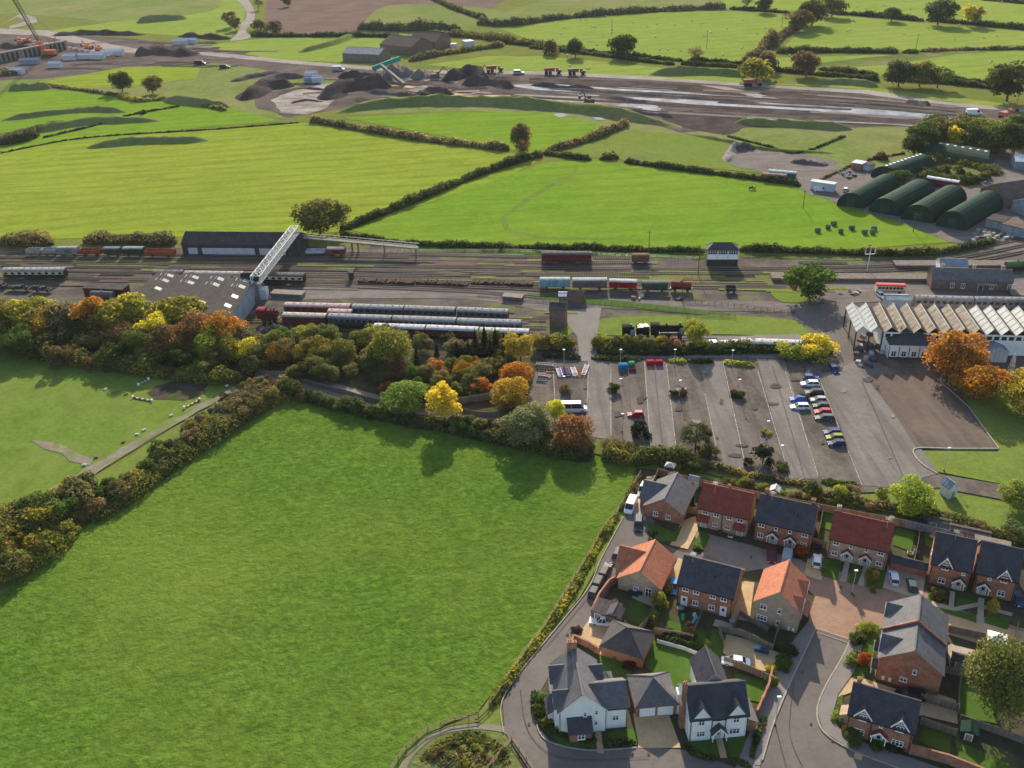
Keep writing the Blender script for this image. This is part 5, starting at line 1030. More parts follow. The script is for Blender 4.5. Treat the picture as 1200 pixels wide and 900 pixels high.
# White house 1 (L plan)
h = House('detached_house', 'white rendered house with tall gable and side wing at the inside of the road bend', (5.3, 97.2), AZ2, 7.0, 9.6); setr(h, 'r_grey', 'r_grey', 'white')
h.block(0, 7.0, 0, 9.8, 4.9, 8.2, 'y'); h.block(3.5, 10.4, .4, 5.8, 4.7, 7.0, 'x', rm=0)
h.block(-.5, 3, 1.2, 4.2, 4.9, 6.6, 'x'); h.block(-.5, 3, 6.2, 9.2, 4.9, 6.6, 'x'); h.block(4, 7.5, 6.0, 8.6, 4.9, 6.4, 'x')
h.win('F', 3.9, 3.7, .5, .9, 1); h.win('F', 5.6, 3.9, .5, .9, 1); h.win('F', 5.6, 1.7, .5, .9, 1); h.win('F', 8.6, 1.9, 1.0, 1.0, 2, off=-.4); h.finish([M['render'], M['brick']])
b = MB(); b.prism([(-1.7, 0), (-1.7, 2.1), (-.003, 3.5), (-.003, 0)], 'x', 1.4, 4.6, 0); o = b.build('bay_wall', M['brick'], h.t)
b = MB(); b.prism([(-1.95, 2.05), (0, 3.6), (0, 3.78), (-1.95, 2.2)][::-1], 'x', 1.1, 4.9, 0); b.build('bay_roof', M['r_slate'], o); h.win('F', 3.1, .9, 1.1, 1.0, 2, off=1.7)
h.gutter(7.0, 10.6, .12, 4.52, (7.1, 10.3)); h.rainpipe(.1, 4.8); h.chimney(2.9, 9.4, 6.9, 9.8, w_=.8, d_=.7); h.chimney(3.7, 9.4, 6.9, 9.6, w_=.5, d_=.5, pots=1)
b = MB(); b.prism([(-1.4, 0), (-1.4, 2.2), (-.003, 3.0), (-.003, 0)], 'y', 2.4, 5.4, 0); o = b.build('side_porch', M['pale'], h.t); b = MB(); b.prism([(-1.7, 2.1), (0, 3.1), (0, 3.25), (-1.7, 2.25)], 'y', 2.2, 5.6, 0); b.build('porch_roof', M['r_slate'], o)
b = MB(); b.hp = 0; b.face([(7.2, 7.2, 2.5), (9.6, 7.2, 2.5), (8.4, 8.4, 3.8)]); b.face([(9.6, 7.2, 2.5), (9.6, 9.6, 2.5), (8.4, 8.4, 3.8)]); b.face([(9.6, 9.6, 2.5), (7.2, 9.6, 2.5), (8.4, 8.4, 3.8)]); b.face([(7.2, 9.6, 2.5), (7.2, 7.2, 2.5), (8.4, 8.4, 3.8)]); b.box(7.4, 9.4, 7.4, 9.4, 0, 2.48); b.build('garden_room', M['r_grey'], h.t)
# White house 2
h = House('detached_house', 'white rendered house with twin front gables and brick end chimney', (24.5, 95.2), AZ2, 8.7, 6.8); setr(h, 'r_slate', 'r_slate', 'white')
h.block(0, 8.7, 0, 6.8, 4.8, 8.0); h.block(3.2, 7.4, 6.4, 12.0, 4.4, 6.9, 'y', rm=0)
for u in (1.7, 6.9):
    h.win('F', u, 3.5, .95, 1.05, 2, off=.06); h.win('F', u + (.0 if u < 3 else -.1), 1.1, 1.3 + (u > 3) * .3, 1.15, 3, off=.06)
h.win('F', 4.3, 3.9, .6, .6, 2); h.win('L', 5.2, 3.4, .9, 1, 2); h.finish([M['render']])
for u in (1.7, 6.9): h.dormer(u, .1, 'r_slate', 'render', 2.9, 4.9, 7.2, 3.4, board=False, win=None, fwd=.05)
h.porch('F', 4.3, 'r_dark', 2.2, 2.3, 3.6, 1.2); h.gutter(3.2, 5.4, -.3, 4.62, (3.3, 5.35)); h.rainpipe(.1, 4.7, -.12); h.rainpipe(8.6, 4.7, -.12)
b = MB(); b.box(-.75, -.003, 2.4, 3.6, 0, 5.0); b.box(-.6, -.003, 2.6, 3.4, 5.0, 9.2); o = b.build('chimney', M['brick'], h.ro)
for q in (-.45, -.15):
    b = MB(); b.cyl((q, 3, 9.2), (q, 3, 9.6), .12, .1, 8); b.build('chimney_pot', M['matte'], h.ro, color=(.42, .22, .13))
b = MB(); b.prism([(8.703, 0), (8.703, 3.1), (10.4, 2.2), (10.4, 0)][::-1], 'y', .8, 5.2, 0); o = b.build('lean_to', M['brick'], h.t); b = MB(); b.prism([(8.7, 3.15), (8.7, 3.3), (10.7, 2.2), (10.7, 2.05)][::-1], 'y', .6, 5.4, 0); b.build('lean_to_roof', M['r_grey'], o)
b = MB(); b.box(-.6, -.003, 5.2, 6.7, 0, 4.4); b.build('side_wing', M['render'], h.t)
# Garages
p = G(683, 0); 
h = House('garage', 'double garage with hipped dark roof and two white doors beside the white house', (17.3, 100.0), AZ2, 6.2, 6.2, 'garage'); setr(h, 'r_grey', 'r_grey', 'brick'); h.hip(0, 6.2, 0, 6.2, 2.5, 5.2, ridge=.4, axis='y')
h.garage('F', 1.7); h.garage('F', 4.5); h.finish([M['brick']])
h = House('garage', 'hipped brick garage behind the tan drive with a white pickup and climbers on its wall', (13.2, 113.0), AZ1, 7.0, 6.2, 'garage'); setr(h, 'r_dark', 'r_dark', 'brick'); h.hip(0, 7.0, 0, 6.2, 2.5, 5.0, ridge=.4); h.finish([M['brick']])
# sheds and small outbuildings
def shed(px, w_, d_, he, hr, az, wm, rm, label, axis='x', wins=(), name='garden_shed', cat='shed', door=True, oh=.15, col=None, group=None):
    p = G(*px); h = House(name, label, (p.x, p.y), az, w_, d_, cat, group); setr(h, rm, rm, wm)
    if hr > he: h.block(0, w_, 0, d_, he, hr, axis, oh=oh, og=.12)
    else: h.wall.box(0, w_, 0, d_, 0, he); h.roof.box(-.1, w_ + .1, -.1, d_ + .1, he, he + .14)
    for f, u, z, a, b_ in wins: h.win(f, u, z, a, b_, 2)
    h.finish([M[wm]])
    if door: h.door('F', w_ * (.5 if w_ < 3 else .25), (.3, .26, .2), min(.9, w_*.4), min(1.9, he - .15), .05, glass=False)
    return h
shed((1110.5,586), 2.1, 2.4, 2.6, 3.7, math.radians(20), 'pale', 'grey_sheet', 'small pale hut with steep grey roof on the grass beside the entrance road', 'y', name='hut')
shed((780,570), 2.6, 2.2, 1.9, 2.6, AZ1, 'wood_grey', 'asbestos', 'grey wooden shed behind the grey bungalow', 'y')
shed((806,572), 2.0, 1.6, 2.2, 2.7, AZ1, 'pale', 'grey_sheet', 'small white pergola shed right of the grey wooden one', 'x')
shed((901,584), 1.8, 1.8, 1.9, 2.5, AZ1, 'wood_grey', 'white_sheet', 'tiny shed with pale roof behind the slate-roofed terrace', 'y')
shed((693,727), 4.4, 3.6, 2.1, 2.1, AZ1, 'wood_grey', 'asbestos', 'flat felt-roofed shed beside the orange bungalow garden')
shed((709,731), 2.6, 2.6, 2.0, 2.9, AZ1, 'wood_grey', 'r_dark', 'dark gabled shed right against the flat felt-roofed one', 'y')
shed((1124,866), 2.2, 2.0, 1.6, 2.1, AZ1, 'green_sheet', 'green_sheet', 'small green metal garden shed on a slab path', 'y')
shed((1111,631), 7.0, 2.2, 2.0, 2.3, AZ1, 'grey_sheet', 'asbestos', 'grey garden room with two white windows behind the detached houses', 'x', (('F', 1.6, .9, .9, 1.1), ('F', 3.6, .9, .9, 1.1)), name='garden_room', cat='garden room')
shed((1140,645), 6.0, 2.2, 2.1, 2.1, AZ1, 'wood_fence', 'wood_grey', 'timber garden building with flat slatted roof at the right end of the fence', name='garden_room', cat='garden room')
shed((1086,619), 4.0, 1.8, 1.8, 2.0, AZ1, 'grey_sheet', 'asbestos', 'low blue-grey shed against the long fence', 'x')
shed((1113,783), 2.2, 1.8, 1.9, 2.4, AZ1, 'wood_grey', 'asbestos', 'small dark shed at the right back of the large brick house patio', 'x')
# carport linking wall slate roof
p0 = G(1041, 672); h = House('carport', 'long low slate-roofed garage row behind the white and green cars', (p0.x + .6, p0.y + 1.0), AZ1, 6.0, 1.8, 'garage'); setr(h, 'r_slate', 'r_slate', 'brick'); h.block(0, 6.0, 0, 1.8, 1.9, 2.6, 'x', oh=.2); h.finish([M['brick']])

# ------------------------------------------------------------------ fences and walls
def fence(px, hgt, label, mat='wood_fence', th=.06, post=1.9, kind='board', name='garden_fence', cat='fence', pm='wood', smooth=False, maxpost=90, group=None, pr=.05):
    pts = [G(a, b) for a, b in px]
    if smooth: pts = [Vector((x, y, 0)) for x, y in smoothpoly([tuple(p[:2]) for p in pts], False, 5)]
    o0 = pts[0].copy(); t = thing(name, label, cat, o0, 0, group); b = MB(); tot = sum((pts[i+1]-pts[i]).length for i in range(len(pts)-1)); st = max(post, tot / maxpost); post_me = None; acc = 0
    pb = MB(); pb.box(-pr, pr, -pr, pr, 0, hgt + .06); post_me = pb.mesh('post', M[pm])
    for i in range(len(pts)-1):
        a = pts[i]-o0; d = pts[i+1]-pts[i]; L = d.length
        if L < .05: continue
        an = math.atan2(d.y, d.x); Mx = Matrix.Translation(a) @ Matrix.Rotation(an, 4, 'Z')
        if kind == 'board': b.box(0, L, -th/2, th/2, .03, hgt, 0, Mx)
        elif kind == 'wall': b.box(0, L, -th/2, th/2, 0, hgt, 0, Mx); b.box(0, L, -th/2-.04, th/2+.04, hgt, hgt+.08, 0, Mx)
        elif kind == 'rail':
            for z in (.35, .65, .97): b.box(0, L, -.03, .03, hgt*z-.05, hgt*z+.05, 0, Mx)
        elif kind == 'wire':
            for z in (.3, .6, .9): b.box(0, L, -.012, .012, hgt*z-.012, hgt*z+.012, 0, Mx)
        while acc <= L:
            q = a + d.normalized()*acc; ob('post' if kind != 'wall' else 'pier', post_me, t, None, q, an); acc += st
        acc -= L
    b.build({'board': 'panel', 'wall': 'brickwork', 'rail': 'rail', 'wire': 'wire'}[kind], M[mat], t); return t
fence([(771,558),(800,566),(860,580),(930,594),(1000,608),(1060,619)], 2.0, 'long wooden fence behind the back gardens of the upper terraces', post=1.9)
fence([(1060,619),(1110,631)], 2.0, 'dark continuation of the long back fence behind the low grey sheds', 'grey_sheet')
fence([(1165,648),(1200,656),(1230,664)], 1.9, 'brown wooden fence at the far right behind the last garden')
fence([(757,594),(763,576),(771,558)], 1.9, 'tall fence closing the corner garden of the grey bungalow on the field side')
fence([(757,582),(775,592)], 1.8, 'short wooden fence between the white pickup and the bungalow wing')
fence([(811,578),(814,600)], 1.8, 'short fence between the bungalow and the cream terrace')
fence([(806,602),(818,604)], 1.8, 'garden gate fence at the end of the bungalow drive')
fence([(958,635),(962,612),(964,600)], 1.6, 'grey fence dividing the brick terrace garden from its neighbour', 'wood_grey')
fence([(871,586),(868,600)], 1.5, 'short fence between the cream and brick terrace gardens')
fence([(931,598),(929,611)], 1.5, 'short fence across the middle of the brick terrace gardens')
fence([(950,638),(968,644)], 1.8, 'wooden fence closing the gap beside the brick terrace')
fence([(1070,664),(1075,640),(1077,622)], 1.7, 'grey fence right of the bright lawn of the cream terrace', 'wood_grey')
fence([(744,748),(760,730),(772,704)], 1.7, 'fence between the orange bungalow and the play garden', 'wood_grey')
fence([(810,750),(822,722)], 1.6, 'fence dividing the two rear gardens of the slate-roofed terrace', 'wood_grey')
fence([(856,744),(866,725)], 1.6, 'pale fence right of the slate-roofed terrace gardens', 'wood_grey')
fence([(848,760),(842,742),(868,746),(905,764)], 1.7, 'weathered fence round the drive with the white saloon', 'wood_grey')
fence([(905,764),(910,744),(917,733)], 1.8, 'brown fence beside the orange-roofed house', 'wood_fence')
fence([(866,722),(882,732),(900,742)], 1.4, 'low fence under the orange-roofed house windows', 'wood_grey')
fence([(770,755),(800,763),(830,775)], 1.1, 'low pale fence at the back of the big lawn', 'pale', name='garden_fence', pm='pale')
fence([(848,778),(880,790),(902,800)], 1.7, 'light fence at the front edge of the white saloon drive', 'wood_fence')
fence([(767,744),(812,752)], 1.7, 'fence behind the planting of the play gardens', 'wood_fence')
fence([(1110,742),(1160,753),(1200,763)], 1.8, 'weathered fence behind the patio with the white gazebo', 'wood_grey')
fence([(1108,790),(1140,797),(1170,806)], 1.8, 'fence along the near edge of the patio', 'wood_grey')
fence([(1078,823),(1122,835)], 1.8, 'dark fence between the drive and the large brick house garden', 'wood_grey')
fence([(1078,850),(1120,864)], 1.7, 'dark fence at the near edge of the cottage drive', 'wood_grey')
fence([(1122,838),(1122,820),(1124,800)], 1.7, 'fence between the drive and the shaded lawn at the right', 'wood_grey')
fence([(1124,846),(1170,862),(1205,875)], 1.6, 'dark fence across the lawns at the right', 'wood_grey')
fence([(1192,735),(1188,752)], 1.6, 'short brown fence by the right edge beside the blue car', 'wood_fence')
fence([(1066,884),(1110,896),(1150,912),(1205,940)], 2.0, 'red brick garden wall right of the cottage', 'brick', .24, 3.5, 'wall', 'garden_wall', 'wall', 'brick', pr=.17)
fence([(904,792),(900,810),(893,826),(886,842)], 1.8, 'red brick garden wall with piers stepping down beside the second white house', 'brick', .24, 2.2, 'wall', 'garden_wall', 'wall', 'brick', pr=.22)
fence([(668,770),(672,752),(690,760),(702,768)], 1.6, 'red brick wall below the tan drive with the white pickup', 'brick', .24, 2.0, 'wall', 'garden_wall', 'wall', 'brick', pr=.2)
fence([(694,722),(702,704),(714,688),(722,684)], 1.8, 'red brick wall behind the dark parked cars', 'brick', .24, 2.4, 'wall', 'garden_wall', 'wall', 'brick', pr=.2)
fence([(751,556),(735,585),(705,625),(688,655),(660,700),(640,735),(600,790),(578,825),(560,842)], 1.2, 'post and rail field fence along the right side of the large field', 'wood', post=2.6, kind='rail', name='field_fence', pm='wood', maxpost=80)
fence([(458,905),(475,880),(500,858),(530,846),(560,842)], 1.1, 'post and rail fence round the footpath bend at the bottom', 'wood', post=2.2, kind='rail', name='field_fence')
fence([(570,905),(600,868),(612,885),(632,915)], 1.1, 'post and rail fence beside the scrub at the bottom road edge', 'wood', post=2.2, kind='rail', name='field_fence')
fence([(300,452),(340,462),(400,478),(480,493),(560,505),(610,510)], 1.7, 'lower grey board fence along the path beside the wood', 'wood_grey', kind='board', name='path_fence', smooth=True, maxpost=40)
fence([(300,438),(340,446),(400,462),(450,476),(520,481),(560,489),(585,490)], 1.7, 'upper grey board fence along the path beside the wood', 'wood_grey', kind='board', name='path_fence', smooth=True, maxpost=40)
fence([(538,474),(560,471),(583,467)], 2.0, 'curved grey fence at the near end of the miniature railway garden', 'wood_grey', maxpost=20)
fence([(583,467),(592,440),(597,418)], 1.8, 'thin fence right of the miniature railway garden', 'wood_grey', maxpost=20)
fence([(565,409),(580,418),(588,426),(597,426)], 1.8, 'grey fence at the far corner of the miniature railway garden', 'wood_grey', smooth=True, maxpost=20)
fence([(800,354),(860,360),(905,366),(932,368)], 1.3, 'dark slatted fence below the yard lane left of the station', 'dark', kind='rail', name='yard_fence', pm='dark', maxpost=50)
fence([(560,346),(620,352),(700,357),(780,364),(820,370),(862,372)], 1.3, 'pale post fence between the yard platform and the grass bank', 'wood_grey', kind='rail', name='yard_fence', maxpost=70)
fence([(340,300),(420,296),(600,295),(820,304)], 1.1, 'wire fence between the low field hedge and the main line', 'steel', kind='wire', name='line_fence', pm='concrete', maxpost=60)
fence([(0,590),(60,560),(105,546)], .1, 'low kerb rail on paddock', 'wood', kind='rail', name='track_rail')if False else None
# ------------------------------------------------------------------ railway
def track(px, label, gauge=.75, world=False, step=.75):
    pts = smoothpoly([tuple(G(a, b)[:2]) for a, b in px], False, 6); b = MB(); r = MB()
    t = thing('railway_track', label, 'track', (pts[0][0], pts[0][1], 0)); ox, oy = pts[0]; L = 0
    for i in range(len(pts)-1):
        a = Vector(pts[i]) - Vector((ox, oy)); d = Vector(pts[i+1]) - Vector(pts[i]); l = d.length
        if l < .01: continue
        an = math.atan2(d.y, d.x); Mx = Matrix.Translation((a.x, a.y, 0)) @ Matrix.Rotation(an, 4, 'Z')
        for q in (-1, 1): r.box(-.02, l + .02, q*gauge - .06, q*gauge + .06, .26, .42, 0, Mx)
        while L < l:
            b.box(L - .15, L + .15, -1.3, 1.3, .20, .30, 0, Mx); L += step
        L -= l
    r.build('rails', M['rail'], t, uv=False); b.build('sleepers', M['sleeper'], t, uv=False); return t
TR = [([(-20,297),(60,297),(206,299),(330,300),(480,302)],'back siding under the left wagons and long grey shed'),
      ([(-20,302),(150,304),(400,306),(640,308),(760,308)],'siding under the red coach and brown wagon'),
      ([(-20,307),(200,310),(500,313),(800,316),(960,314),(1060,311),(1130,302),(1220,284)],'far main line passing in front of the signal box'),
      ([(-20,311),(200,315),(500,318),(800,321),(960,319),(1070,316),(1140,307),(1220,292)],'near main line passing in front of the signal box'),
      ([(80,318),(220,320),(500,323),(640,322)],'siding behind the cream and maroon coaches'),
      ([(-20,327),(90,327),(200,329),(360,331),(450,329),(640,334),(800,337),(920,338)],'siding under the row of coloured vans'),
      ([(340,335),(450,338),(560,343),(640,350)],'curving siding across the cinder yard'),
      ([(300,368),(400,369),(520,373),(640,376)],'museum siding behind the long coach rake'),
      ([(290,377),(400,379),(520,382),(640,385)],'museum siding under the long coach rake'),
      ([(420,386),(520,389),(640,393)],'museum siding under the white-roofed vehicles'),
      ([(330,296),(500,299),(640,302),(740,303)],'upper siding right of the footbridge piers'),([(200,314),(330,315),(480,319),(640,323),(760,325)],'middle loop line through the yard'),([(360,324),(480,327),(600,330),(760,333),(900,334)],'weedy loop line above the coloured vans'),([(380,331),(500,335),(600,339),(700,343)],'short storage siding in the cinder yard'),
      ([(1040,300),(1100,298),(1160,288),(1220,276)],'branch siding curving to the right edge'),
      ([(1065,357),(1130,359),(1220,361)],'platform line behind the sawtooth shed'),
      ([(724,398.5),(780,398.5),(840,399)],'display track under the black steam engine'),
      ([(858,409),(905,410),(950,411)],'narrow line under the white train')]
for a, l in TR: track(a, l)
track([(505,423),(540,417),(568,424),(582,439),(578,455),(560,466),(545,473)], 'miniature railway line curving round its garden', .3, step=.5)

def bogie(parent, x, me=[None]):
    if me[0] is None:
        b = MB()
        for q in (-1, 1):
            for s_ in (-.72, .72): b.cyl((q*1.1, s_ - .07, .85), (q*1.1, s_ + .07, .85), .46, n=12)
            b.cyl((q*1.1, -.75, .85), (q*1.1, .75, .85), .08, n=6)
        for s_ in (-.95, .85): b.box(-1.6, 1.6, s_, s_ + .1, .75, 1.05)
        me[0] = b.mesh('bogie', M['dark'])
    return ob('bogie', me[0], parent, None, (x, 0, 0))
AX = [None]
def axle(parent, x):
    if AX[0] is None:
        b = MB()
        for s_ in (-.72, .72): b.cyl((0, s_ - .07, .88), (0, s_ + .07, .88), .48, n=12)
        b.cyl((0, -.72, .88), (0, .72, .88), .08, n=6); AX[0] = b.mesh('wheelset', M['dark'])
    return ob('wheelset', AX[0], parent, None, (x, 0, 0))
def place2(a, b_):
    A, B = G(*a), G(*b_); return (A + B)/2, math.atan2(B.y-A.y, B.x-A.x), (B - A).length
def roofarc(b, L, w_, z, rise, m=0, n=8, over=.08, thick=.09):
    top = [(-math.cos(math.pi*i/n)*(w_/2+over), z + math.sin(math.pi*i/n)*rise) for i in range(n+1)]
    poly = top + [(w_/2 + over - .1, z - thick), (-w_/2 - over + .1, z - thick)]
    b.prism(poly[::-1], 'x', -L/2 - .05, L/2 + .05, m)
def coach(a, b_, label, low, up=None, roof=(.3, .29, .28), nwin=9, H=3.75, cat='coach', name='railway_coach', group=None, L=None, wincol='glass', bog=True, smoothroof=True):
    c, an, l = place2(a, b_); L = L or l; t = thing(name, label, cat, c, an, group); w_ = 2.75
    b = MB(); b.box(-L/2, L/2, -w_/2, w_/2, 1.15, H - .35); b.build('body', M['sheet'], t, color=low)
    if up:
        for q in (-1, 1):
            b = MB(); b.box(-L/2 + .1, L/2 - .1, q*w_/2 - .012 - .01*(q<0), q*w_/2 + .012 + .01*(q>0), 2.15, H - .5); b.build('upper_panel', M['sheet'], t, color=up)
    b = MB(); roofarc(b, L, w_, H - .35, .55); 
    r = b.build('roof', M['sheet'], t, color=roof, smooth=False)
    v = MB(); k = int(L / 2)
    for i in range(k): v.box(-L/2 + (i+.5)*L/k - .15, -L/2 + (i+.5)*L/k + .15, -.14, .14, H + .17, H + .33)
    v.build('roof_vents', M['sheet'], r, color=MUL(roof, .7))
    if nwin:
        wm = MB(); wm.box(-.55, .55, -.03, .0, 2.25, 3.0); wme = wm.mesh('window', M[wincol])
        for i in range(nwin):
            x = -L/2 + (i + .5)*L/nwin
            o = ob('window', wme, t, None, (x, -w_/2 - .025, 0)); o.scale = (min(1, L/nwin/1.9), 1, 1)
            o = ob('window', wme, t, None, (x, w_/2 + .055, 0)); o.scale = (min(1, L/nwin/1.9), 1, 1)
    b = MB(); b.box(-L/2, L/2, -.9, .9, .85, 1.15); b.box(-L*.18, L*.18, -1.1, 1.1, .55, .85)
    for q in (-1, 1): b.box(q*L/2 - (.0 if q > 0 else .45), q*L/2 + (.45 if q > 0 else 0), -.75, -.5, .95, 1.15); b.box(q*L/2 - (.0 if q > 0 else .45), q*L/2 + (.45 if q > 0 else 0), .5, .75, .95, 1.15)
    b.build('underframe', M['dark'], t)
    if bog:
        for q in (-1, 1): bogie(t, q*(L/2 - 2.6))
    return t
def wagon(a, b_, label, col, kind='open', H=2.5, roof=(.28, .27, .26), cat='wagon', group=None, name='railway_wagon'):
    c, an, L = place2(a, b_); t = thing(name, label, cat, c, an, group); w_ = 2.5; b = MB()
    if kind == 'open':
        b.box(-L/2, L/2, -w_/2, w_/2, 1.1, 1.3)
        for q in (-1, 1): b.box(-L/2, L/2, q*w_/2 - .06, q*w_/2 + .06, 1.3, H); b.box(q*(L/2 - .06) - .06, q*(L/2 - .06) + .06, -w_/2 + .06, w_/2 - .06, 1.3, H)
        k = max(3, int(L/1.6))
        for i in range(k + 1): b.box(-L/2 + i*(L-.12)/k, -L/2 + i*(L-.12)/k + .12, -w_/2 - .12, -w_/2 - .061, 1.2, H)
        b.build('body', M['sheet'], t, color=col)
    elif kind == 'van':
        b.box(-L/2, L/2, -w_/2, w_/2, 1.1, H); k = max(3, int(L/1.8))
        for i in range(k + 1): b.box(-L/2 + i*(L-.1)/k, -L/2 + i*(L-.1)/k + .1, -w_/2 - .07, -w_/2, 1.15, H)
        b.build('body', M['sheet'], t, color=col); b = MB(); roofarc(b, L, w_, H, .42); b.build('roof', M['sheet'], t, color=roof)
        b = MB(); b.box(-.9, .9, -w_/2 - .1, -w_/2 - .01, 1.2, H - .15); b.build('door', M['sheet'], t, color=MUL(col, .8))
    elif kind == 'flat':
        b.box(-L/2, L/2, -w_/2, w_/2, 1.05, 1.3); b.build('body', M['sheet'], t, color=col)
        r = random.Random(int(L*10)); ld = MB()
        for i in range(int(L/1.2)): x = -L/2 + i*1.2; ld.box(x, x + r.uniform(.6, 1.1), r.uniform(-1.1, -.3), r.uniform(.3, 1.1), 1.303, 1.35 + r.uniform(.2, .9))
        ld.build('load', M['matte'], t, color=MUL(col, 1.6))
    elif kind == 'tank':
        b.cyl((-L/2 + .3, 0, 2.2), (L/2 - .3, 0, 2.2), 1.05, n=16); b.cyl((0, 0, 3.2), (0, 0, 3.5), .3, n=8); b.build('barrel', M['sheet'], t, color=col, smooth=False)
        b = MB(); b.box(-L/2, L/2, -.9, .9, 1.0, 1.15); b.build('underframe', M['dark'], t)
    if L > 12:
        for q in (-1, 1): bogie(t, q*(L/2 - 2))
    else:
        for q in (-1, 1): axle(t, q*L*.28)
    b = MB(); b.box(-L/2 + .01, L/2 - .01, -.8, .8, .85, 1.05)
    for q in (-1, 1):
        for s_ in (-.62, .62): b.box(q*L/2 - (0 if q > 0 else .4), q*L/2 + (.4 if q > 0 else 0), s_-.1, s_+.1, .93, 1.04)
    if kind != 'tank': b.build('underframe', M['dark'], t)
    return t
CREAM = (.55, .47, .32); MAR = (.12, .022, .02); GRY = (.2, .19, .185)
coach((8,327),(79,327),'cream and brown coach at the far left of the yard', (.05, .035, .03), CREAM, (.30, .29, .27), 9)
coach((-30,316),(-1,317),'white and blue coach end cut by the left edge', (.3, .36, .45), None, (.5, .5, .52), 3)
coach((183,330),(217,330),'short maroon van coach left of the cream and maroon coach', MAR, None, (.16, .15, .15), 0)
coach((219,331),(287,332),'cream and maroon coach behind the engine shed roof', MAR, CREAM, (.33, .30, .27), 9)
coach((289,332),(358,334),'chocolate and cream coach passing under the footbridge', (.04, .03, .028), CREAM, (.13, .125, .12), 9)
coach((635,308),(693,308),'maroon coach standing alone below the green field hedge', (.17, .02, .025), None, (.12, .11, .11), 9)
wagon((740,309),(760,309),'rusty brown hopper wagon right of the maroon coach', (.16, .085, .06), 'van', 3.1, (.16, .09, .06))
wagon((34,299),(51,299),'pale grey open wagon at the left end of the wagon row', (.28, .27, .26))
wagon((52,299),(69,299),'pale grey open wagon second in the wagon row', (.27, .27, .27))
wagon((70,300),(94,300),'grey sheeted van with rounded cover third in the wagon row', (.20, .20, .19), 'van', 3.1, (.25, .25, .24))
wagon((96,300),(120,300),'rust-red open wagon beside the grey sheeted van', (.24, .07, .045))
wagon((124,300),(143,300),'small dark green shunting engine in the wagon row', (.06, .07, .06), 'van', 2.9, (.14, .15, .14))
wagon((147,300),(170,300),'dark green van with pale roof in the wagon row', (.03, .055, .045), 'van', 3.0, (.22, .24, .22))
wagon((172,301),(206,301),'long rust-red open wagon at the right end of the wagon row', (.26, .08, .045))
wagon((-10,338),(9,338),'dark loaded flat wagon at the left edge', (.045, .045, .048), 'flat')
wagon((12,340),(38,341),'black flat wagon with scrap behind the shelter belt', (.04, .04, .045), 'flat')
wagon((41,342),(62,343),'second black flat wagon with scrap behind the shelter belt', (.04, .042, .04), 'flat')
wagon((360,299),(381,299),'white flat container wagon beside the long grey shed end', (.45, .47, .48), 'open', 2.0)
wagon((385,300),(405,300),'rusty brake van with pale roof near the footbridge walkway', (.17, .05, .04), 'van', 2.9, (.42, .38, .32))
wagon((633,338),(668,338),'light blue van at the left of the coloured row', (.16, .32, .38), 'van', 3.2, (.32, .36, .36), name='railway_van', cat='van')
wagon((671,339),(711,339),'faded brown van between the light blue and bright red ones', (.14, .11, .105), 'van', 3.3, (.36, .36, .36), name='railway_van', cat='van')
wagon((714,339),(746,340),'bright red van in the middle of the coloured row', (.33, .02, .03), 'van', 3.0, (.38, .37, .37), name='railway_van', cat='van')
wagon((752,341),(782,341),'dark green and grey van right of the bright red one', (.06, .09, .07), 'van', 2.9, (.12, .14, .12), name='railway_van', cat='van')
wagon((785,341),(811,342),'small red and grey diesel shunter at the right of the coloured row', (.22, .05, .05), 'tank', 2.6, name='shunter', cat='engine')
wagon((850,343),(862,343),'tiny dark trolley wagon on the grassy siding below the signal box', (.05, .05, .05), 'open', 1.9)
wagon((108,352),(136,353),'grey tank wagon in front of the maroon store', (.16, .16, .16), 'tank')
coach((387,377),(413,377.6),'pink-roofed coach end behind the maroon van', (.16, .07, .06), None, (.42, .30, .27), 0, L=7)
coach((336,369),(412,371),'pinkish-roofed coach left of the back museum rake', (.14, .05, .045), None, (.42, .31, .28), 8)
coach((415,371),(474,373),'silver-roofed coach second in the back museum rake', (.10, .09, .09), None, (.25, .25, .245), 8)
coach((476,373),(534,375),'silver-roofed coach third in the back museum rake', (.10, .10, .10), None, (.25, .25, .245), 8)
coach((537,375),(596,377.5),'silver-roofed coach at the right end of the back museum rake', (.11, .10, .10), None, (.25, .25, .245), 8)
coach((334,381),(384,382.5),'maroon parcels van with cream roof at the head of the front museum rake', (.15, .04, .04), None, (.40, .36, .29), 0)
coach((387,382.5),(460,385),'green and grey coach second in the front museum rake', (.06, .085, .075), (.15,.17,.16), (.25, .25, .245), 11)
coach((462,385),(535,387.5),'dark coach third in the front museum rake', (.07, .07, .07), (.14,.14,.14), (.25, .25, .245), 11)
coach((537,388),(611,390.5),'dark coach at the right end of the front museum rake', (.08, .08, .08), (.15,.14,.14), (.25, .25, .245), 11)
coach((440,393),(499,395),'white-roofed maroon vehicle nearest the wood on the left', (.16, .03, .04), None, (.45, .45, .45), 6, 3.4)
coach((501,395),(561,397.5),'white-roofed maroon vehicle in the middle beside the wood', (.16, .03, .04), None, (.45, .45, .45), 6, 3.4)
coach((563,398),(620,400),'white-roofed maroon vehicle at the right beside the wood', (.15, .04, .04), None, (.45, .45, .44), 6, 3.4)
coach((1070,361),(1137,363),'grey-roofed coach on the platform line behind the sawtooth shed', (.16, .15, .14), None, (.22, .21, .21), 9)
coach((1139,363),(1206,364),'second grey-roofed coach behind the sawtooth shed at the right edge', (.15, .14, .14), None, (.2, .2, .2), 9)
coach((868,408),(945,411),'long white open-sided miniature train beside the car park hedge', (.3, .3, .3), None, (.5, .48, .44), 0, 2.6, name='miniature_train', cat='train')
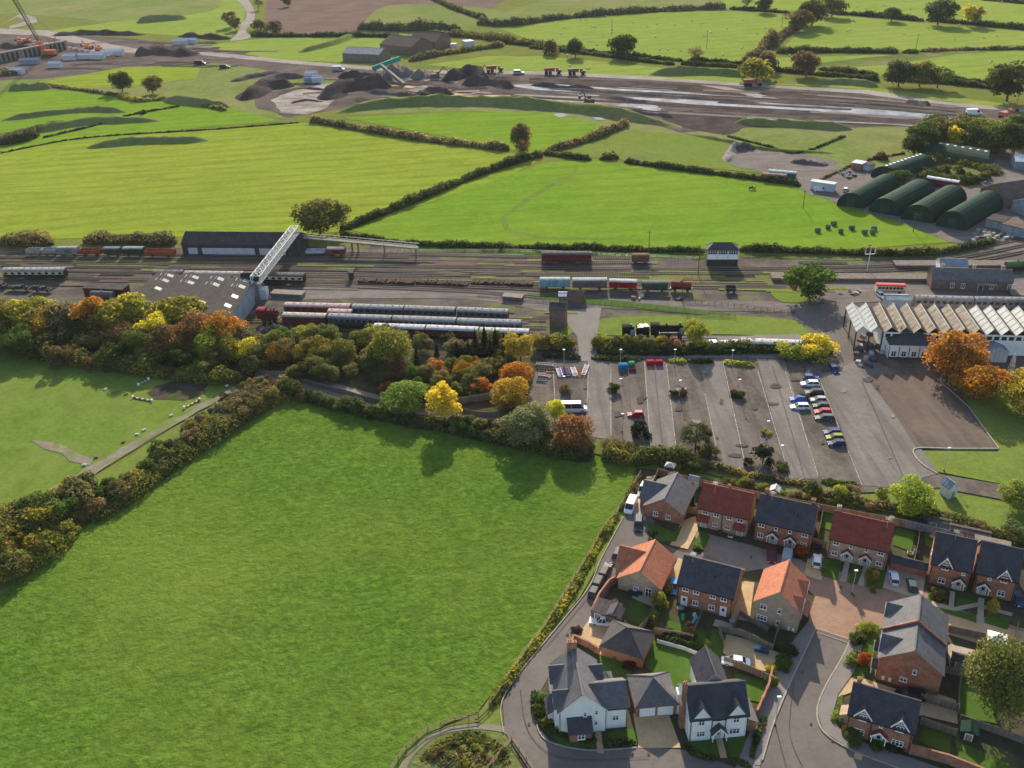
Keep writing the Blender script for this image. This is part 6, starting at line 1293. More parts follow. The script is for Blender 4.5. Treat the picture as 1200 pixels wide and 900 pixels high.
# steam engines
def steam(a, b_, label, col, tender=True, tank=False):
    c, an, L = place2(a, b_); t = thing('steam_engine', label, 'engine', c, an)
    tl = L*.3 if tender else 0; x0 = -L/2 + tl
    b = MB(); b.box(x0, L/2, -1.15, 1.15, 1.35, 1.55); b.build('running_board', M['dark'], t)
    b = MB(); b.cyl((x0 + 2.4, 0, 2.5), (L/2 - .6, 0, 2.5), .82, .78, 16); b.cyl((L/2 - 2.2, 0, 2.5), (L/2 - .5, 0, 2.5), .86, .86, 16); b.build('boiler', M['matte'], t, color=col)
    b = MB(); b.cyl((L/2 - 1.4, 0, 3.2), (L/2 - 1.4, 0, 4.0), .24, .3, 10); b.build('chimney', M['dark'], t)
    b = MB(); b.cyl((L*.12, 0, 3.2), (L*.12, 0, 3.75), .32, .2, 10); b.build('dome', M['matte'], t, color=col)
    b = MB(); b.box(x0, x0 + 2.2, -1.25, 1.25, 1.553, 3.5); b.build('cab', M['matte'], t, color=col); b = MB(); roofarc(b, 2.4, 2.5, 3.5, .35); b.build('cab_roof', M['matte'], t, color=MUL(col, 1.5), loc=(x0 + 1.1, 0, 0))
    if tank:
        for q in (-1, 1):
            b = MB(); b.box(x0 + 2.25, L/2 - 1.8, q*.85 - .3, q*.85 + .3, 1.553, 2.9); b.build('side_tank', M['matte'], t, color=col)
    else:
        b = MB(); b.box(L/2 - 1.6, L/2 - .3, -1.27, -1.2, 1.6, 3.1); b.build('smoke_deflector', M['sheet'], t, color=(.24, .27, .32))
    n = 5 if L > 14 else 3; wb = MB(); wb.cyl((0, -.06, 0), (0, .06, 0), .68, n=14); wm = wb.mesh('driving_wheel', M['dark'])
    for i in range(n):
        for s_ in (-.74, .74): ob('driving_wheel', wm, t, None, (x0 + 1.6 + i*(L/2 - x0 - 3)/max(1, n-1), s_, 1.08))
    if tender:
        b = MB(); b.box(-L/2, x0 - .4, -1.25, 1.25, 1.4, 2.9); b.build('tender', M['matte'], t, color=col); b = MB()
        for i in range(26): r_ = random.uniform(.2, .5); x = random.uniform(-L/2 + .6, x0 - .9); y = random.uniform(-.8, .8); b.box(x - r_, x + r_, y - r_, y + r_, 2.85, 2.95 + r_*.7)
        b.build('coal', M['black'], t)
        for q in (.2, .8): axle(t, -L/2 + tl*q)
    t.scale = (1, 1.1, 1.25); return t
steam((745,397),(802,397),'black steam engine with tender displayed behind the beech row', (.012, .012, .014))
steam((729,399),(745,399),'short black tender engine part left of the large black steam engine', (.012, .012, .014), False)
steam((305,378),(329,379),'small maroon tank engine at the left of the museum rakes', (.15, .03, .03), False, True)
def railstack(a, b_, label, hgt=1.2, rows=9):
    c, an, L = place2(a, b_); t = thing('sleeper_stack', label, 'stack', c, an, 'stacks of old sleepers'); b = MB(); n = int(L/.42)
    for i in range(n):
        for k in range(random.randint(3, 6)): b.box(-L/2 + i*.42, -L/2 + i*.42 + .3, -1.3 + random.uniform(-.1, .1), 1.3 + random.uniform(-.1, .1), k*.22, k*.22 + .2)
    b.build('sleepers', M['sleeper'], t, uv=False)
railstack((421,331),(487,333),'dark stack of old sleepers nearest the footbridge'); railstack((489,332),(549,335),'dark stack of old sleepers in the middle of the row'); railstack((553,332),(626,335),'dark stack of old sleepers ending at the light blue van')

# ------------------------------------------------------------------ museum and yard buildings
def wbox(name, label, cat, a, b_, D, he, hr, wm, rm, az=None, wins=(), axis='x', oh=.3, rt=None, group=None):
    c, an, L = place2(a, b_); an = an if az is None else az; A = G(*a); h = House(name, label, (A.x, A.y), an, L, D, cat, group); setr(h, rm, rm, rt or wm)
    if hr > he: h.block(0, L, 0, D, he, hr, axis, oh=oh, og=.2)
    elif hr < 0: h.hip(0, L, 0, D, he, -hr, ridge=max(.1, L - D))
    else: h.wall.box(0, L, 0, D, 0, he); h.roof.box(-.2, L+.2, -.2, D+.2, he, he+.25)
    for f, u, z, w_, h_, n in wins: h.win(f, u, z, w_, h_, n)
    h.finish([M[wm]]); return h
# long grey shed with pale band
h = wbox('long_shed', 'long dark shed with a pale lower wall behind the left end of the yard', 'shed', (215,298.5), (352,300), 10, 4.0, 6.6, 'asbestos', 'asbestos')
for x0, x1 in ((.05, .13), (.17, .62), (.66, .88)):
    b = MB(); b.box(h.W*x0, h.W*x1, -.08, -.003, .3, 2.6); b.build('pale_panel', M['white_sheet'], h.t)
# signal box
h = wbox('signal_box', 'two-storey signal box with glazed upper floor, white panels and hipped slate roof', 'signal box', (828,312), (864,312), 4.6, 5.6, -7.4, 'brick_old', 'r_slate')
W = h.W
for i in range(3):
    b = MB(); b.box(W*i/3 + .12, W*(i+1)/3 - .12, -.12, -.003, 2.4, 3.9); b.build('white_panel', M['white'], h.t); h.win('F', W*(i+.5)/3, 4.05, W/3 - .3, 1.35, 4)
for i in range(4): b = MB(); b.box(W*i/3 - .06, W*i/3 + .06, -.16, -.003, 2.3, 5.5); b.build('post', M['white'], h.t)
b = MB(); b.box(-.02, W+.02, -.1, -.003, .1, 2.3); b.build('base', M['dark'], h.t)
# engine shed with large felt roof
A = G(150, 372); rp = [G(x, y, 6.5) for x, y in ((182,320),(300,327),(266,374),(146,356))]
t = thing('engine_shed', 'large grey felt-roofed engine shed with rows of white rooflights beside the footbridge', 'shed', (A.x, A.y, 0)); lo = lambda p: (p.x - A.x, p.y - A.y, p.z)
b = MB(); n4 = 4
Lf, Rt_, Rn, Ln = rp[0], rp[1], rp[2], rp[3]
b2 = MB()
for i in range(4):
    q = [rp[i], rp[(i+1) % 4]]; b2.face([(q[0].x-A.x, q[0].y-A.y, 0), (q[0].x-A.x, q[0].y-A.y, 6.4), (q[1].x-A.x, q[1].y-A.y, 6.4), (q[1].x-A.x, q[1].y-A.y, 0)])
b2.build('wall', M['grey_sheet'], t)
def bil(u, v): return (Ln*(1-u) + Rn*u)*(1-v) + (Lf*(1-u) + Rt_*u)*v
NB = 4
for i in range(NB):
    u0, u1 = i/NB, (i+1)/NB; um = (u0+u1)/2
    def zz(u): return 6.4 + (1.3 if abs(u-um) < 1e-6 else 0)
    for a_, c_ in ((u0, um), (um, u1)):
        q = [bil(a_, 0), bil(c_, 0), bil(c_, 1), bil(a_, 1)]; z = [zz(a_), zz(c_), zz(c_), zz(a_)]
        b.face([(p.x-A.x, p.y-A.y, k) for p, k in zip(q, z)])
    for v in (0, 1):
        q = [bil(u0, v), bil(u1, v), bil(um, v)]; b.face([(q[0].x-A.x, q[0].y-A.y, 6.4), (q[1].x-A.x, q[1].y-A.y, 6.4), (q[2].x-A.x, q[2].y-A.y, 7.7)])
rf = b.build('roof', M['asbestos'], t)
for i in range(NB):
    for (du, v0, dull) in ((.06, .86, 0), (.16, .86, 0), (.06, .70, 0), (.16, .70, 0), (.16, .45, 1), (.16, .22, 1)):
        if dull and random.random() < .3: continue
        u = i/NB + du + (.03 if du < .1 else 0); um = (i + .5)/NB
        def pt(u, v): p = bil(u, v); k = 6.4 + 1.3*(1 - abs(u-um)*2*NB); return (p.x-A.x, p.y-A.y, k + .06)
        c = MB(); c.face([pt(u, v0), pt(u + .055, v0), pt(u + .055, v0 + .07), pt(u, v0 + .07)]); c.face([pt(u, v0), pt(u, v0+.07), pt(u+.055, v0+.07), pt(u+.055, v0)][::1])
        c.build('rooflight', M['pale'] if not dull else M['steel'], rf)
h = wbox('store', 'low maroon store building left of the engine shed', 'store', (100,349), (146,351), 4, 3.2, 3.2, 'brick_old', 'asbestos')
bpy.data.objects[h.wo.name].data.materials[0] = M['sheet']; h.wo.color = (.14, .03, .03, 1)
# lattice footbridge, stair block and walkway
t = thing('footbridge', 'grey lattice footbridge crossing all the tracks from the engine shed to the field', 'footbridge', G(292, 352))
P0 = G(300, 333, 6.5); P1 = G(346, 273, 6.5); O = t.location; d = (P1 - P0); L = d.length; an = math.atan2(d.y, d.x); Mx = Matrix.Translation(P0 - O) @ Matrix.Rotation(an, 4, 'Z')
b = MB(); b.box(0, L, -1.4, 1.4, -.25, 0, 0, Mx); b.build('deck', M['concrete'], t)
for s_ in (-1.4, 1.4):
    b = MB(); b.box(0, L, s_ - .12, s_ + .12, 0, .2, 0, Mx); b.box(0, L, s_ - .12, s_ + .12, 2.3, 2.55, 0, Mx); n = 12
    for i in range(n):
        x0, x1 = L*i/n, L*(i+1)/n
        b.box(x0 - .08, x0 + .08, s_ - .1, s_ + .1, .2, 2.3, 0, Mx)
        for z0, z1 in ((.2, 2.3), (2.3, .2)): b.cyl(Mx @ Vector((x0, s_, z0)), Mx @ Vector((x1, s_, z1)), .09, n=5)
    b.build('lattice_girder', M['pale'], t)
b = MB(); n = 12
for i in range(n + 1): b.box(L*i/n - .07, L*i/n + .07, -1.4, 1.4, 2.56, 2.7, 0, Mx)
for i in range(n): 
    b.cyl(Mx @ Vector((L*i/n, -1.3, 2.62)), Mx @ Vector((L*(i+1)/n, 1.3, 2.62)), .06, n=5); b.cyl(Mx @ Vector((L*i/n, 1.3, 2.62)), Mx @ Vector((L*(i+1)/n, -1.3, 2.62)), .06, n=5)
b.build('top_bracing', M['steel'], t)
for fx in (0.02, .98):
    b = MB()
    for s_ in (-1.2, 1.2):
        p = Mx @ Vector((L*fx, s_, 0)); b.box(p.x - .2, p.x + .2, p.y - .2, p.y + .2, -P0.z, -.25)
    b.build('pier', M['concrete'], t)
tt = thing('stair_tower', 'grey-green stair tower with pitched roof at the near end of the footbridge', 'stair tower', G(294, 350)); p = G(286, 345); b = MB(); b.box(-1.5, 3.5, -2, 2, 0, 6.2); b.build('wall', M['grey_sheet'], tt); b = MB(); b.prism([(-2.3, 6.2), (2.3, 6.2), (0, 8.6)], 'x', -1.8, 3.8); b.build('roof', M['green_sheet'], tt)
b = MB(); b.box(3.5, 5.5, -1.6, 1.6, 0, 3.4); b.build('lower_block', M['pale'], tt)
for i in range(9):
    pass
b = MB()
for i in range(10): b.box(1 + i*.3, 1.3 + i*.3, -4.2, -2.2, 0, .35 + (9-i)*.35)
b.build('stair', M['concrete'], tt)
t = thing('walkway', 'elevated concrete walkway with rails running right from the far end of the footbridge', 'walkway', G(350, 292)); P0 = G(350, 277, 5); P1 = G(490, 290, 3.6); O = t.location; d = P1 - P0; L = (Vector((d.x, d.y, 0))).length; n = 10
b = MB(); r = MB()
for i in range(n):
    a_ = P0 + d*i/n - O; c_ = P0 + d*(i+1)/n - O
    nn = Vector((-d.y, d.x, 0)).normalized()
    b.loft([[a_ + nn, a_ - nn, a_ - nn - Vector((0, 0, .3)), a_ + nn - Vector((0, 0, .3))], [c_ + nn, c_ - nn, c_ - nn - Vector((0, 0, .3)), c_ + nn - Vector((0, 0, .3))]])
    for s_ in (-1, 1): r.cyl(a_ + nn*s_ + Vector((0, 0, 1.1)), c_ + nn*s_ + Vector((0, 0, 1.1)), .05, n=4); r.cyl(a_ + nn*s_, a_ + nn*s_ + Vector((0, 0, 1.1)), .05, n=4)
b.build('deck', M['concrete'], t); r.build('handrail', M['steel'], t)
for f in (.25, .45, .5, .72, .98):
    a_ = P0 + d*f - O; b = MB(); b.box(a_.x - .25, a_.x + .25, a_.y - .8, a_.y + .8, -.0, a_.z - .3); b.build('pier', M['concrete'], t)
# little yard buildings
wbox('hut', 'rust-roofed brown hut on the yard platform below the coloured vans', 'hut', (665,356), (684,357), 4, 2.6, 3.5, 'brick_old', 'barn_roof')
wbox('hut', 'small grey hut joined to the left of the rust-roofed one', 'hut', (655,356), (664,356), 3, 2.5, 3.0, 'wood_grey', 'white_sheet')
h = wbox('coaling_tower', 'square dark brick tower block beside the lane above the car park', 'tower', (644,385), (662,386), 5, 6.0, 7.0, 'brick_old', 'asbestos')
wbox('lineside_hut', 'grey lineside hut beside the sidings right of the footbridge', 'hut', (409,329), (414,329), 1.6, 2.6, 2.6, 'asbestos', 'asbestos')
h = wbox('loading_platform', 'low concrete loading dock left of the pinkish coach', 'platform', (318,348), (354,350), 3, 1.1, 1.1, 'concrete', 'concrete')
h = wbox('loading_platform', 'brick-edged ramp at the left end of the yard platform', 'platform', (589,352), (611,354), 2.5, 1.2, 1.2, 'brick_old', 'concrete')
# station
h = wbox('station_building', 'long brown brick station house with slate roof and three pale chimneys', 'station', (1090,340), (1184,343), 6, 3.6, 6.0, 'brick_old', 'r_grey', wins=(('F', 6, 1, 1.1, 1.6, 2), ('F', 9, 1, 1.1, 1.6, 2), ('F', 17, 1, 1.1, 1.6, 2), ('F', 22, 1, 1.1, 1.6, 2)))
for x in (3, 12, 20): h.chimney(x, 3, 5.4, 7.2, 'brick_cream', .9)
b = MB(); b.box(12.5, 18, -1.6, -.003, 2.7, 2.9); b.build('canopy', M['roof_tan'], h.t); h.door('F', 14, (.1, .1, .12), 1.2, 2.2)
for u in (4.6, 11, 21): pass
h = wbox('signal_cabin', 'pale timber cabin with blue-grey roof on the far platform', 'cabin', (1100,322), (1132,323), 5, 3.0, 4.4, 'render', 'grey_sheet', wins=(('F', 1.6, 1, 1.3, 1.2, 2), ('F', 7.6, 1, 1.3, 1.2, 2)))
b = MB(); b.box(h.W*.42, h.W*.58, -.09, -.003, .1, 2.4); b.build('doorway', M['black'], h.t)
for a_, b_, lab in (((905,330),(1090,331),'long island platform left of the brown station house'),((1050,315),(1200,315),'far platform below the timber cabin'),((1185,350),(1230,352),'near platform at the right edge')):
    wbox('platform', lab, 'platform', a_, b_, 4.0, 1.0, 1.0, 'brick_old', 'platform')
# museum shed with sawtooth roof
rp = {}
Zr = 6.0; An = G(1003, 388, Zr); Bn = G(1225, 394, Zr); Af = G(988, 358, Zr); d = Bn - An; an = math.atan2(d.y, d.x); L = d.length; D = 15.0
t = thing('museum_shed', 'wide museum shed under a sawtooth roof of glazed and tan-stained ridges with white walls', 'museum shed', (An.x, An.y, 0), an); nb = 13; bw = L/nb
wl = MB(); wl.box(bw*2, L, 0, D, 0, Zr); wl.build('wall', M['render'], t)
for i in range(nb):
    x0, x1 = i*bw, (i+1)*bw; xm = x0 + bw*.42
    lm = 'roof_glass' if i in (1,) or i > 8 else 'roof_tan'
    if i == 0: lm = 'roof_glass'
    y0 = -.4
    a_ = MB(); a_.face([(x0, y0, Zr + .02), (xm, y0, Zr + 1.6), (xm, D, Zr + 1.6), (x0, D, Zr + .02)][::-1] if False else [(x0, D, Zr + .02), (x0, y0, Zr + .02), (xm, y0, Zr + 1.6), (xm, D, Zr + 1.6)]); 
    o = a_.build('roof_panel', M[lm], t)
    c_ = MB(); c_.face([(xm, D, Zr + 1.6), (xm, y0, Zr + 1.6), (x1, y0, Zr + .02), (x1, D, Zr + .02)]); c_.build('roof_panel', M['asbestos' if i else 'roof_glass'], t)
    g = MB(); g.prism([(x0 + .1, Zr + .01), (xm, Zr + 1.45), (x1 - .1, Zr + .01)], 'y', 0, .15); g.build('gable', M['black' if i % 3 else 'r_slate'] if i > 1 else M['pale'], t)
    fr = MB()
    for q in range(7): y = y0 + q*(D - y0)/6; fr.cyl((x0, y, Zr + .05), (xm, y, Zr + 1.65), .06, n=4)
    fr.cyl((xm, y0, Zr + 1.66), (xm, D, Zr + 1.66), .12, n=5); fr.build('glazing_bar', M['steel'], o)
    for q in range(2):
        if i > 1: f = MB(); f.box(x0 + .4 + q*bw*.5, x0 + .2 + bw*.4 + q*bw*.5, -.07, -.003, Zr - 1.5, Zr - .5); f.build('window', M['glass'], t)
b = MB()
for x, y in ((.2, .2), (bw*2 - .3, .2), (.2, D - .3), (bw, .2), (.2, D*.5)): b = MB(); b.box(x - .15, x + .15, y - .15, y + .15, 0, Zr); b.build('column', M['dark'], t)
h = wbox('cafe_building', 'white annexe with tall dark windows and dark hipped roof in front of the museum shed', 'building', (1040,421), (1100,425), 9.0, 4.3, -6.2, 'render', 'r_slate', az=an)
for i in range(5):
    h.win('F', (i + .5)*h.W/5, .9, 1.3, 1.6, 2); b = MB(); b.box(i*h.W/5 - .08, i*h.W/5 + .08, -.09, -.003, .8, 3.7); b.build('pilaster', M['dark'], h.t)
b = MB(); b.box(0, h.W, -.1, -.003, 0, .8); b.build('plinth', M['dark'], h.t); h.chimney(3.6, 5, 4.6, 6.8, 'brick'); 
for i in range(4): h.win('L', 1.4 + i*2.1, .9, .9, 1.7, 1)
h = wbox('outbuilding', 'small blue-doored white outbuilding right of the orange trees', 'outbuilding', (1152,425), (1180,428), 5, 3, 4.2, 'white_sheet', 'grey_sheet', az=an, axis='y')
h = wbox('outbuilding', 'pale shed with dark roof behind the orange trees by the museum wall', 'outbuilding', (1146,404), (1162,406), 4, 3.4, 4.2, 'render', 'r_slate', az=an)
wbox('outbuilding', 'pale green-roofed low shed between the red bus and the museum shed', 'outbuilding', (1038,361), (1066,363), 4, 2.6, 3.2, 'grey_sheet', 'grey_sheet', az=an)
# arched green huts
def arched(a, b_, far, hgt, label, mat='green_sheet', vents=0):
    A, B = G(*a), G(*b_); w_ = (B - A).length; Fp = G(*far); d = B - A; u = d.normalized(); dv = Fp - A; Ld = dv.length; v = dv.normalized(); n = 12
    t = thing('arched_hut', label, 'hut', A); r0 = []; r1 = []
    for i in range(n + 1):
        th = math.pi*i/n; x = (1 - math.cos(th))/2*w_; z = math.sin(th)**.85*hgt; r0.append(u*x + Vector((0, 0, z))); r1.append(u*x + v*Ld + Vector((0, 0, z)))
    b = MB(); b.loft([r0, r1][::1], 0, False, False); b.f = [f[::-1] for f in b.f]; b.build('shell', M[mat], t)
    e = MB(); e.face(r0[::-1]); e.build('end_wall', M[mat], t); e = MB(); e.face([p + v*.0 for p in r1]); e.build('end_wall', M[mat], t)
    dd = MB(); q0 = u*w_*.36 - v*.06; q1 = u*w_*.64 - v*.06; dd.face([q0, q1, q1 + Vector((0, 0, hgt*.6)), q0 + Vector((0, 0, hgt*.6))]); dd.build('door', M['sheet'], t, color=(.03, .06, .045))
    for i in range(vents):
        f = (i + .5)/vents; p = u*w_*.45 + v*Ld*f + Vector((0, 0, hgt*.98)); c = MB(); c.box(p.x - .5, p.x + .5, p.y - .5, p.y + .5, p.z - .1, p.z + .28); c.build('vent', M['white'], t)
    return t
arched((980,241),(1012,245),(1023,218),5.6,'leftmost of the four dark green arched huts beside the field corner')
arched((1017,248),(1054,254),(1060,225),6,'second arched hut from the left in the green row')
arched((1055,257),(1093,262),(1096,233),6.2,'third arched hut from the left in the green row')
arched((1096,265),(1132,271),(1140,240),6.4,'rightmost arched hut of the green row beside the junk pile')
arched((1020,207),(1052,213),(1064,192),5.2,'arched hut with white roof vents behind the green row','green_sheet',10)
arched((1156,199),(1158,184),(1076,184),5.0,'long dark arched hut in front of the copse','green_sheet',9)
# right edge sheds
wbox('open_shed', 'big brown open-fronted shed roof at the right edge of the yard', 'shed', (1147,232), (1180,245), 48, 3.6, 7.4, 'brick_old', 'barn_roof', axis='y')
wbox('workshop', 'blue-grey corrugated workshop at the right edge', 'workshop', (1184,248), (1215,259), 24, 4, 6.2, 'grey_sheet', 'asbestos', axis='y')
wbox('workshop', 'small pale-roofed building at the top right edge of the yard', 'workshop', (1188,199), (1210,203), 10, 3.5, 5.0, 'grey_sheet', 'white_sheet', az=math.radians(-18))
wbox('store_container', 'grey container store left of the two by the junk pile', 'container', (1154,266), (1173,270), 7, 2.8, 2.8, 'grey_sheet', 'asbestos')
wbox('store_container', 'rusty-topped grey container store right of the two by the junk pile', 'container', (1172,273), (1200,280), 7, 3.2, 3.2, 'grey_sheet', 'barn_roof')
wbox('trailer', 'white box trailer parked at the field corner beside the white van', 'trailer', (949,222), (976,226), 3, 3.2, 3.2, 'white_sheet', 'white_sheet')
wbox('hut', 'red and white site hut above the green huts', 'hut', (997,198), (1009,200), 5, 2.6, 2.6, 'brick', 'white_sheet')
wbox('hut', 'second white site hut above the green huts', 'hut', (1010,199), (1018,201), 4, 2.4, 2.4, 'white_sheet', 'asbestos')
coach((1085,217),(1122,223),'maroon trailer coach with white roof beside the bramble scrub', (.2, .02, .03), None, (.62, .6, .6), 7, 3.6)
coach((900,209),(932,212),'teal and grey lorry trailer parked behind the field hedge', (.03, .1, .12), None, (.38, .45, .46), 0, 3.6, name='lorry_trailer', cat='trailer')
coach((893,211),(921,213),'red-brown low trailer in front of the teal one behind the field hedge', (.25, .1, .07), None, (.32, .22, .18), 0, 3.0, name='lorry_trailer', cat='trailer')
# bus
def bus(a, b_, label):
    c, an, L = place2(a, b_); t = thing('vintage_bus', label, 'bus', c, an); b = MB()
    pr = [(-1.2, .5), (1.2, .5), (1.25, 1.7), (1.12, 2.7), (-1.12, 2.7), (-1.25, 1.7)]; b.prism(pr, 'x', -L/2, L/2); b.build('body', M['paint'], t, color=(.62, .50, .34))
    b = MB(); roofarc(b, L, 2.3, 2.72, .35); b.build('roof', M['paint'], t, color=(.45, .05, .05))
    for i in range(7):
        w_ = MB(); w_.box(-L/2 + .5 + i*(L-1)/7, -L/2 + .3 + (i+1)*(L-1)/7, -1.27, -1.1, 1.75, 2.45); w_.build('window', M['glass'], t)
    b = MB(); b.box(-L/2 + .1, L/2 - .1, -1.275, -1.2, 1.0, 1.3); b.build('stripe', M['paint'], t, color=(.45, .05, .05))
    for x in (-L*.3, L*.32):
        for s_ in (-1.1, 1.1):
            w_ = MB(); w_.cyl((x, s_ - .14, .5), (x, s_ + .14, .5), .5, n=14); w_.build('wheel', M['black'], t)
bus((1025,343),(1059,344),'red and cream vintage bus parked beside the station forecourt')

# ------------------------------------------------------------------ cars
CARM = {}
def carmesh(kind):
    if kind in CARM: return CARM[kind]
    L, W, H = {'hatch': (4.0, 1.75, 1.48), 'saloon': (4.65, 1.82, 1.42), 'suv': (4.5, 1.88, 1.68), 'estate': (4.6, 1.82, 1.5), 'van': (4.9, 1.95, 1.95), 'bigvan': (6.6, 2.1, 2.6), 'pickup': (5.2, 1.9, 1.75)}[kind]
    h2 = L/2; belt = {'van': 1.05, 'bigvan': 1.3, 'suv': 1.0}.get(kind, .88)
    # lower body stations: x, half width, z low, z high
    if kind in ('van', 'bigvan'): st = [(-h2, .88, .35, belt), (-h2+.1, .96, .25, belt), (h2-1.1, .97, .25, belt), (h2-.35, .92, .28, belt*.86), (h2, .78, .38, belt*.66)]
    else: st = [(-h2, .80, .38, belt-.12), (-h2+.18, .93, .25, belt-.02), (-h2+.9, .98, .22, belt), (h2-1.4, .98, .22, belt), (h2-.7, .95, .24, belt-.12), (h2-.15, .86, .28, belt-.22), (h2, .74, .36, belt-.34)]
    b = MB(); rings = []
    for x, k, z0, z1 in st:
        y = W/2*k; m_ = z0 + (z1-z0)*.55; rings.append([(x, -y*.9, z0), (x, -y, m_), (x, -y*.95, z1-.05), (x, -y*.86, z1), (x, y*.86, z1), (x, y*.95, z1-.05), (x, y, m_), (x, y*.9, z0)])
    rings = [r[::-1] for r in rings]; b.loft(rings, 0)
    cab = {'hatch': (-h2+.12, -h2+.5, h2-1.75, h2-1.0), 'saloon': (-h2+.75, -h2+1.35, h2-1.95, h2-1.25), 'suv': (-h2+.1, -h2+.4, h2-1.75, h2-1.1), 'estate': (-h2+.1, -h2+.5, h2-1.9, h2-1.15), 'van': (-h2+.02, -h2+.08, h2-1.5, h2-.75), 'bigvan': (-h2+.02, -h2+.1, h2-1.6, h2-.8), 'pickup': (-.35, -.2, h2-2.0, h2-1.3)}[kind]
    g = MB(); x0, x1, x2, x3 = cab; z0 = belt - .02; z1 = H - .07; yb = W/2*.86; yt = W/2*.72 if kind not in ('van', 'bigvan') else W/2*.84
    def ring(xa, y, z): return (xa, y, z)
    g.face([(x0,-yb,z0),(x3,-yb,z0),(x2,-yt,z1),(x1,-yt,z1)]); g.face([(x0,yb,z0),(x1,yt,z1),(x2,yt,z1),(x3,yb,z0)]); g.face([(x3,-yb,z0),(x3,yb,z0),(x2,yt,z1),(x2,-yt,z1)]); g.face([(x0,-yb,z0),(x1,-yt,z1),(x1,yt,z1),(x0,yb,z0)])
    b.loft([[(x1-.03, -yt-.01, z1), (x1, -yt*.85, H), (x1, yt*.85, H), (x1-.03, yt+.01, z1)], [(x2+.06, -yt-.01, z1), (x2, -yt*.85, H), (x2, yt*.85, H), (x2+.06, yt+.01, z1)]][::-1] if False else [[(x1-.03, yt+.01, z1), (x1, yt*.85, H), (x1, -yt*.85, H), (x1-.03, -yt-.01, z1)], [(x2+.06, yt+.01, z1), (x2, yt*.85, H), (x2, -yt*.85, H), (x2+.06, -yt-.01, z1)]], 0)
    for sx in (-1, 1):     # pillars
        for xa, xb_ in ((x0, x1), (x3, x2), ((x0+x3)/2, (x1+x2)/2)): b.cyl((xa, sx*yb, z0), (xb_, sx*(yt+.01), z1), .045, n=4)
    if kind in ('van', 'bigvan'):
        for sx in (-1, 1): b.face([(x0, sx*(yb+.01), z0), (h2-2.4 if kind == 'bigvan' else h2-1.9, sx*(yb+.01), z0), (h2-2.3 if kind == 'bigvan' else h2-1.9, sx*(yt+.012), z1), (x1, sx*(yt+.012), z1)][::sx]) if kind == 'van' else None
        b.face([(x0-.01, yb, z0), (x0-.01, -yb, z0), (x1-.01, -yt, z1), (x1-.01, yt, z1)])
    if kind == 'pickup': b.box(-h2+.1, -.5, -W/2*.9, -W/2*.8, belt, belt+.12); b.box(-h2+.1, -.5, W/2*.8, W/2*.9, belt, belt+.12)
    wb = MB(); r = .32 if kind != 'bigvan' else .38; wb.cyl((0, -.11, 0), (0, .11, 0), r, n=14); rm = MB(); rm.cyl((0, -.125, 0), (0, .125, 0), r*.58, n=10)
    hl = MB(); hl.box(-.06, .05, -.2, .2, -.07, .07)
    CARM[kind] = (L, W, r, belt, b.mesh('body', M['paint']), g.mesh('glasshouse', M['glass']), wb.mesh('tyre', M['black']), rm.mesh('rim', M['steel']), hl.mesh('headlight', M['white']), hl.mesh('tail_light', plainred)); return CARM[kind]
plainred = plain('tail_light_red', (.25, .015, .015), .4)
def car(px, ang, kind, col, label, group=None, cat=None, name=None, sc=1.0):
    L, W, r, belt, bm, gm, wm, rm, hm, tm = carmesh(kind); p = G(*px); cat = cat or {'van': 'van', 'bigvan': 'minibus', 'pickup': 'pickup'}.get(kind, 'car')
    t = thing(name or {'van': 'parked_van', 'bigvan': 'minibus', 'pickup': 'pickup_truck'}.get(kind, 'parked_car'), label, cat, p, math.radians(ang), group); t.scale = (sc,)*3
    ob('body', bm, t, col); ob('glasshouse', gm, t)
    for x in (-L*.30, L*.31):
        for s_ in (-1, 1): w_ = ob('wheel', wm, t, None, (x, s_*(W/2 - .12), r)); ob('rim', rm, w_)
    for s_ in (-1, 1): ob('headlight', hm, t, None, (L/2 - .12, s_*W*.31, belt*.66)); ob('tail_light', tm, t, None, (-L/2 + .02, s_*W*.36, belt*.8))
    return t
WH = (.72, .72, .72); BK = (.018, .02, .024); SV = (.32, .33, .34); BL = (.02, .07, .28); RD = (.38, .02, .03); DB = (.02, .035, .09); GN = (.05, .085, .07)
PI_ = 180
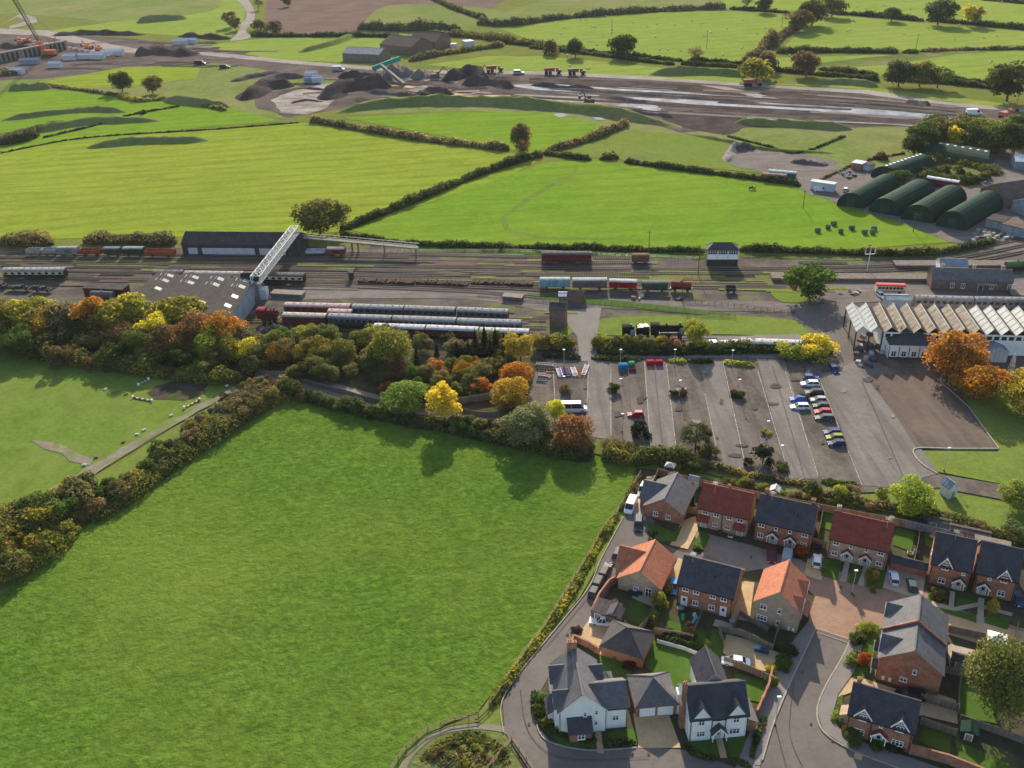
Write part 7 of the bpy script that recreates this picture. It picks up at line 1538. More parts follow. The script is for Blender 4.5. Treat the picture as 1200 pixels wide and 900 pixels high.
for a in (((672,482),-2,'bigvan',WH,'white minibus parked at the left side of the car park'),((745,488),176,'hatch',(.45,.01,.03),'bright red car alone in the second bay of the car park'),
 ((950,445),-6,'hatch',BL,'blue car at the top of the parked row'),((949,452),174,'estate',WH,'white car second from the top of the parked row'),((954,462),174,'estate',BK,'black car left of the drive, third in the parked row'),((977,435),-84,'hatch',(.015,.05,.16),'dark blue car parked alone beside the entrance drive'),
 ((935,470),174,'hatch',(.02,.09,.5),'bright blue car beside the white one on the left of the row'),((937,479),176,'estate',WH,'white car below the bright blue one, leftmost of the parked cars'),((959,471),172,'hatch',SV,'silver car on the right side of the parked row'),((962,478),172,'hatch',(.04,.05,.05),'dark grey car above the red one in the parked row'),
 ((964,485),172,'hatch',(.5,.02,.04),'red car in the parked row'),((966,492),174,'estate',(.07,.08,.09),'grey-black car directly below the red one'),((975,509),174,'hatch',(.02,.05,.16),'blue car upper of the separate group of three'),((978,515),174,'hatch',(.22,.24,.02),'olive-yellow car in the middle of the separate group of three'),((980,522),174,'hatch',(.025,.04,.11),'navy car lowest of the separate group of three'),
 ((836,404),100,'hatch',WH,'white car left of three beside the station lawn'),((850,405),100,'hatch',WH,'white car middle of three beside the station lawn'),((862,404),100,'hatch',(.6,.62,.64),'silver-white car right of three beside the station lawn'),((1032,348),-80,'hatch',WH,'white car in front of the vintage bus'),
 ((739,596),-112,'van',WH,'white van beside the grey bungalow'),((754,576),-112,'pickup',WH,'white pickup behind the white van by the bungalow'),((748,617),-100,'suv',(.05,.055,.06),'black car with pale roof below the white van'),
 ((723,655),-112,'estate',(.07,.075,.08),'black car left of the orange bungalow'),((709,672),66,'estate',(.05,.052,.06),'dark car beside the brick wall, upper of the line'),((702,684),66,'suv',(.045,.05,.055),'dark car in the middle of the line by the brick wall'),((697,695),66,'hatch',(.06,.06,.065),'dark car lowest of the line by the brick wall'),
 ((789,690),-106,'hatch',(.05,.22,.5),'light blue car between the orange bungalow and the slate terrace'),((904,653),-104,'saloon',(.14,.02,.03),'maroon car before the brick terrace porch'),((922,655),68,'van',(.26,.28,.3),'silver van before the brick terrace'),((957,660),70,'hatch',WH,'white car on the drive between the two upper terraces'),
 ((1047,680),75,'hatch',(.62,.66,.72),'white car beside the green one below the slate garage'),((1068,688),75,'hatch',(.04,.085,.075),'dark green car on the gravel right of the white one'),((862,778),168,'saloon',(.76,.76,.78),'white saloon on the fenced tan drive'),
 ((1066,818),168,'suv',(.015,.016,.02),'black car in the shade between the large brick house and the cottage'),((1192,705),-96,'hatch',(.03,.07,.12),'dark blue car at the right edge'),((708,731),170,'pickup',(.7,.7,.68),'white pickup on the tan drive beside the flat shed'),
 ((961,224),-4,'van',(.66,.68,.72),'white van in front of the white box trailer'),((991,224),60,'hatch',WH,'white car beside the leftmost arched hut')):
    car(*a)
# ------------------------------------------------------------------ lamps, poles, masts
def lamp(px, h, label, arm=0, group='lamp posts in the car park', az=0, name='lamp_post', double=False):
    p = G(*px); t = thing(name, label, 'lamp', p, az, group); b = MB(); b.cyl((0, 0, 0), (0, 0, h), .08, .05, 7)
    if arm: b.cyl((0, 0, h), (arm, 0, h + .15), .04, n=5)
    b.build('pole', M['steel'], t); b = MB(); b.box(arm - .3, arm + .3, -.16, .16, h + .02, h + .16); b.build('lamp_head', M['white'], t); b = MB(); b.box(-.14, .14, -.14, .14, 0, .5); b.build('base', M['dark'], t)
for q in ((727,465),(796,467),(865,466),(729,507),(727,430),(790,430),(857,431),(661,430),(914,545),(661,462),(898,516)): lamp(q, 5.0, 'slim lamp post with a white head standing in the car park bays')
lamp((908,851), 6.2, 'street lamp casting a long shadow over the bottom road', 0, None, name='street_lamp')
lamp((998,697), 5.5, 'street lamp between the paths of the cream terrace', 0, None, name='street_lamp')
lamp((1106,553), 6, 'tall lamp post on the verge above the pale hut', 0, None)
def pole(px, h, label, r=.11, col='bark', cross=True, group=None, cat='pole', name='utility_pole'):
    p = G(*px); t = thing(name, label, cat, p, 0, group); b = MB(); b.cyl((0, 0, 0), (0, 0, h), r*1.3, r, 7); b.build('pole', M[col], t)
    if cross: b = MB(); b.box(-.9, .9, -.06, .06, h - .7, h - .58); b.build('crossarm', M[col], t)
for px, h, lab in (((206,298),9,'tall post at the left end of the long grey shed'),((760,300),9,'tall post beside the rusty hopper wagon'),((818,322),8,'thin post left of the signal box'),((941,244),7,'pole standing in the field left of the green huts'),((1070,272),7,'pole at the field corner below the green huts'),((828,57),12,'pole in the upper right sheep field'),
    ((717,40),11,'pole in the left sheep field'),((916,32),11,'pole near the diagonal hedge'),((1073,60),11,'pole above the clipped hedge in the right sheep field'),((799,352),7,'post by the yard fence below the diesel shunter'),((1190,130),8,'orange marker post at the end of the haul road')): pole(px, h, lab, .14 if px[1] < 100 else .11)
# bracket signal
p = G(1016, 319); t = thing('signal_mast', 'bracket signal mast with ladder beside the main line', 'signal', p); b = MB(); b.cyl((0, 0, 0), (0, 0, 9.5), .17, .12, 6); b.build('mast', M['pale'], t)
b = MB(); b.box(-1.6, 1.6, -.1, .1, 6.0, 6.2); b.box(-1.6, -1.4, -.1, .1, 6.2, 8.2); b.box(1.4, 1.6, -.1, .1, 6.2, 8.2); b.build('bracket', M['pale'], t)
for q in (-1.5, 0, 1.5): b = MB(); b.box(q - 1.0, q, -.14, -.1, 7.6 + (q == 0)*1.2, 8.0 + (q == 0)*1.2); b.build('signal_arm', M['matte'], t, color=(.4, .06, .05))
# lattice pylon by orange trees
p = G(1178, 460); t = thing('lattice_mast', 'slender grey lattice mast between the orange trees and the museum shed', 'mast', p); b = MB(); H_ = 10.5
for i in range(7):
    z0, z1 = H_*i/7, H_*(i+1)/7; r0, r1 = 1.0 - .12*i, 1.0 - .12*(i+1); c0 = [(-r0,-r0,z0),(r0,-r0,z0),(r0,r0,z0),(-r0,r0,z0)]; c1 = [(-r1,-r1,z1),(r1,-r1,z1),(r1,r1,z1),(-r1,r1,z1)]
    for k in range(4): b.cyl(c0[k], c1[k], .07, n=4); b.cyl(c0[k], c1[(k+1) % 4], .05, n=4); b.cyl(c1[k], c1[(k+1) % 4], .05, n=4)
b.build('lattice', M['steel'], t)
# ------------------------------------------------------------------ bales, sheep, bins, clutter
bm = MB(); bm.cyl((-.65, 0, .65), (.65, 0, .65), .66, n=14); bme = bm.mesh('bale', M['sheet'])
for x, y in ((958,271),(970,267),(977,263),(985,272),(1013,273),(998,268),(1024,269),(1022,273)):
    o = ob('wrapped_bale', bme, None, (.08, .15, .11), G(x, y + 1)); o.scale = (1.2,)*3; o.rotation_euler.z = random.uniform(-.3, .3); tag(o, 'pale green wrapped round bale lying on the field by the green huts', 'bale', 'wrapped bales in the field corner')
b = MB(); L_ = [(-.55, .18, .6), (-.3, .30, .62), (.1, .32, .62), (.45, .26, .64), (.62, .12, .66)]
sb = MB(); rings = []
for x, r_, z in L_: rings.append([(x, math.cos(k*math.pi/4)*r_, z + math.sin(k*math.pi/4)*r_) for k in range(8)])
sb.loft(rings); sbm = sb.mesh('fleece', M['pale'], True)
hd = MB(); hd.loft([[(.6, math.cos(k*math.pi/3)*.1, .82 + math.sin(k*math.pi/3)*.1) for k in range(6)], [(.92, math.cos(k*math.pi/3)*.06, .74 + math.sin(k*math.pi/3)*.06) for k in range(6)]])
for s_ in (-1, 1): hd.box(.62, .68, s_*.13 - .05, s_*.13 + .05, .86, .9)
for x in (-.38, .38):
    for s_ in (-.16, .16): hd.cyl((x, s_, .5), (x, s_, .0), .055, .04, 5)
hdm = hd.mesh('head_and_legs', M['dark'])
SH = [(681,24),(686,24),(710,20),(661,33),(657,40),(694,32),(697,32),(717,35),(707,42),(691,49),(699,53),(742,27),(759,32),(770,29),(768,44),(783,59),(773,59),(791,30),(811,25),(822,28),(833,39),(825,43),(852,34),(870,24),(897,33),(887,40),(869,57),(847,65),(798,60),(783,14),(1004,9),(1015,11),(1026,12),(1035,6),(1037,7),(983,12),(1067,11),(995,23),(1002,26),(993,37),(996,36),(1059,40),(1087,33),(1118,47),(1153,45),(1168,42),(1162,72),(925,66),(1160,74),(1124,30),(1040,36),(665,66),(668,78),(688,81),(690,81),(1174,3),(1060,2)]
for x, y in SH:
    t = thing('sheep', 'small white sheep grazing in the bright fields beyond the haul road', 'sheep', G(x, y), random.uniform(0, 6.28), 'sheep grazing in the far fields'); t.scale = (1.9,)*3 if False else (1.35,)*3; ob('fleece', sbm, t); ob('head', hdm, t)
cw = MB(); rings = []
for x, r_, z in ((-1.0, .28, 1.05), (-.7, .40, 1.0), (0, .44, .98), (.6, .38, 1.05), (1.0, .2, 1.2)): rings.append([(x, math.cos(k*math.pi/4)*r_*.8, z + math.sin(k*math.pi/4)*r_) for k in range(8)])
cw.loft(rings); cw.loft([[(.95, math.cos(k*math.pi/3)*.2, 1.25 + math.sin(k*math.pi/3)*.2) for k in range(6)], [(1.5, math.cos(k*math.pi/3)*.11, 1.1 + math.sin(k*math.pi/3)*.12) for k in range(6)]])
for x in (-.75, .65):
    for s_ in (-.24, .24): cw.cyl((x, s_, .8), (x + .05, s_, .42), .12, .08, 5); cw.cyl((x + .05, s_, .42), (x, s_, 0), .08, .06, 5)
cwm = cw.mesh('cow', M['black'], True)
for (x, y), lab in (((880,222.5),'left of two black cattle standing close together in the middle green field'),((884,222),'right of two black cattle standing close together in the middle green field')):
    o = ob('cow', cwm, None, None, G(x, y)); o.rotation_euler.z = x; tag(o, lab, 'cow')
def bin_(px, col, label, group=None, az=AZ1):
    p = G(*px); t = thing('wheelie_bin', label, 'bin', p, az, group); b = MB(); b.loft([[(-.24,-.28,.08),(.24,-.28,.08),(.24,.28,.08),(-.24,.28,.08)],[(-.29,-.34,1.0),(.29,-.34,1.0),(.29,.34,1.0),(-.29,.34,1.0)]]); b.build('body', M['matte'], t, color=col)
    b = MB(); b.box(-.31, .31, -.38, .37, 1.003, 1.08); b.build('lid', M['matte'], t, color=MUL(col, 1.1)); 
    for s_ in (-.2, .2): b = MB(); b.cyl((s_ - .04, .3, .1), (s_ + .04, .3, .1), .1, n=8); b.build('wheel', M['black'], t)
for i, c in enumerate(((.02,.07,.12),(.02,.065,.11),(.05,.05,.06),(.02,.08,.14))): bin_((886 + i*4.2, 764 + i*1.0), c, 'dark or blue wheelie bin in the row behind the fenced tan drive', 'bins behind the tan drive')
for i, c in enumerate(((.03,.12,.24),(.04,.04,.05))): bin_((1083 + i*-3.5, 849 + i*-.4), c, ('blue','black')[i] + ' wheelie bin at the right end of the cottage')
for i in range(3): bin_((953 + i*3.5, 643 + i), (.03,.032,.035), 'black wheelie bin in the shaded gap beside the brick terrace', 'bins beside the brick terrace')
for i in range(2): bin_((748 + i*3, 697 + i), (.03,.035,.04), 'black wheelie bin on the orange bungalow patio', 'bins on the bungalow patio')
def skip(px, w_, d_, h_, col, label, name='recycling_bank', cat='container', az=0):
    p = G(*px); t = thing(name, label, cat, p, az); b = MB(); b.loft([[(-w_/2,-d_/2,.1),(w_/2,-d_/2,.1),(w_/2,d_/2,.1),(-w_/2,d_/2,.1)],[(-w_/2*1.05,-d_/2*1.05,h_*.8),(w_/2*1.05,-d_/2*1.05,h_*.8),(w_/2*1.05,d_/2*1.05,h_*.8),(-w_/2*1.05,d_/2*1.05,h_*.8)],[(-w_/2*.8,-d_/2*.6,h_),(w_/2*.8,-d_/2*.6,h_),(w_/2*.8,d_/2*.6,h_),(-w_/2*.8,d_/2*.6,h_)]])
    b.build('body', M['sheet'], t, color=col); b = MB(); b.box(-w_*.3, w_*.3, -d_/2*1.05 - .03, -d_/2*1.05 + .03, h_*.5, h_*.62); b.build('slot', M['black'], t)
skip((730,433), 2.3, 2.0, 1.8, (.03,.16,.30), 'blue recycling bank at the top of the second bay'); skip((740,431), 1.6, 1.8, 1.8, (.04,.22,.12), 'green recycling bank right of the blue one'); skip((741,435), 1.8, 1.2, 1.0, (.16,.05,.05), 'low dark red crate in front of the green recycling bank')
skip((762,428), 2.0, 1.6, 1.5, (.33,.02,.04), 'left red textile bank at the top of the car park'); skip((772,428), 1.9, 1.6, 1.5, (.33,.02,.04), 'right red textile bank at the top of the car park')
# planting strips with kerbs
for a_, lab in ((((716,460),(737,461)),'second'),(((785,462),(806,463)),'third'),(((855,464),(877,466)),'fourth'),(((648,456),(669,458)),'first'),(((888,513),(904,514)),'fifth')):
    c, an, L = place2(*a_); t = thing('planting_strip', 'pale-kerbed planting strip in the ' + lab + ' bay of the car park', 'planter', c, an); b = MB()
    for q in (-1, 1): b.box(-L/2, L/2, q*.75 - .1, q*.75 + .1, 0, .16); b.box(q*(L/2 - .1) - .1, q*(L/2 - .1) + .1, -.65, .65, 0, .16)
    b.build('kerb', M['kerb'], t); b = MB(); b.box(-L/2 + .2, L/2 - .2, -.65, .65, .0, .12); b.build('soil', M['verge'], t)
# stored narrow-gauge stock and track panels at the top left bay
def tpanel(a, b_, col, label, hgt=.5, w_=1.2, kind='panel', group=None):
    c, an, L = place2(a, b_); t = thing('stored_' + kind, label, 'stored item', c, an, group); b = MB()
    for q in (-.4, .4): b.box(-L/2, L/2, q*w_ - .08, q*w_ + .08, hgt - .15, hgt)
    k = int(L/.7)
    for i in range(k): b.box(-L/2 + i*.7 + .1, -L/2 + i*.7 + .35, -w_/2, w_/2, hgt - .3, hgt - .15)
    b.box(-L/2, -L/2 + .3, -w_/2, w_/2, 0, hgt - .3); b.box(L/2 - .3, L/2, -w_/2, w_/2, 0, hgt - .3); b.build('frame', M['matte'], t, color=col)
tpanel((628,428),(652,430),(.30,.29,.30),'long grey pipe bundle at the back of the storage corner',.7,1.4); tpanel((629,433),(651,434),(.06,.06,.07),'black track panel in front of the grey bundle',.7); tpanel((640,436),(650,436),(.42,.22,.16),'short orange-brown panel in the storage corner',.5,1.6)
tpanel((631,441),(645,443),(.45,.33,.33),'pale pink miniature wagon frame in the storage corner',.7); tpanel((629,447),(641,448),(.08,.13,.17),'dark teal trailer frame at the front of the storage corner',.6)
for i, (x, c) in enumerate(((654,(.6,.55,.58)),(658,(.22,.14,.28)),(663,(.16,.15,.22)),(671,(.6,.58,.56)))): tpanel((x,434 - i*.3),(x + 3,443 - i*.4),c,('pale','purple','dark violet','white')[i] + ' narrow stack standing in the middle of the storage corner',.8,1.4)
for i in range(4): tpanel((677 + i*2.6,433),(676 + i*2.6,444),(.20,.10,.06),'brown rail length laid side by side in the storage corner',.4,.8,group='brown rails in the storage corner')
tpanel((688,430),(684,441),(.55,.52,.48),'long pale beam at the right end of the storage corner',.8,1.3)
# paddock jumps, tyres
def jump(a, b_, cols, label):
    c, an, L = place2(a, b_); t = thing('jump_rail', label, 'jump', c, an); n = 7
    for i in range(n): b = MB(); b.cyl((-L/2 + L*i/n, 0, .35), (-L/2 + L*(i+1)/n, 0, .35), .2, n=8); b.build('rail_section', M['matte'], t, color=cols[i % 2])
    b = MB(); b.box(-L/2 - .25, -L/2 - .003, -.3, .3, 0, .8); b.box(L/2 + .003, L/2 + .25, -.3, .3, 0, .8); b.build('stand', M['white'], t)
RDW = ((.5,.08,.05),(.75,.75,.72))
jump((157,467),(178,471),RDW,'red and white striped jump left of the burnt patch'); jump((217,479),(234,470),RDW,'red and white striped jump lying along the farm track'); jump((163,452),(174,446),((.6,.6,.58),(.12,.12,.12)),'white and black jump pole in the shadow of the shelter belt')
for (x, y), c, lab in (((124,457),(.7,.7,.68),'white block at the shadow edge in the paddock'),((135,460),(.4,.15,.12),'red-brown block in the paddock shadow'),((148,463),(.4,.12,.08),'small red cone block beside the striped jump'),((201,488),(.7,.7,.68),'white drum beside the farm track, upper of the row'),((161,510),(.72,.72,.7),'left white drum of the pair beside the farm track'),((169,505),(.7,.72,.7),'right white drum of the pair beside the farm track'),((145,519),(.45,.12,.08),'red marker block beside the farm track'),((99,546),(.72,.72,.7),'white drum at the fork of the farm track'),((113,537),(.4,.12,.1),'red stub post at the fork of the farm track'),((266,453),(.65,.68,.72),'white trough at the path end of the farm track'),((109,422),(.45,.14,.1),'red block near the shelter belt foot')):
    p = G(x, y); t = thing('marker_block', lab, 'marker', p, random.random()); t.scale = (.8,)*3; b = MB(); b.cyl((-.5, 0, .35), (.5, 0, .35), .34, n=10); b.build('drum', M['matte'], t, color=c); b = MB(); b.box(-.4, .4, -.25, .25, 0, .12); b.build('cradle', M['wood'], t)
# bits in gardens
def gz(px, w_, d_, h_, col, label, name, cat='garden item', az=AZ1):
    p = G(*px); t = thing(name, label, cat, p, az); b = MB(); n = 6
    b.loft([[(-w_/2, -d_/2, h_), (w_/2, -d_/2, h_), (w_/2, d_/2, h_), (-w_/2, d_/2, h_)], [(-w_*.1, -d_*.1, h_ + .6), (w_*.1, -d_*.1, h_ + .6), (w_*.1, d_*.1, h_ + .6), (-w_*.1, d_*.1, h_ + .6)]]); b.build('canopy', M['matte'], t, color=col)
    b = MB()
    for sx in (-1, 1):
        for sy in (-1, 1): b.cyl((sx*w_*.46, sy*d_*.46, 0), (sx*w_*.46, sy*d_*.46, h_), .04, n=5)
    b.build('frame', M['steel'], t)
gz((1166,757), 3, 2.6, 1.9, (.8,.8,.82), 'white garden gazebo by the weathered fence', 'gazebo')
gz((785,554), 2.2, 2.0, 2.0, (.4,.38,.36), 'grey gazebo behind the grey bungalow', 'gazebo')
def tableset(px, col, label, n=4, az=AZ1):
    p = G(*px); t = thing('garden_table', label, 'table', p, az); b = MB(); b.cyl((0, 0, .7), (0, 0, .76), .6, n=12); b.build('tabletop', M['matte'], t, color=col); b = MB()
    for i in range(4): b.cyl((math.cos(i*1.57)*.4, math.sin(i*1.57)*.4, 0), (math.cos(i*1.57)*.4, math.sin(i*1.57)*.4, .7), .03, n=5)
    b.build('legs', M['dark'], t)
for px, c, lab in (((797,716),(.2,.2,.22),'dark garden table behind the left back door of the slate terrace'),((860,777),(.1,.1,.1),'round dark table below the white saloon fence'),((858,731),(.3,.3,.32),'grey garden table behind the right back door of the slate terrace'),((1092,632),(.35,.2,.12),'small brown table on the patio behind the detached houses'),((1102,775),(.5,.45,.4),'pale garden table beside the large brick house')): tableset(px, c, lab)
p = G(806, 733)
for i, (dx, dy, c, lab) in enumerate(((0,0,(.4,.08,.05),'red plastic toy slide in the play garden'),(1.2,.6,(.1,.4,.38),'turquoise toy box in the play garden'),(-.6,1.6,(.05,.3,.15),'green toy tunnel in the play garden'),(1.6,1.8,(.6,.6,.6),'white toy crate in the play garden'),(.6,-1.4,(.45,.1,.06),'orange-red toy boat in the play garden'))):
    t = thing('garden_toy', lab, 'toy', (p.x + dx, p.y + dy, 0), i*.7); b = MB(); b.prism([(-.7, 0), (.4, 0), (.4, .9), (.1, .9)], 'y', -.25, .25); b.build('slide', M['matte'], t, color=c); b = MB(); b.box(.403, .6, -.2, .2, 0, .7); b.build('ladder', M['matte'], t, color=MUL(c, .6))
for (x, y), lab in (((742,698),'dark corner sofa on the orange bungalow patio'),((735,762),'pale garden bench on the big lawn'),((1089,610),'blue garden sofa behind the detached houses')):
    p = G(x, y); t = thing('garden_sofa', lab, 'sofa', p, AZ1); c = (.04,.045,.05) if 'dark' in lab else ((.5,.5,.48) if 'pale' in lab else (.1,.22,.34)); b = MB(); b.box(-1, 1, -.4, .4, .1, .42); b.build('seat', M['matte'], t, color=c); b = MB(); b.box(-1, 1, .25, .4, .423, .85); b.build('backrest', M['matte'], t, color=c)
for (x, y), c, lab in (((1074,648),(.1,.3,.42),'blue paddling toy on the cream terrace patio'),((1066,650),(.6,.55,.5),'white planter on the cream terrace patio'),((844,625),(.05,.06,.07),'dark planter box before the cream terrace'),((872,633),(.06,.10,.14),'dark blue planter before the right lean-to porch'),((856,630),(.6,.6,.6),'white post box before the cream terrace'),((786,559),(.6,.6,.62),'white round pot behind the grey bungalow'),((1098,780),(.7,.7,.7),'white planter on the patio of the large brick house'),((1108,753),(.08,.08,.09),'dark barbecue by the gazebo')):
    p = G(x, y); t = thing('planter', lab, 'planter', p, AZ1); b = MB(); b.loft([[(-.4,-.3,0),(.4,-.3,0),(.4,.3,0),(-.4,.3,0)],[(-.5,-.38,.55),(.5,-.38,.55),(.5,.38,.55),(-.5,.38,.55)]]); b.build('tub', M['matte'], t, color=c); b = MB(); b.box(-.42, .42, -.3, .3, .5, .58); b.build('soil', M['bed'], t)
# junk by the right sheds, display items
rj = random.Random(11)
def junk(x, y, lab, grp, sc=1.0):
    p = G(x, y); t = thing('scrap_item', lab, 'scrap', p, rj.uniform(0, 3), grp); c = rj.choice([(.3,.27,.24),(.12,.10,.09),(.22,.13,.09),(.4,.38,.35),(.08,.09,.1)]); b = MB(); w_ = rj.uniform(.8, 2.2)*sc
    b.prism([(-w_/2, 0), (w_/2, 0), (w_/2*.8, rj.uniform(.5, 1.3)*sc), (-w_/2*.6, rj.uniform(.4, 1.1)*sc)], 'y', -.5*sc, .5*sc); b.build('casing', M['sheet'], t, color=c); b = MB(); b.cyl((0, -.7*sc, .3*sc), (0, .7*sc, .3*sc), .25*sc, n=8); b.build('drum', M['sheet'], t, color=MUL(c, .7))
for i in range(34): junk(rj.uniform(1138,1188), rj.uniform(272,284), 'weathered scrap item in the heap below the grey containers', 'scrap heap below the grey containers')
for i in range(14): junk(rj.uniform(1136,1158), rj.uniform(206,216), 'weathered scrap item beside the bramble scrub', 'scrap beside the bramble scrub')
for i in range(12): junk(rj.uniform(984,1004), rj.uniform(202,210), 'weathered scrap item above the arched huts', 'scrap above the arched huts')
for i in range(26): junk(rj.uniform(1003,1036), rj.uniform(392,432), 'old farm machine or bench standing in the open museum yard', 'exhibits in the open museum yard', 1.1)
for i in range(18): junk(rj.uniform(300,345), rj.uniform(383,392), 'scrap part lying beside the small maroon engine', 'scrap beside the maroon engine')
for i in range(10): junk(rj.uniform(740,800), rj.uniform(347,352), 'dark part stored along the yard platform', 'parts stored on the yard platform', .9)
for i in range(10): junk(rj.uniform(955,1010), rj.uniform(338,346), 'dark barrow or bench on the station forecourt edge', 'items on the station forecourt', .8)
wagon((1176,318),(1205,316),'small green and yellow machine at the right end of the far platform', (.10,.16,.08), 'tank')
# small people by the huts and by the trains
def person(px, az, cols, label):
    p = G(*px); me = bpy.data.meshes.new('person'); V = [(0,0,.95),(0,0,1.2),(0,0,1.42),(0,0,1.52),(0,.01,1.68),(-.1,0,.9),(-.11,.03,.48),(-.12,0,.06),(.1,0,.9),(.12,-.06,.48),(.14,.04,.06),(-.2,0,1.40),(-.26,.02,1.12),(-.25,-.08,.88),(.2,0,1.40),(.26,.0,1.12),(.25,-.1,.9),(-.12,-.14,.03),(.14,-.1,.03)]
    E_ = [(0,1),(1,2),(2,3),(3,4),(0,5),(5,6),(6,7),(7,17),(0,8),(8,9),(9,10),(10,18),(2,11),(11,12),(12,13),(2,14),(14,15),(15,16)]
    R_ = [.15,.14,.13,.06,.11,.09,.06,.045,.09,.06,.045,.06,.045,.035,.06,.045,.035,.035,.035]; me.from_pydata(V, E_, []); o = bpy.data.objects.new('person', me); COL.objects.link(o); o.location = p; o.rotation_euler.z = az
    sk_ = o.modifiers.new('skin', 'SKIN'); 
    for i, v in enumerate(me.skin_vertices[0].data if me.skin_vertices else []): v.radius = (R_[i], R_[i]); v.use_root = i == 0
    if not me.skin_vertices:
        bpy.context.view_layer.objects.active = o
    o.modifiers.new('sub', 'SUBSURF').levels = 1; me.materials.append(M['matte']); o.color = (*cols, 1); tag(o, label, 'person'); return o
for a in (((1126,239),.4,(.04,.05,.09),'person in dark clothes on the left of the pair by the rightmost arched hut'),((1130,240),2.2,(.12,.06,.05),'person in brown clothes on the right of the pair by the rightmost arched hut')): person(*a)

# ------------------------------------------------------------------ thin air towards the far fields
hz = bpy.data.materials.new('haze'); hz.use_nodes = True; HN = hz.node_tree; HN.nodes.remove(HN.nodes['Principled BSDF']); pv = HN.nodes.new('ShaderNodeVolumePrincipled')
pv.inputs['Color'].default_value = (.93, .95, 1, 1); pv.inputs['Density'].default_value = .000035; pv.inputs['Anisotropy'].default_value = .0; HN.links.new(pv.outputs[0], HN.nodes['Material Output'].inputs['Volume'])
b = MB(); b.box(-9100, 9100, -600, 16100, -1.5, 140); ho = b.build('haze', hz, uv=False); ho['kind'] = 'stuff'
# ------------------------------------------------------------------ construction site and barns far away
wbox('barn', 'open pale-roofed barn with dark timber side beside the haul road', 'barn', (402,71), (445,73), 16, 5, 8, 'wood_grey', 'roof_grey_metal')
wbox('barn', 'middle brown-roofed barn of the farm group', 'barn', (446,62), (482,66), 24, 6, 11, 'brick_old', 'barn_roof')
wbox('barn', 'right brown-roofed long barn of the farm group', 'barn', (478,58), (510,60), 22, 6, 10.5, 'brick_old', 'barn_roof')
wbox('barn', 'small grey-roofed barn at the right of the farm group', 'barn', (497,50), (515,52), 12, 5, 8, 'brick_old', 'asbestos')
wbox('site_cabin', 'pale cabin among the bushes right of the barns', 'cabin', (546,55), (556,54), 8, 3.5, 3.5, 'white_sheet', 'white_sheet')
wbox('site_cabin', 'small white cabin left of the other near the barns', 'cabin', (528,57), (534,57), 5, 3, 3, 'white_sheet', 'white_sheet')
# conveyor with green cover
t = thing('conveyor', 'tall green-covered conveyor leaning over the pale spoil heap', 'conveyor', G(440, 86)); A = G(437, 86) - t.location; B = G(470, 83) - t.location; A.z = 3; B.z = 8; b = MB(); b.cyl(A, B, 1.9, n=4); b.build('cover', M['matte'], t, color=(.03,.25,.20)); b = MB()
for f in (.1, .4, .7, .95): q = A + (B - A)*f; b.box(q.x - .5, q.x + .5, q.y - 2, q.y + 2, 0, q.z - 1.5)
b.build('trestle', M['steel'], t)
t = thing('conveyor', 'low grey conveyor running down right of the green-covered one', 'conveyor', G(448, 90)); A = G(448, 88) - t.location; B = G(474, 101) - t.location; A.z = 6; B.z = 1; b = MB(); b.cyl(A, B, 1.2, n=4); b.build('belt', M['concrete'], t); b = MB()
for f in (.1, .5): q = A + (B - A)*f; b.box(q.x - .4, q.x + .4, q.y - 1, q.y + 1, 0, q.z - .8)
b.build('trestle', M['steel'], t)
def truck(px, col, label, az=0, digger=False, sc=1.0):
    p = G(*px); t = thing('excavator' if digger else 'dump_truck', label, 'excavator' if digger else 'truck', p, az); t.scale = (sc,)*3; b = MB()
    if digger:
        b.box(-2.2, 2.2, -1.6, -.9, 0, 1); b.box(-2.2, 2.2, .9, 1.6, 0, 1); b.build('tracks', M['dark'], t); b = MB(); b.box(-2.6, 1.6, -1.5, 1.5, 1.05, 2.6); b.box(.2, 1.6, -1.5, -.2, 2.6, 3.6); b.build('cab', M['matte'], t, color=col)
        b = MB(); b.cyl((1.4, .5, 2.2), (4.4, .5, 5.4), .35, .25, 6); b.cyl((4.4, .5, 5.4), (7.2, .5, 2.6), .28, .18, 6); b.build('boom', M['matte'], t, color=col); b = MB(); b.box(6.6, 7.6, 0, 1, 1.4, 2.6); b.build('bucket', M['dark'], t)
    else:
        b.loft([[(-5, -1.5, 2.2), (-5, 1.5, 2.2), (-5.2, 1.5, 3.6), (-5.2, -1.5, 3.6)], [(.8, -1.5, 1.8), (.8, 1.5, 1.8), (1.2, 1.5, 3.8), (1.2, -1.5, 3.8)]]); b.build('dump_body', M['matte'], t, color=MUL(col, .7)); b = MB(); b.box(1.8, 3.2, -1.4, 1.4, 1.4, 3.7); b.box(3.2, 5, -1.3, 1.3, 1.2, 2.5); b.build('cab', M['matte'], t, color=col)
        w_ = MB(); w_.cyl((0, -.35, 0), (0, .35, 0), .95, n=12); wm = w_.mesh('wheel', M['black'])
        for x in (-3.8, -1.6, 3.4):
            for s_ in (-1.35, 1.35): ob('wheel', wm, t, None, (x, s_, .95))
OR = (.28, .13, .10)
for a in (((580,84.5),OR,'orange-brown dump truck just left of the silver car on the haul road'),((648,87),OR,'dump truck left of the middle pair on the haul road'),((676,88),(.24,.13,.10),'dump truck right of the middle pair on the haul road'),
          ((882,101),(.34,.14,.10),'dump truck by the yellow-olive tree on the haul road')): truck(*a, sc=1.1)
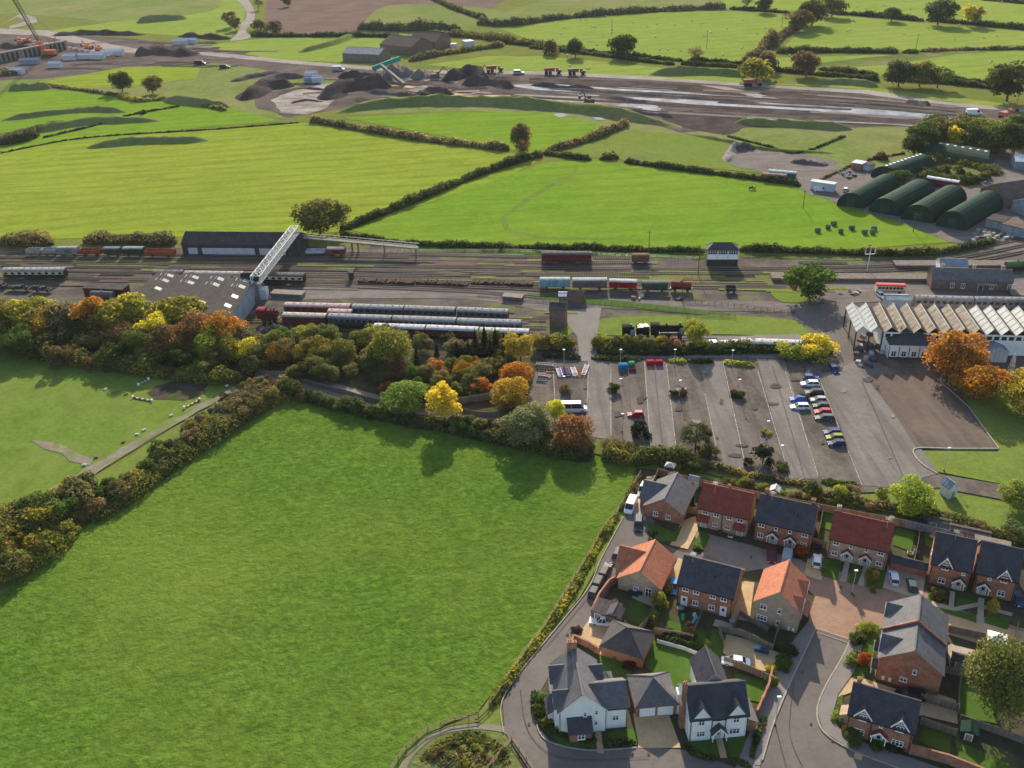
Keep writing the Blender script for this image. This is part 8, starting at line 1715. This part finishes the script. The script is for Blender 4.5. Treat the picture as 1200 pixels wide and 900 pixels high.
for a in (((24,52),(.5,.16,.06),'orange excavator at the left of the construction line'),((44,56),(.5,.16,.06),'orange excavator below the crane jib'),((32,50),(.5,.17,.08),'orange excavator beside the left haul road'),((104,58),(.5,.17,.07),'orange excavator near the right end of the site line'),((116,60),(.52,.18,.07),'orange excavator rightmost of the site line'),((511,92),(.15,.12,.08),'dark excavator on the pale heap'),((562,90),(.36,.16,.06),'orange-brown excavator on the spoil heap'),((690,122),(.1,.09,.08),'dark excavator beside the wet clay'),((1178,138),(.45,.16,.1),'small orange excavator by the copse')): truck(*a, digger=True, az=random.uniform(-.6, 3), sc=1.2)
for (x, y), kd, c, lab in (((608,87),'suv',SV,'silver site car on the haul road between the dump trucks'),((235,76),'van',BK,'dark van on the far haul road'),((264,80),'suv',BK,'dark car on the far haul road'),((397,83),'van',SV,'grey van on the haul road below the barn'),((1141,135),'van',WH,'white van near the end of the haul road')): car((x, y), -5, kd, c, lab, sc=1.6)
# site cabins
for i, (x, y, w_, c) in enumerate(((118,66,14,'white_sheet'),(92,70,9,'white_sheet'),(105,70,9,'white_sheet'),(74,71,8,'white_sheet'),(23,76,12,'grey_sheet'),(2,88,12,'white_sheet'),(203,53,10,'white_sheet'),(216,52,8,'white_sheet'),(57,80,7,'white_sheet'),(357,98,5,'grey_sheet'),(366,98,5,'white_sheet'),(358,92,6,'white_sheet'))):
    p = G(x, y); h = House('site_cabin', ('large white roofed cabin', 'white cabin', 'second white cabin', 'small white cabin', 'blue-grey container cabin', 'white cabin at the far left edge', 'white cabin beside the winding lane spoil', 'low white cabin next to another by the winding lane spoil', 'tiny white cabin', 'blue-grey tank cabin above the chalk spoil', 'white tank cabin above the chalk spoil', 'pale cabin behind the chalk spoil')[i] + ' on the construction site', (p.x, p.y), -.05, w_*1.2, 5, 'cabin'); setr(h, c, c, c); h.block(0, w_*1.2, 0, 5, 3.2, 4.2); h.finish([M[c]])
for i in range(34):
    x = 20 + i*3.4; y = 46 + i*.62; p = G(x, y); t = thing('barrier_block', 'white or orange barrier in the line along the left haul road', 'barrier', p, .05, 'barriers along the left haul road'); b = MB(); b.prism([(-.8, 0), (.8, 0), (.3, 1.6), (-.3, 1.6)], 'x', -1.8, 1.8); b.build('block', M['matte'], t, color=(.55,.22,.15) if i % 2 else (.62,.6,.58))
# retaining wall with piers
t = thing('retaining_wall', 'pale-topped piled retaining wall at the far left', 'wall', G(-20, 78)); A = G(-30, 80) - t.location; pts = [G(-30,80), G(30,68), G(60,62), G(80,58)]; wb = MB(); pb = MB()
for i in range(3):
    a_, c_ = pts[i] - t.location, pts[i+1] - t.location; d = c_ - a_; an = math.atan2(d.y, d.x); Mx = Matrix.Translation(a_) @ Matrix.Rotation(an, 4, 'Z'); wb.box(0, d.length, -.8, 3, 6, 7, 0, Mx); wb.box(0, d.length, 0, 1, 0, 6, 0, Mx)
    for k in range(int(d.length/4)): pb.box(k*4, k*4 + 1.2, -.9, -.003, 0, 6, 0, Mx)
wb.build('wall', M['haul'], t); pb.build('piles', M['dark'], t)
# crawler crane
p = G(58, 66); t = thing('crawler_crane', 'orange crawler crane with a long lattice jib leaning to the top left corner', 'crane', p); b = MB(); b.box(-5, 5, -3.5, -2, 0, 1.6); b.box(-5, 5, 2, 3.5, 0, 1.6); b.build('crawler_tracks', M['dark'], t); b = MB(); b.box(-4, 5.5, -2.2, 2.2, 1.65, 4.6); b.build('house', M['matte'], t, color=(.45,.13,.05))
tip = G(14, -6, 62) - p; base = Vector((-2, 0, 3)); d = tip - base; n = 26; u = d.normalized().orthogonal().normalized(); v = d.normalized().cross(u)
for s0, s1, c, nm in ((0, 7, (.50, .14, .05), 'jib_foot'), (7, n, (.05, .055, .07), 'jib')):
    b = MB()
    for i in range(s0, s1):
        q0, q1 = base + d*i/n, base + d*(i+1)/n; K = [u + v, u - v, -u - v, -u + v]
        for k in range(4): b.cyl(q0 + K[k]*.9, q1 + K[k]*.9, .16, n=4, cap=False); b.cyl(q0 + K[k]*.9, q1 + K[(k+1) % 4]*.9, .10, n=4, cap=False)
    b.build(nm, M['matte'], t, color=c)
b = MB(); b.cyl(Vector((4, 0, 4.6)), Vector((9, 0, 16)), .2, n=5); b.cyl(Vector((9, 0, 16)), base + d*.85, .07, n=4); b.build('mast_and_stays', M['dark'], t)

# aerials and dishes on the estate roofs
for (x, y, z), lab in (((838,572,8.4),'') ,((905,583,8.4),''),((1040,614,8.4),''),((812,655,8.2),''),((1120,629,8.8),'')):
    p = G(x, y, z); hs = min((o for o in S.objects if o.type == 'MESH' and o.name.startswith('roof') and o.parent and 'house' in o.parent.name), key=lambda o: (Vector(o.parent.location) + Matrix.Rotation(o.parent.rotation_euler.z, 3, 'Z') @ Vector((4, 4, 0)) - Vector((p.x, p.y, 0))).length)
    q = Matrix.Rotation(-hs.parent.rotation_euler.z, 3, 'Z') @ (p - Vector(hs.parent.location)); b = MB(); b.cyl((q.x, q.y, z - 1.2), (q.x, q.y, z + 1.3), .035, n=5)
    for i in range(5): b.cyl((q.x - .5, q.y + (i-2)*.18, z + 1.2), (q.x + .5, q.y + (i-2)*.18, z + 1.2), .02, n=4)
    b.cyl((q.x, q.y - .5, z + 1.2), (q.x, q.y + .5, z + 1.2), .025, n=4); b.build('aerial', M['steel'], hs)
